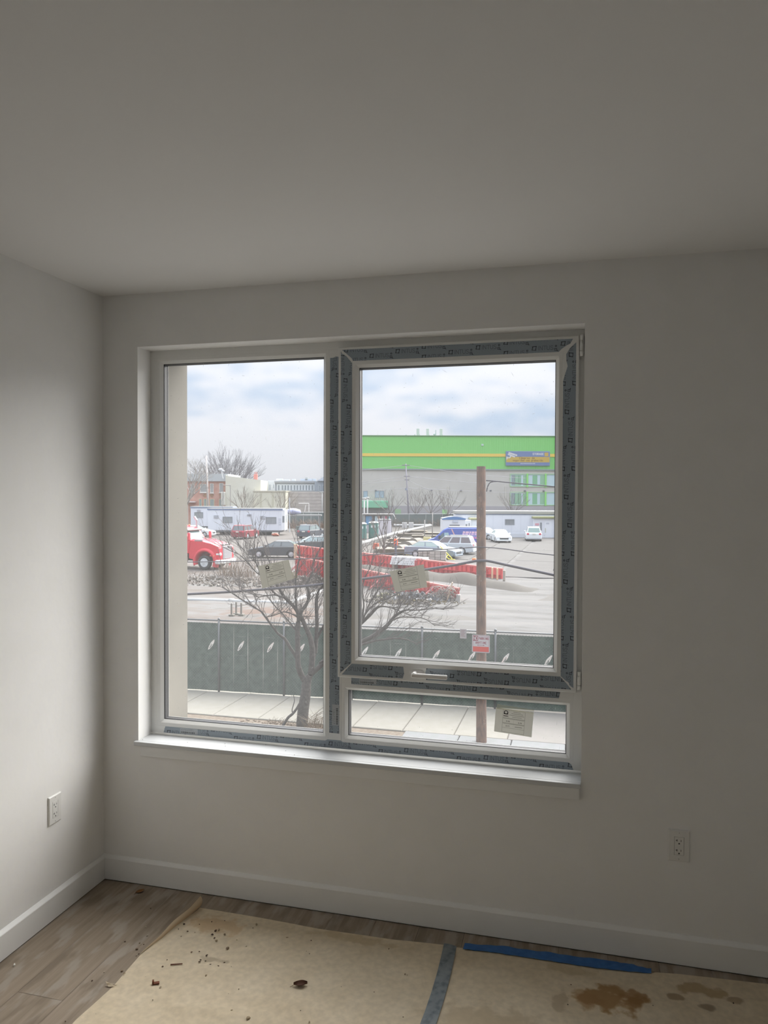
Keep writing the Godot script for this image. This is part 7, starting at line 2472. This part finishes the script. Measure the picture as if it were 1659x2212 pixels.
func houses() -> void:
	var X := Transform3D(Basis(Vector3.UP, 0.2553), Vector3(-56.586, 0.196, -126.486))
	var base := GY - X.origin.y
	# brick row house
	var t := local_thing("brick_house", "red brick row house with pale framed windows at the left edge of the view", "house", X)
	var st := nb()
	box(st, Vector3(-19, base, -12), Vector3(-5.07, 4.47, 0))
	obj("brick_wall", st, ground_mat("brick", "c08f80", "cda392", 0.12, 54, KS), t)
	st = nb()
	box(st, Vector3(-19,  4.47, -12), Vector3(-4.90, 5.85, 0.35))
	obj("cornice", st, paint("bcc0c2"), t)
	for q in [[-11.87, 2.32, -11.18, 3.96], [-10.11, 2.41, -8.77, 3.96], [-8.26, 2.32, -7.61, 4.04], [-6.54, 2.41, -5.81, 4.13]]:
		framed(t, "window", q[0], q[1], q[2], q[3], 0.0, "e6e3de", "a7a9a8", 0)
		sub(t, "sill", Vector3(q[0] - 0.1, q[1] - 0.15, 0), Vector3(q[2] + 0.1, q[1], 0.18), "dcd6cd")
	for q in [[-10.32, -0.34, -9.81, 1.20], [-9.46, -0.34, -8.86, 1.20], [-8.34, -0.34, -7.48, 1.20], [-6.62, -0.34, -5.93, 1.20]]:
		framed(t, "window", q[0], q[1], q[2], q[3], 0.0, "d9cfa9", "9aa5a2", 0)
	sub(t, "porch_roof", Vector3(-12.56, 0.52, 0), Vector3(-10.84, 0.77, 1.4), "d8c9c6")
	for q in [[-9.25, 1.85], [-7.96, 1.85], [-6.28, 1.85]]:
		st = nb()
		for s in 2:
			box(st, Vector3(-0.26, -0.26, 0), Vector3(0.26, 0.26, 0.05), Transform3D(Basis(Vector3.BACK, PI / 4), Vector3(q[0], q[1], 0)))
		obj("stone_diamond", st, paint("dcb38f"), t)
	# cream gabled wall, the lower wing
	var c := local_thing("cream_building", "cream rendered building with a sloping roof edge and a red chimney", "building", X)
	st = nb()
	plate(st, PackedVector2Array([Vector2(-5.20, base), Vector2(1.29, base), Vector2(1.29, 4.69), Vector2(-5.20, 5.50)]), Transform3D(Basis.IDENTITY, Vector3(0, 0, -10)), 11.0)
	obj("gable_wall", st, ground_mat("cream_render", "dbd8c8", "e3e1d3", 0.06, 55, KS), c)
	st = nb()
	box(st, Vector3(0.17, base, -6), Vector3(6.02, 2.58, 2.2))
	obj("lower_wing", st, ground_mat("cream_render2", "d9d5c0", "e0dcca", 0.06, 56, KS), c)
	sub(c, "wing_coping", Vector3(0.09, 2.54, -6), Vector3(6.11, 2.75, 2.35), "c9c3b0")
	sub(c, "roof_edge", Vector3(-5.25, 5.50, -0.1), Vector3(-5.07, 5.59, 1.1), "d8d6ca")
	for u in [567.5, 593, 618.5]:
		sub(c, "pilaster", Vector3((u - 550) * 0.086 - 0.12, base, 2.2), Vector3((u - 550) * 0.086 + 0.12, 2.5, 2.3), "c9c4ae")
	sub(c, "drain", Vector3(-5.93, 0.00, 1.0), Vector3(-5.16, 2.49, 1.6), "d5d3c8", KS, 0.1)
	var ch := sub(c, "chimney", Vector3(-0.39, 4.82, -2), Vector3(0.26, 5.85, -1.2), "c88078", KS, 0.05)
	sub(ch, "pot", Vector3(-0.26, 5.76, -1.8), Vector3(-0.13, 6.28, -1.5), "c07a72")
	sub(ch, "pot", Vector3(0.04, 5.76, -1.8), Vector3(0.17, 6.28, -1.5), "c07a72")
	# the wire frame before it
	st = nb()
	for q in [[-5.03, -0.52, -5.03, 3.70], [-3.67, -0.52, -3.67, 3.70], [-5.03, 3.70, -3.67, 3.70]]:
		cyl(st, Vector3(q[0], q[1], 0), Vector3(q[2], q[3], 0), 0.07, 0.07, 5)
	var g := obj("goal_frame", st, paint("a09c98"))
	g.transform = X.translated_local(Vector3(0, 0, 4))
	tag(g, "thin grey rectangular pipe frame before the cream gable wall", "frame")
	# terrace with white windows
	var r := local_thing("terrace_row", "grey blue terrace with a long row of white framed windows on the skyline", "house", X.translated_local(Vector3(0, 0, -8)))
	st = nb()
	box(st, Vector3(2.67, -0.5, -8), Vector3(10.49, 4.47, 0))
	obj("wall", st, paint("adb4bd"), r)
	sub(r, "white_end", Vector3(1.29, 2.41, -6), Vector3(2.67, 4.82, 0.2), "dde2e6")
	sub(r, "narrow_window", Vector3(1.63, 3.01, 0.2), Vector3(1.76, 4.04, 0.24), "9aa5b2")
	sub(r, "narrow_window", Vector3(2.32, 3.35, 0.2), Vector3(2.45, 4.04, 0.24), "9aa5b2")
	sub(r, "roof", Vector3(2.58, 4.39, -8), Vector3(10.62, 4.77, 0.5), "e2e8ee", 2.6)
	sub(r, "window_board", Vector3(3.01, 2.84, 0), Vector3(10.41, 4.13, 0.08), "dde5ea")
	for u in [587, 595.5, 602, 608.5, 615.5, 623, 629.5, 636.5, 643, 650, 656.5, 663.5]:
		framed(r, "window", (u - 550) * 0.086,  2.92, (u + 4.6 - 550) * 0.086,  3.96, 0.08, "e9eef2", "8f9aa2", 0)
	for q in [[2.15, 4.73, 3.44, 5.33, "dfe3e4"], [3.61, 4.73, 4.82, 5.16, "e6e9ea"], [5.33, 4.73, 6.02, 5.25, "e3e6e8"], [7.05, 4.82, 10.15, 5.33, "c9d2dc"], [8.00, 4.99, 8.52, 5.68, "c2c4c2"], [9.42, 4.64, 9.68, 5.25, "eef1f2"]]:
		sub(r, "rooftop_piece", Vector3(q[0], q[1], -6), Vector3(q[2], q[3], -5), q[4])
	# dark gabled house
	var d := local_thing("dark_house", "dark slate blue house with a pale gabled roof beside the window bar", "house", X.translated_local(Vector3(0, 0, -7)))
	sub(d, "wall", Vector3(10.49, 2.24, -8), Vector3(12.64, 4.73, 0), "949ea8")
	sub(d, "garage_wall", Vector3(12.60, 2.67, -8), Vector3(14.62, 4.56, 0.2), "dde0e4")
	st = nb()
	plate(st, PackedVector2Array([Vector2(11.01, 4.77), Vector2(13.59, 4.77), Vector2(12.21, 5.55)]), Transform3D(Basis.IDENTITY, Vector3(0, 0, -8)), 8.5)
	obj("roof", st, paint("c3cbd6"), d)
	for u in [680.5, 689]:
		framed(d, "window", (u - 550) * 0.086,  2.84, (u + 4 - 550) * 0.086,  3.96, 0.0, "dde3e8", "8f9aa3", 0)
	# the long drab retaining wall
	var w := local_thing("drab_building", "long drab brown grey building side below the terrace, right of the cream building", "building", X.translated_local(Vector3(0, 0, -2)))
	st = nb()
	box(st, Vector3(5.93, base, -2), Vector3(18.06, 2.67, 0))
	obj("face", st, ground_mat("drab", "b3aba6", "c0b7b1", 0.15, 57, KS), w)
	st = nb()
	for k in 6:
		box(st, Vector3(6.0,  2.24 - k * 0.62, 0), Vector3(18.0,  2.24 - k * 0.62 + 0.05, 0.03))
	stuff(obj("courses", st, paint("a69e9a"), w))
	# lamp posts and dish
	var p := local_thing("street_lamp_pole", "pale concrete pole rising in front of the brick row house", "pole", X.translated_local(Vector3(0, 0, 8)))
	st = nb(true)
	cyl(st, Vector3(-6.75, -1.12, 0), Vector3(-7.10, 8.77, 0), 0.19, 0.13, 8)
	obj("shaft", st, paint("cdc4bf"), p)
	sub(p, "bracket", Vector3(-7.23, 3.05, -0.1), Vector3(-6.71, 3.14, 0.1), "8f8a88")
	var dp := local_thing("satellite_dish", "pale round dish on a leaning arm at the roof of the cream building", "dish", X.translated_local(Vector3(0, 0, 3)))
	st = nb(true)
	blob(st, Vector3(-5.68, 6.54, 0), Vector3(0.42, 0.28, 0.15))
	blob(st, Vector3(-5.25, 6.28, 0), Vector3(0.3, 0.2, 0.12))
	obj("reflector", st, paint("dde0e4"), dp)
	st = nb()
	cyl(st, Vector3(-5.59, 6.28, 0), Vector3(-5.25, 4.90, 0), 0.1, 0.1, 6)
	obj("arm", st, paint("c9cccc"), dp)
	for q in [[Vector2(-40.06, -102.50), 5.2, "slender pale post at the right end of the long office trailer"]]:
		st = nb()
		cyl(st, Vector3.ZERO, Vector3(0, q[1], 0), 0.06, 0.06, 6)
		var o := obj("mast", st, paint("c9ccd2"))
		o.position = Vector3(q[0].x, GY, q[0].y)
		tag(o, q[2], "post")
	var tl := local_thing("blue_tarpaulin", "bundle under a pale blue sheet on a flat deck behind the dark fence", "tarpaulin", Transform3D(Basis(Vector3.UP, 0.2553), Vector3(-41.472, -0.706, -107.672)))
	st = nb(true)
	blob(st, Vector3(0, 0.25, 0), Vector3(1.3, 0.5, 0.8), 0.18, 10, 6)
	obj("sheet", st, paint("b9bcd9"), tl)
	sub(tl, "deck", Vector3(-1.4, -0.45, -0.8), Vector3(4.4, -0.25, 0.8), "e0dfdc", 2.6)
	sub(tl, "deck_leg", Vector3(-1.2, -2.80, -0.2), Vector3(-1.05, -0.45, 0.0), "8f8f92")
	sub(tl, "deck_leg", Vector3(4.0, -2.80, -0.2), Vector3(4.15, -0.45, 0.0), "8f8f92")
	st = nb()
	for q in [[0.8, 1.5, 2.4, 1.5], [2.4, 1.5, 2.4, 0.2], [1.9, 1.2, 1.75, 0.2]]:
		cyl(st, Vector3(q[0], q[1], 0), Vector3(q[2], q[3], 0), 0.05, 0.05, 5)
	obj("frame", st, paint("dddad6"), tl)

func far_trees() -> void:
	var B := Transform3D(Basis(Vector3.UP, 0.2553), Vector3(-68.035, -0.075, -149.334)).origin
	B.y = GY
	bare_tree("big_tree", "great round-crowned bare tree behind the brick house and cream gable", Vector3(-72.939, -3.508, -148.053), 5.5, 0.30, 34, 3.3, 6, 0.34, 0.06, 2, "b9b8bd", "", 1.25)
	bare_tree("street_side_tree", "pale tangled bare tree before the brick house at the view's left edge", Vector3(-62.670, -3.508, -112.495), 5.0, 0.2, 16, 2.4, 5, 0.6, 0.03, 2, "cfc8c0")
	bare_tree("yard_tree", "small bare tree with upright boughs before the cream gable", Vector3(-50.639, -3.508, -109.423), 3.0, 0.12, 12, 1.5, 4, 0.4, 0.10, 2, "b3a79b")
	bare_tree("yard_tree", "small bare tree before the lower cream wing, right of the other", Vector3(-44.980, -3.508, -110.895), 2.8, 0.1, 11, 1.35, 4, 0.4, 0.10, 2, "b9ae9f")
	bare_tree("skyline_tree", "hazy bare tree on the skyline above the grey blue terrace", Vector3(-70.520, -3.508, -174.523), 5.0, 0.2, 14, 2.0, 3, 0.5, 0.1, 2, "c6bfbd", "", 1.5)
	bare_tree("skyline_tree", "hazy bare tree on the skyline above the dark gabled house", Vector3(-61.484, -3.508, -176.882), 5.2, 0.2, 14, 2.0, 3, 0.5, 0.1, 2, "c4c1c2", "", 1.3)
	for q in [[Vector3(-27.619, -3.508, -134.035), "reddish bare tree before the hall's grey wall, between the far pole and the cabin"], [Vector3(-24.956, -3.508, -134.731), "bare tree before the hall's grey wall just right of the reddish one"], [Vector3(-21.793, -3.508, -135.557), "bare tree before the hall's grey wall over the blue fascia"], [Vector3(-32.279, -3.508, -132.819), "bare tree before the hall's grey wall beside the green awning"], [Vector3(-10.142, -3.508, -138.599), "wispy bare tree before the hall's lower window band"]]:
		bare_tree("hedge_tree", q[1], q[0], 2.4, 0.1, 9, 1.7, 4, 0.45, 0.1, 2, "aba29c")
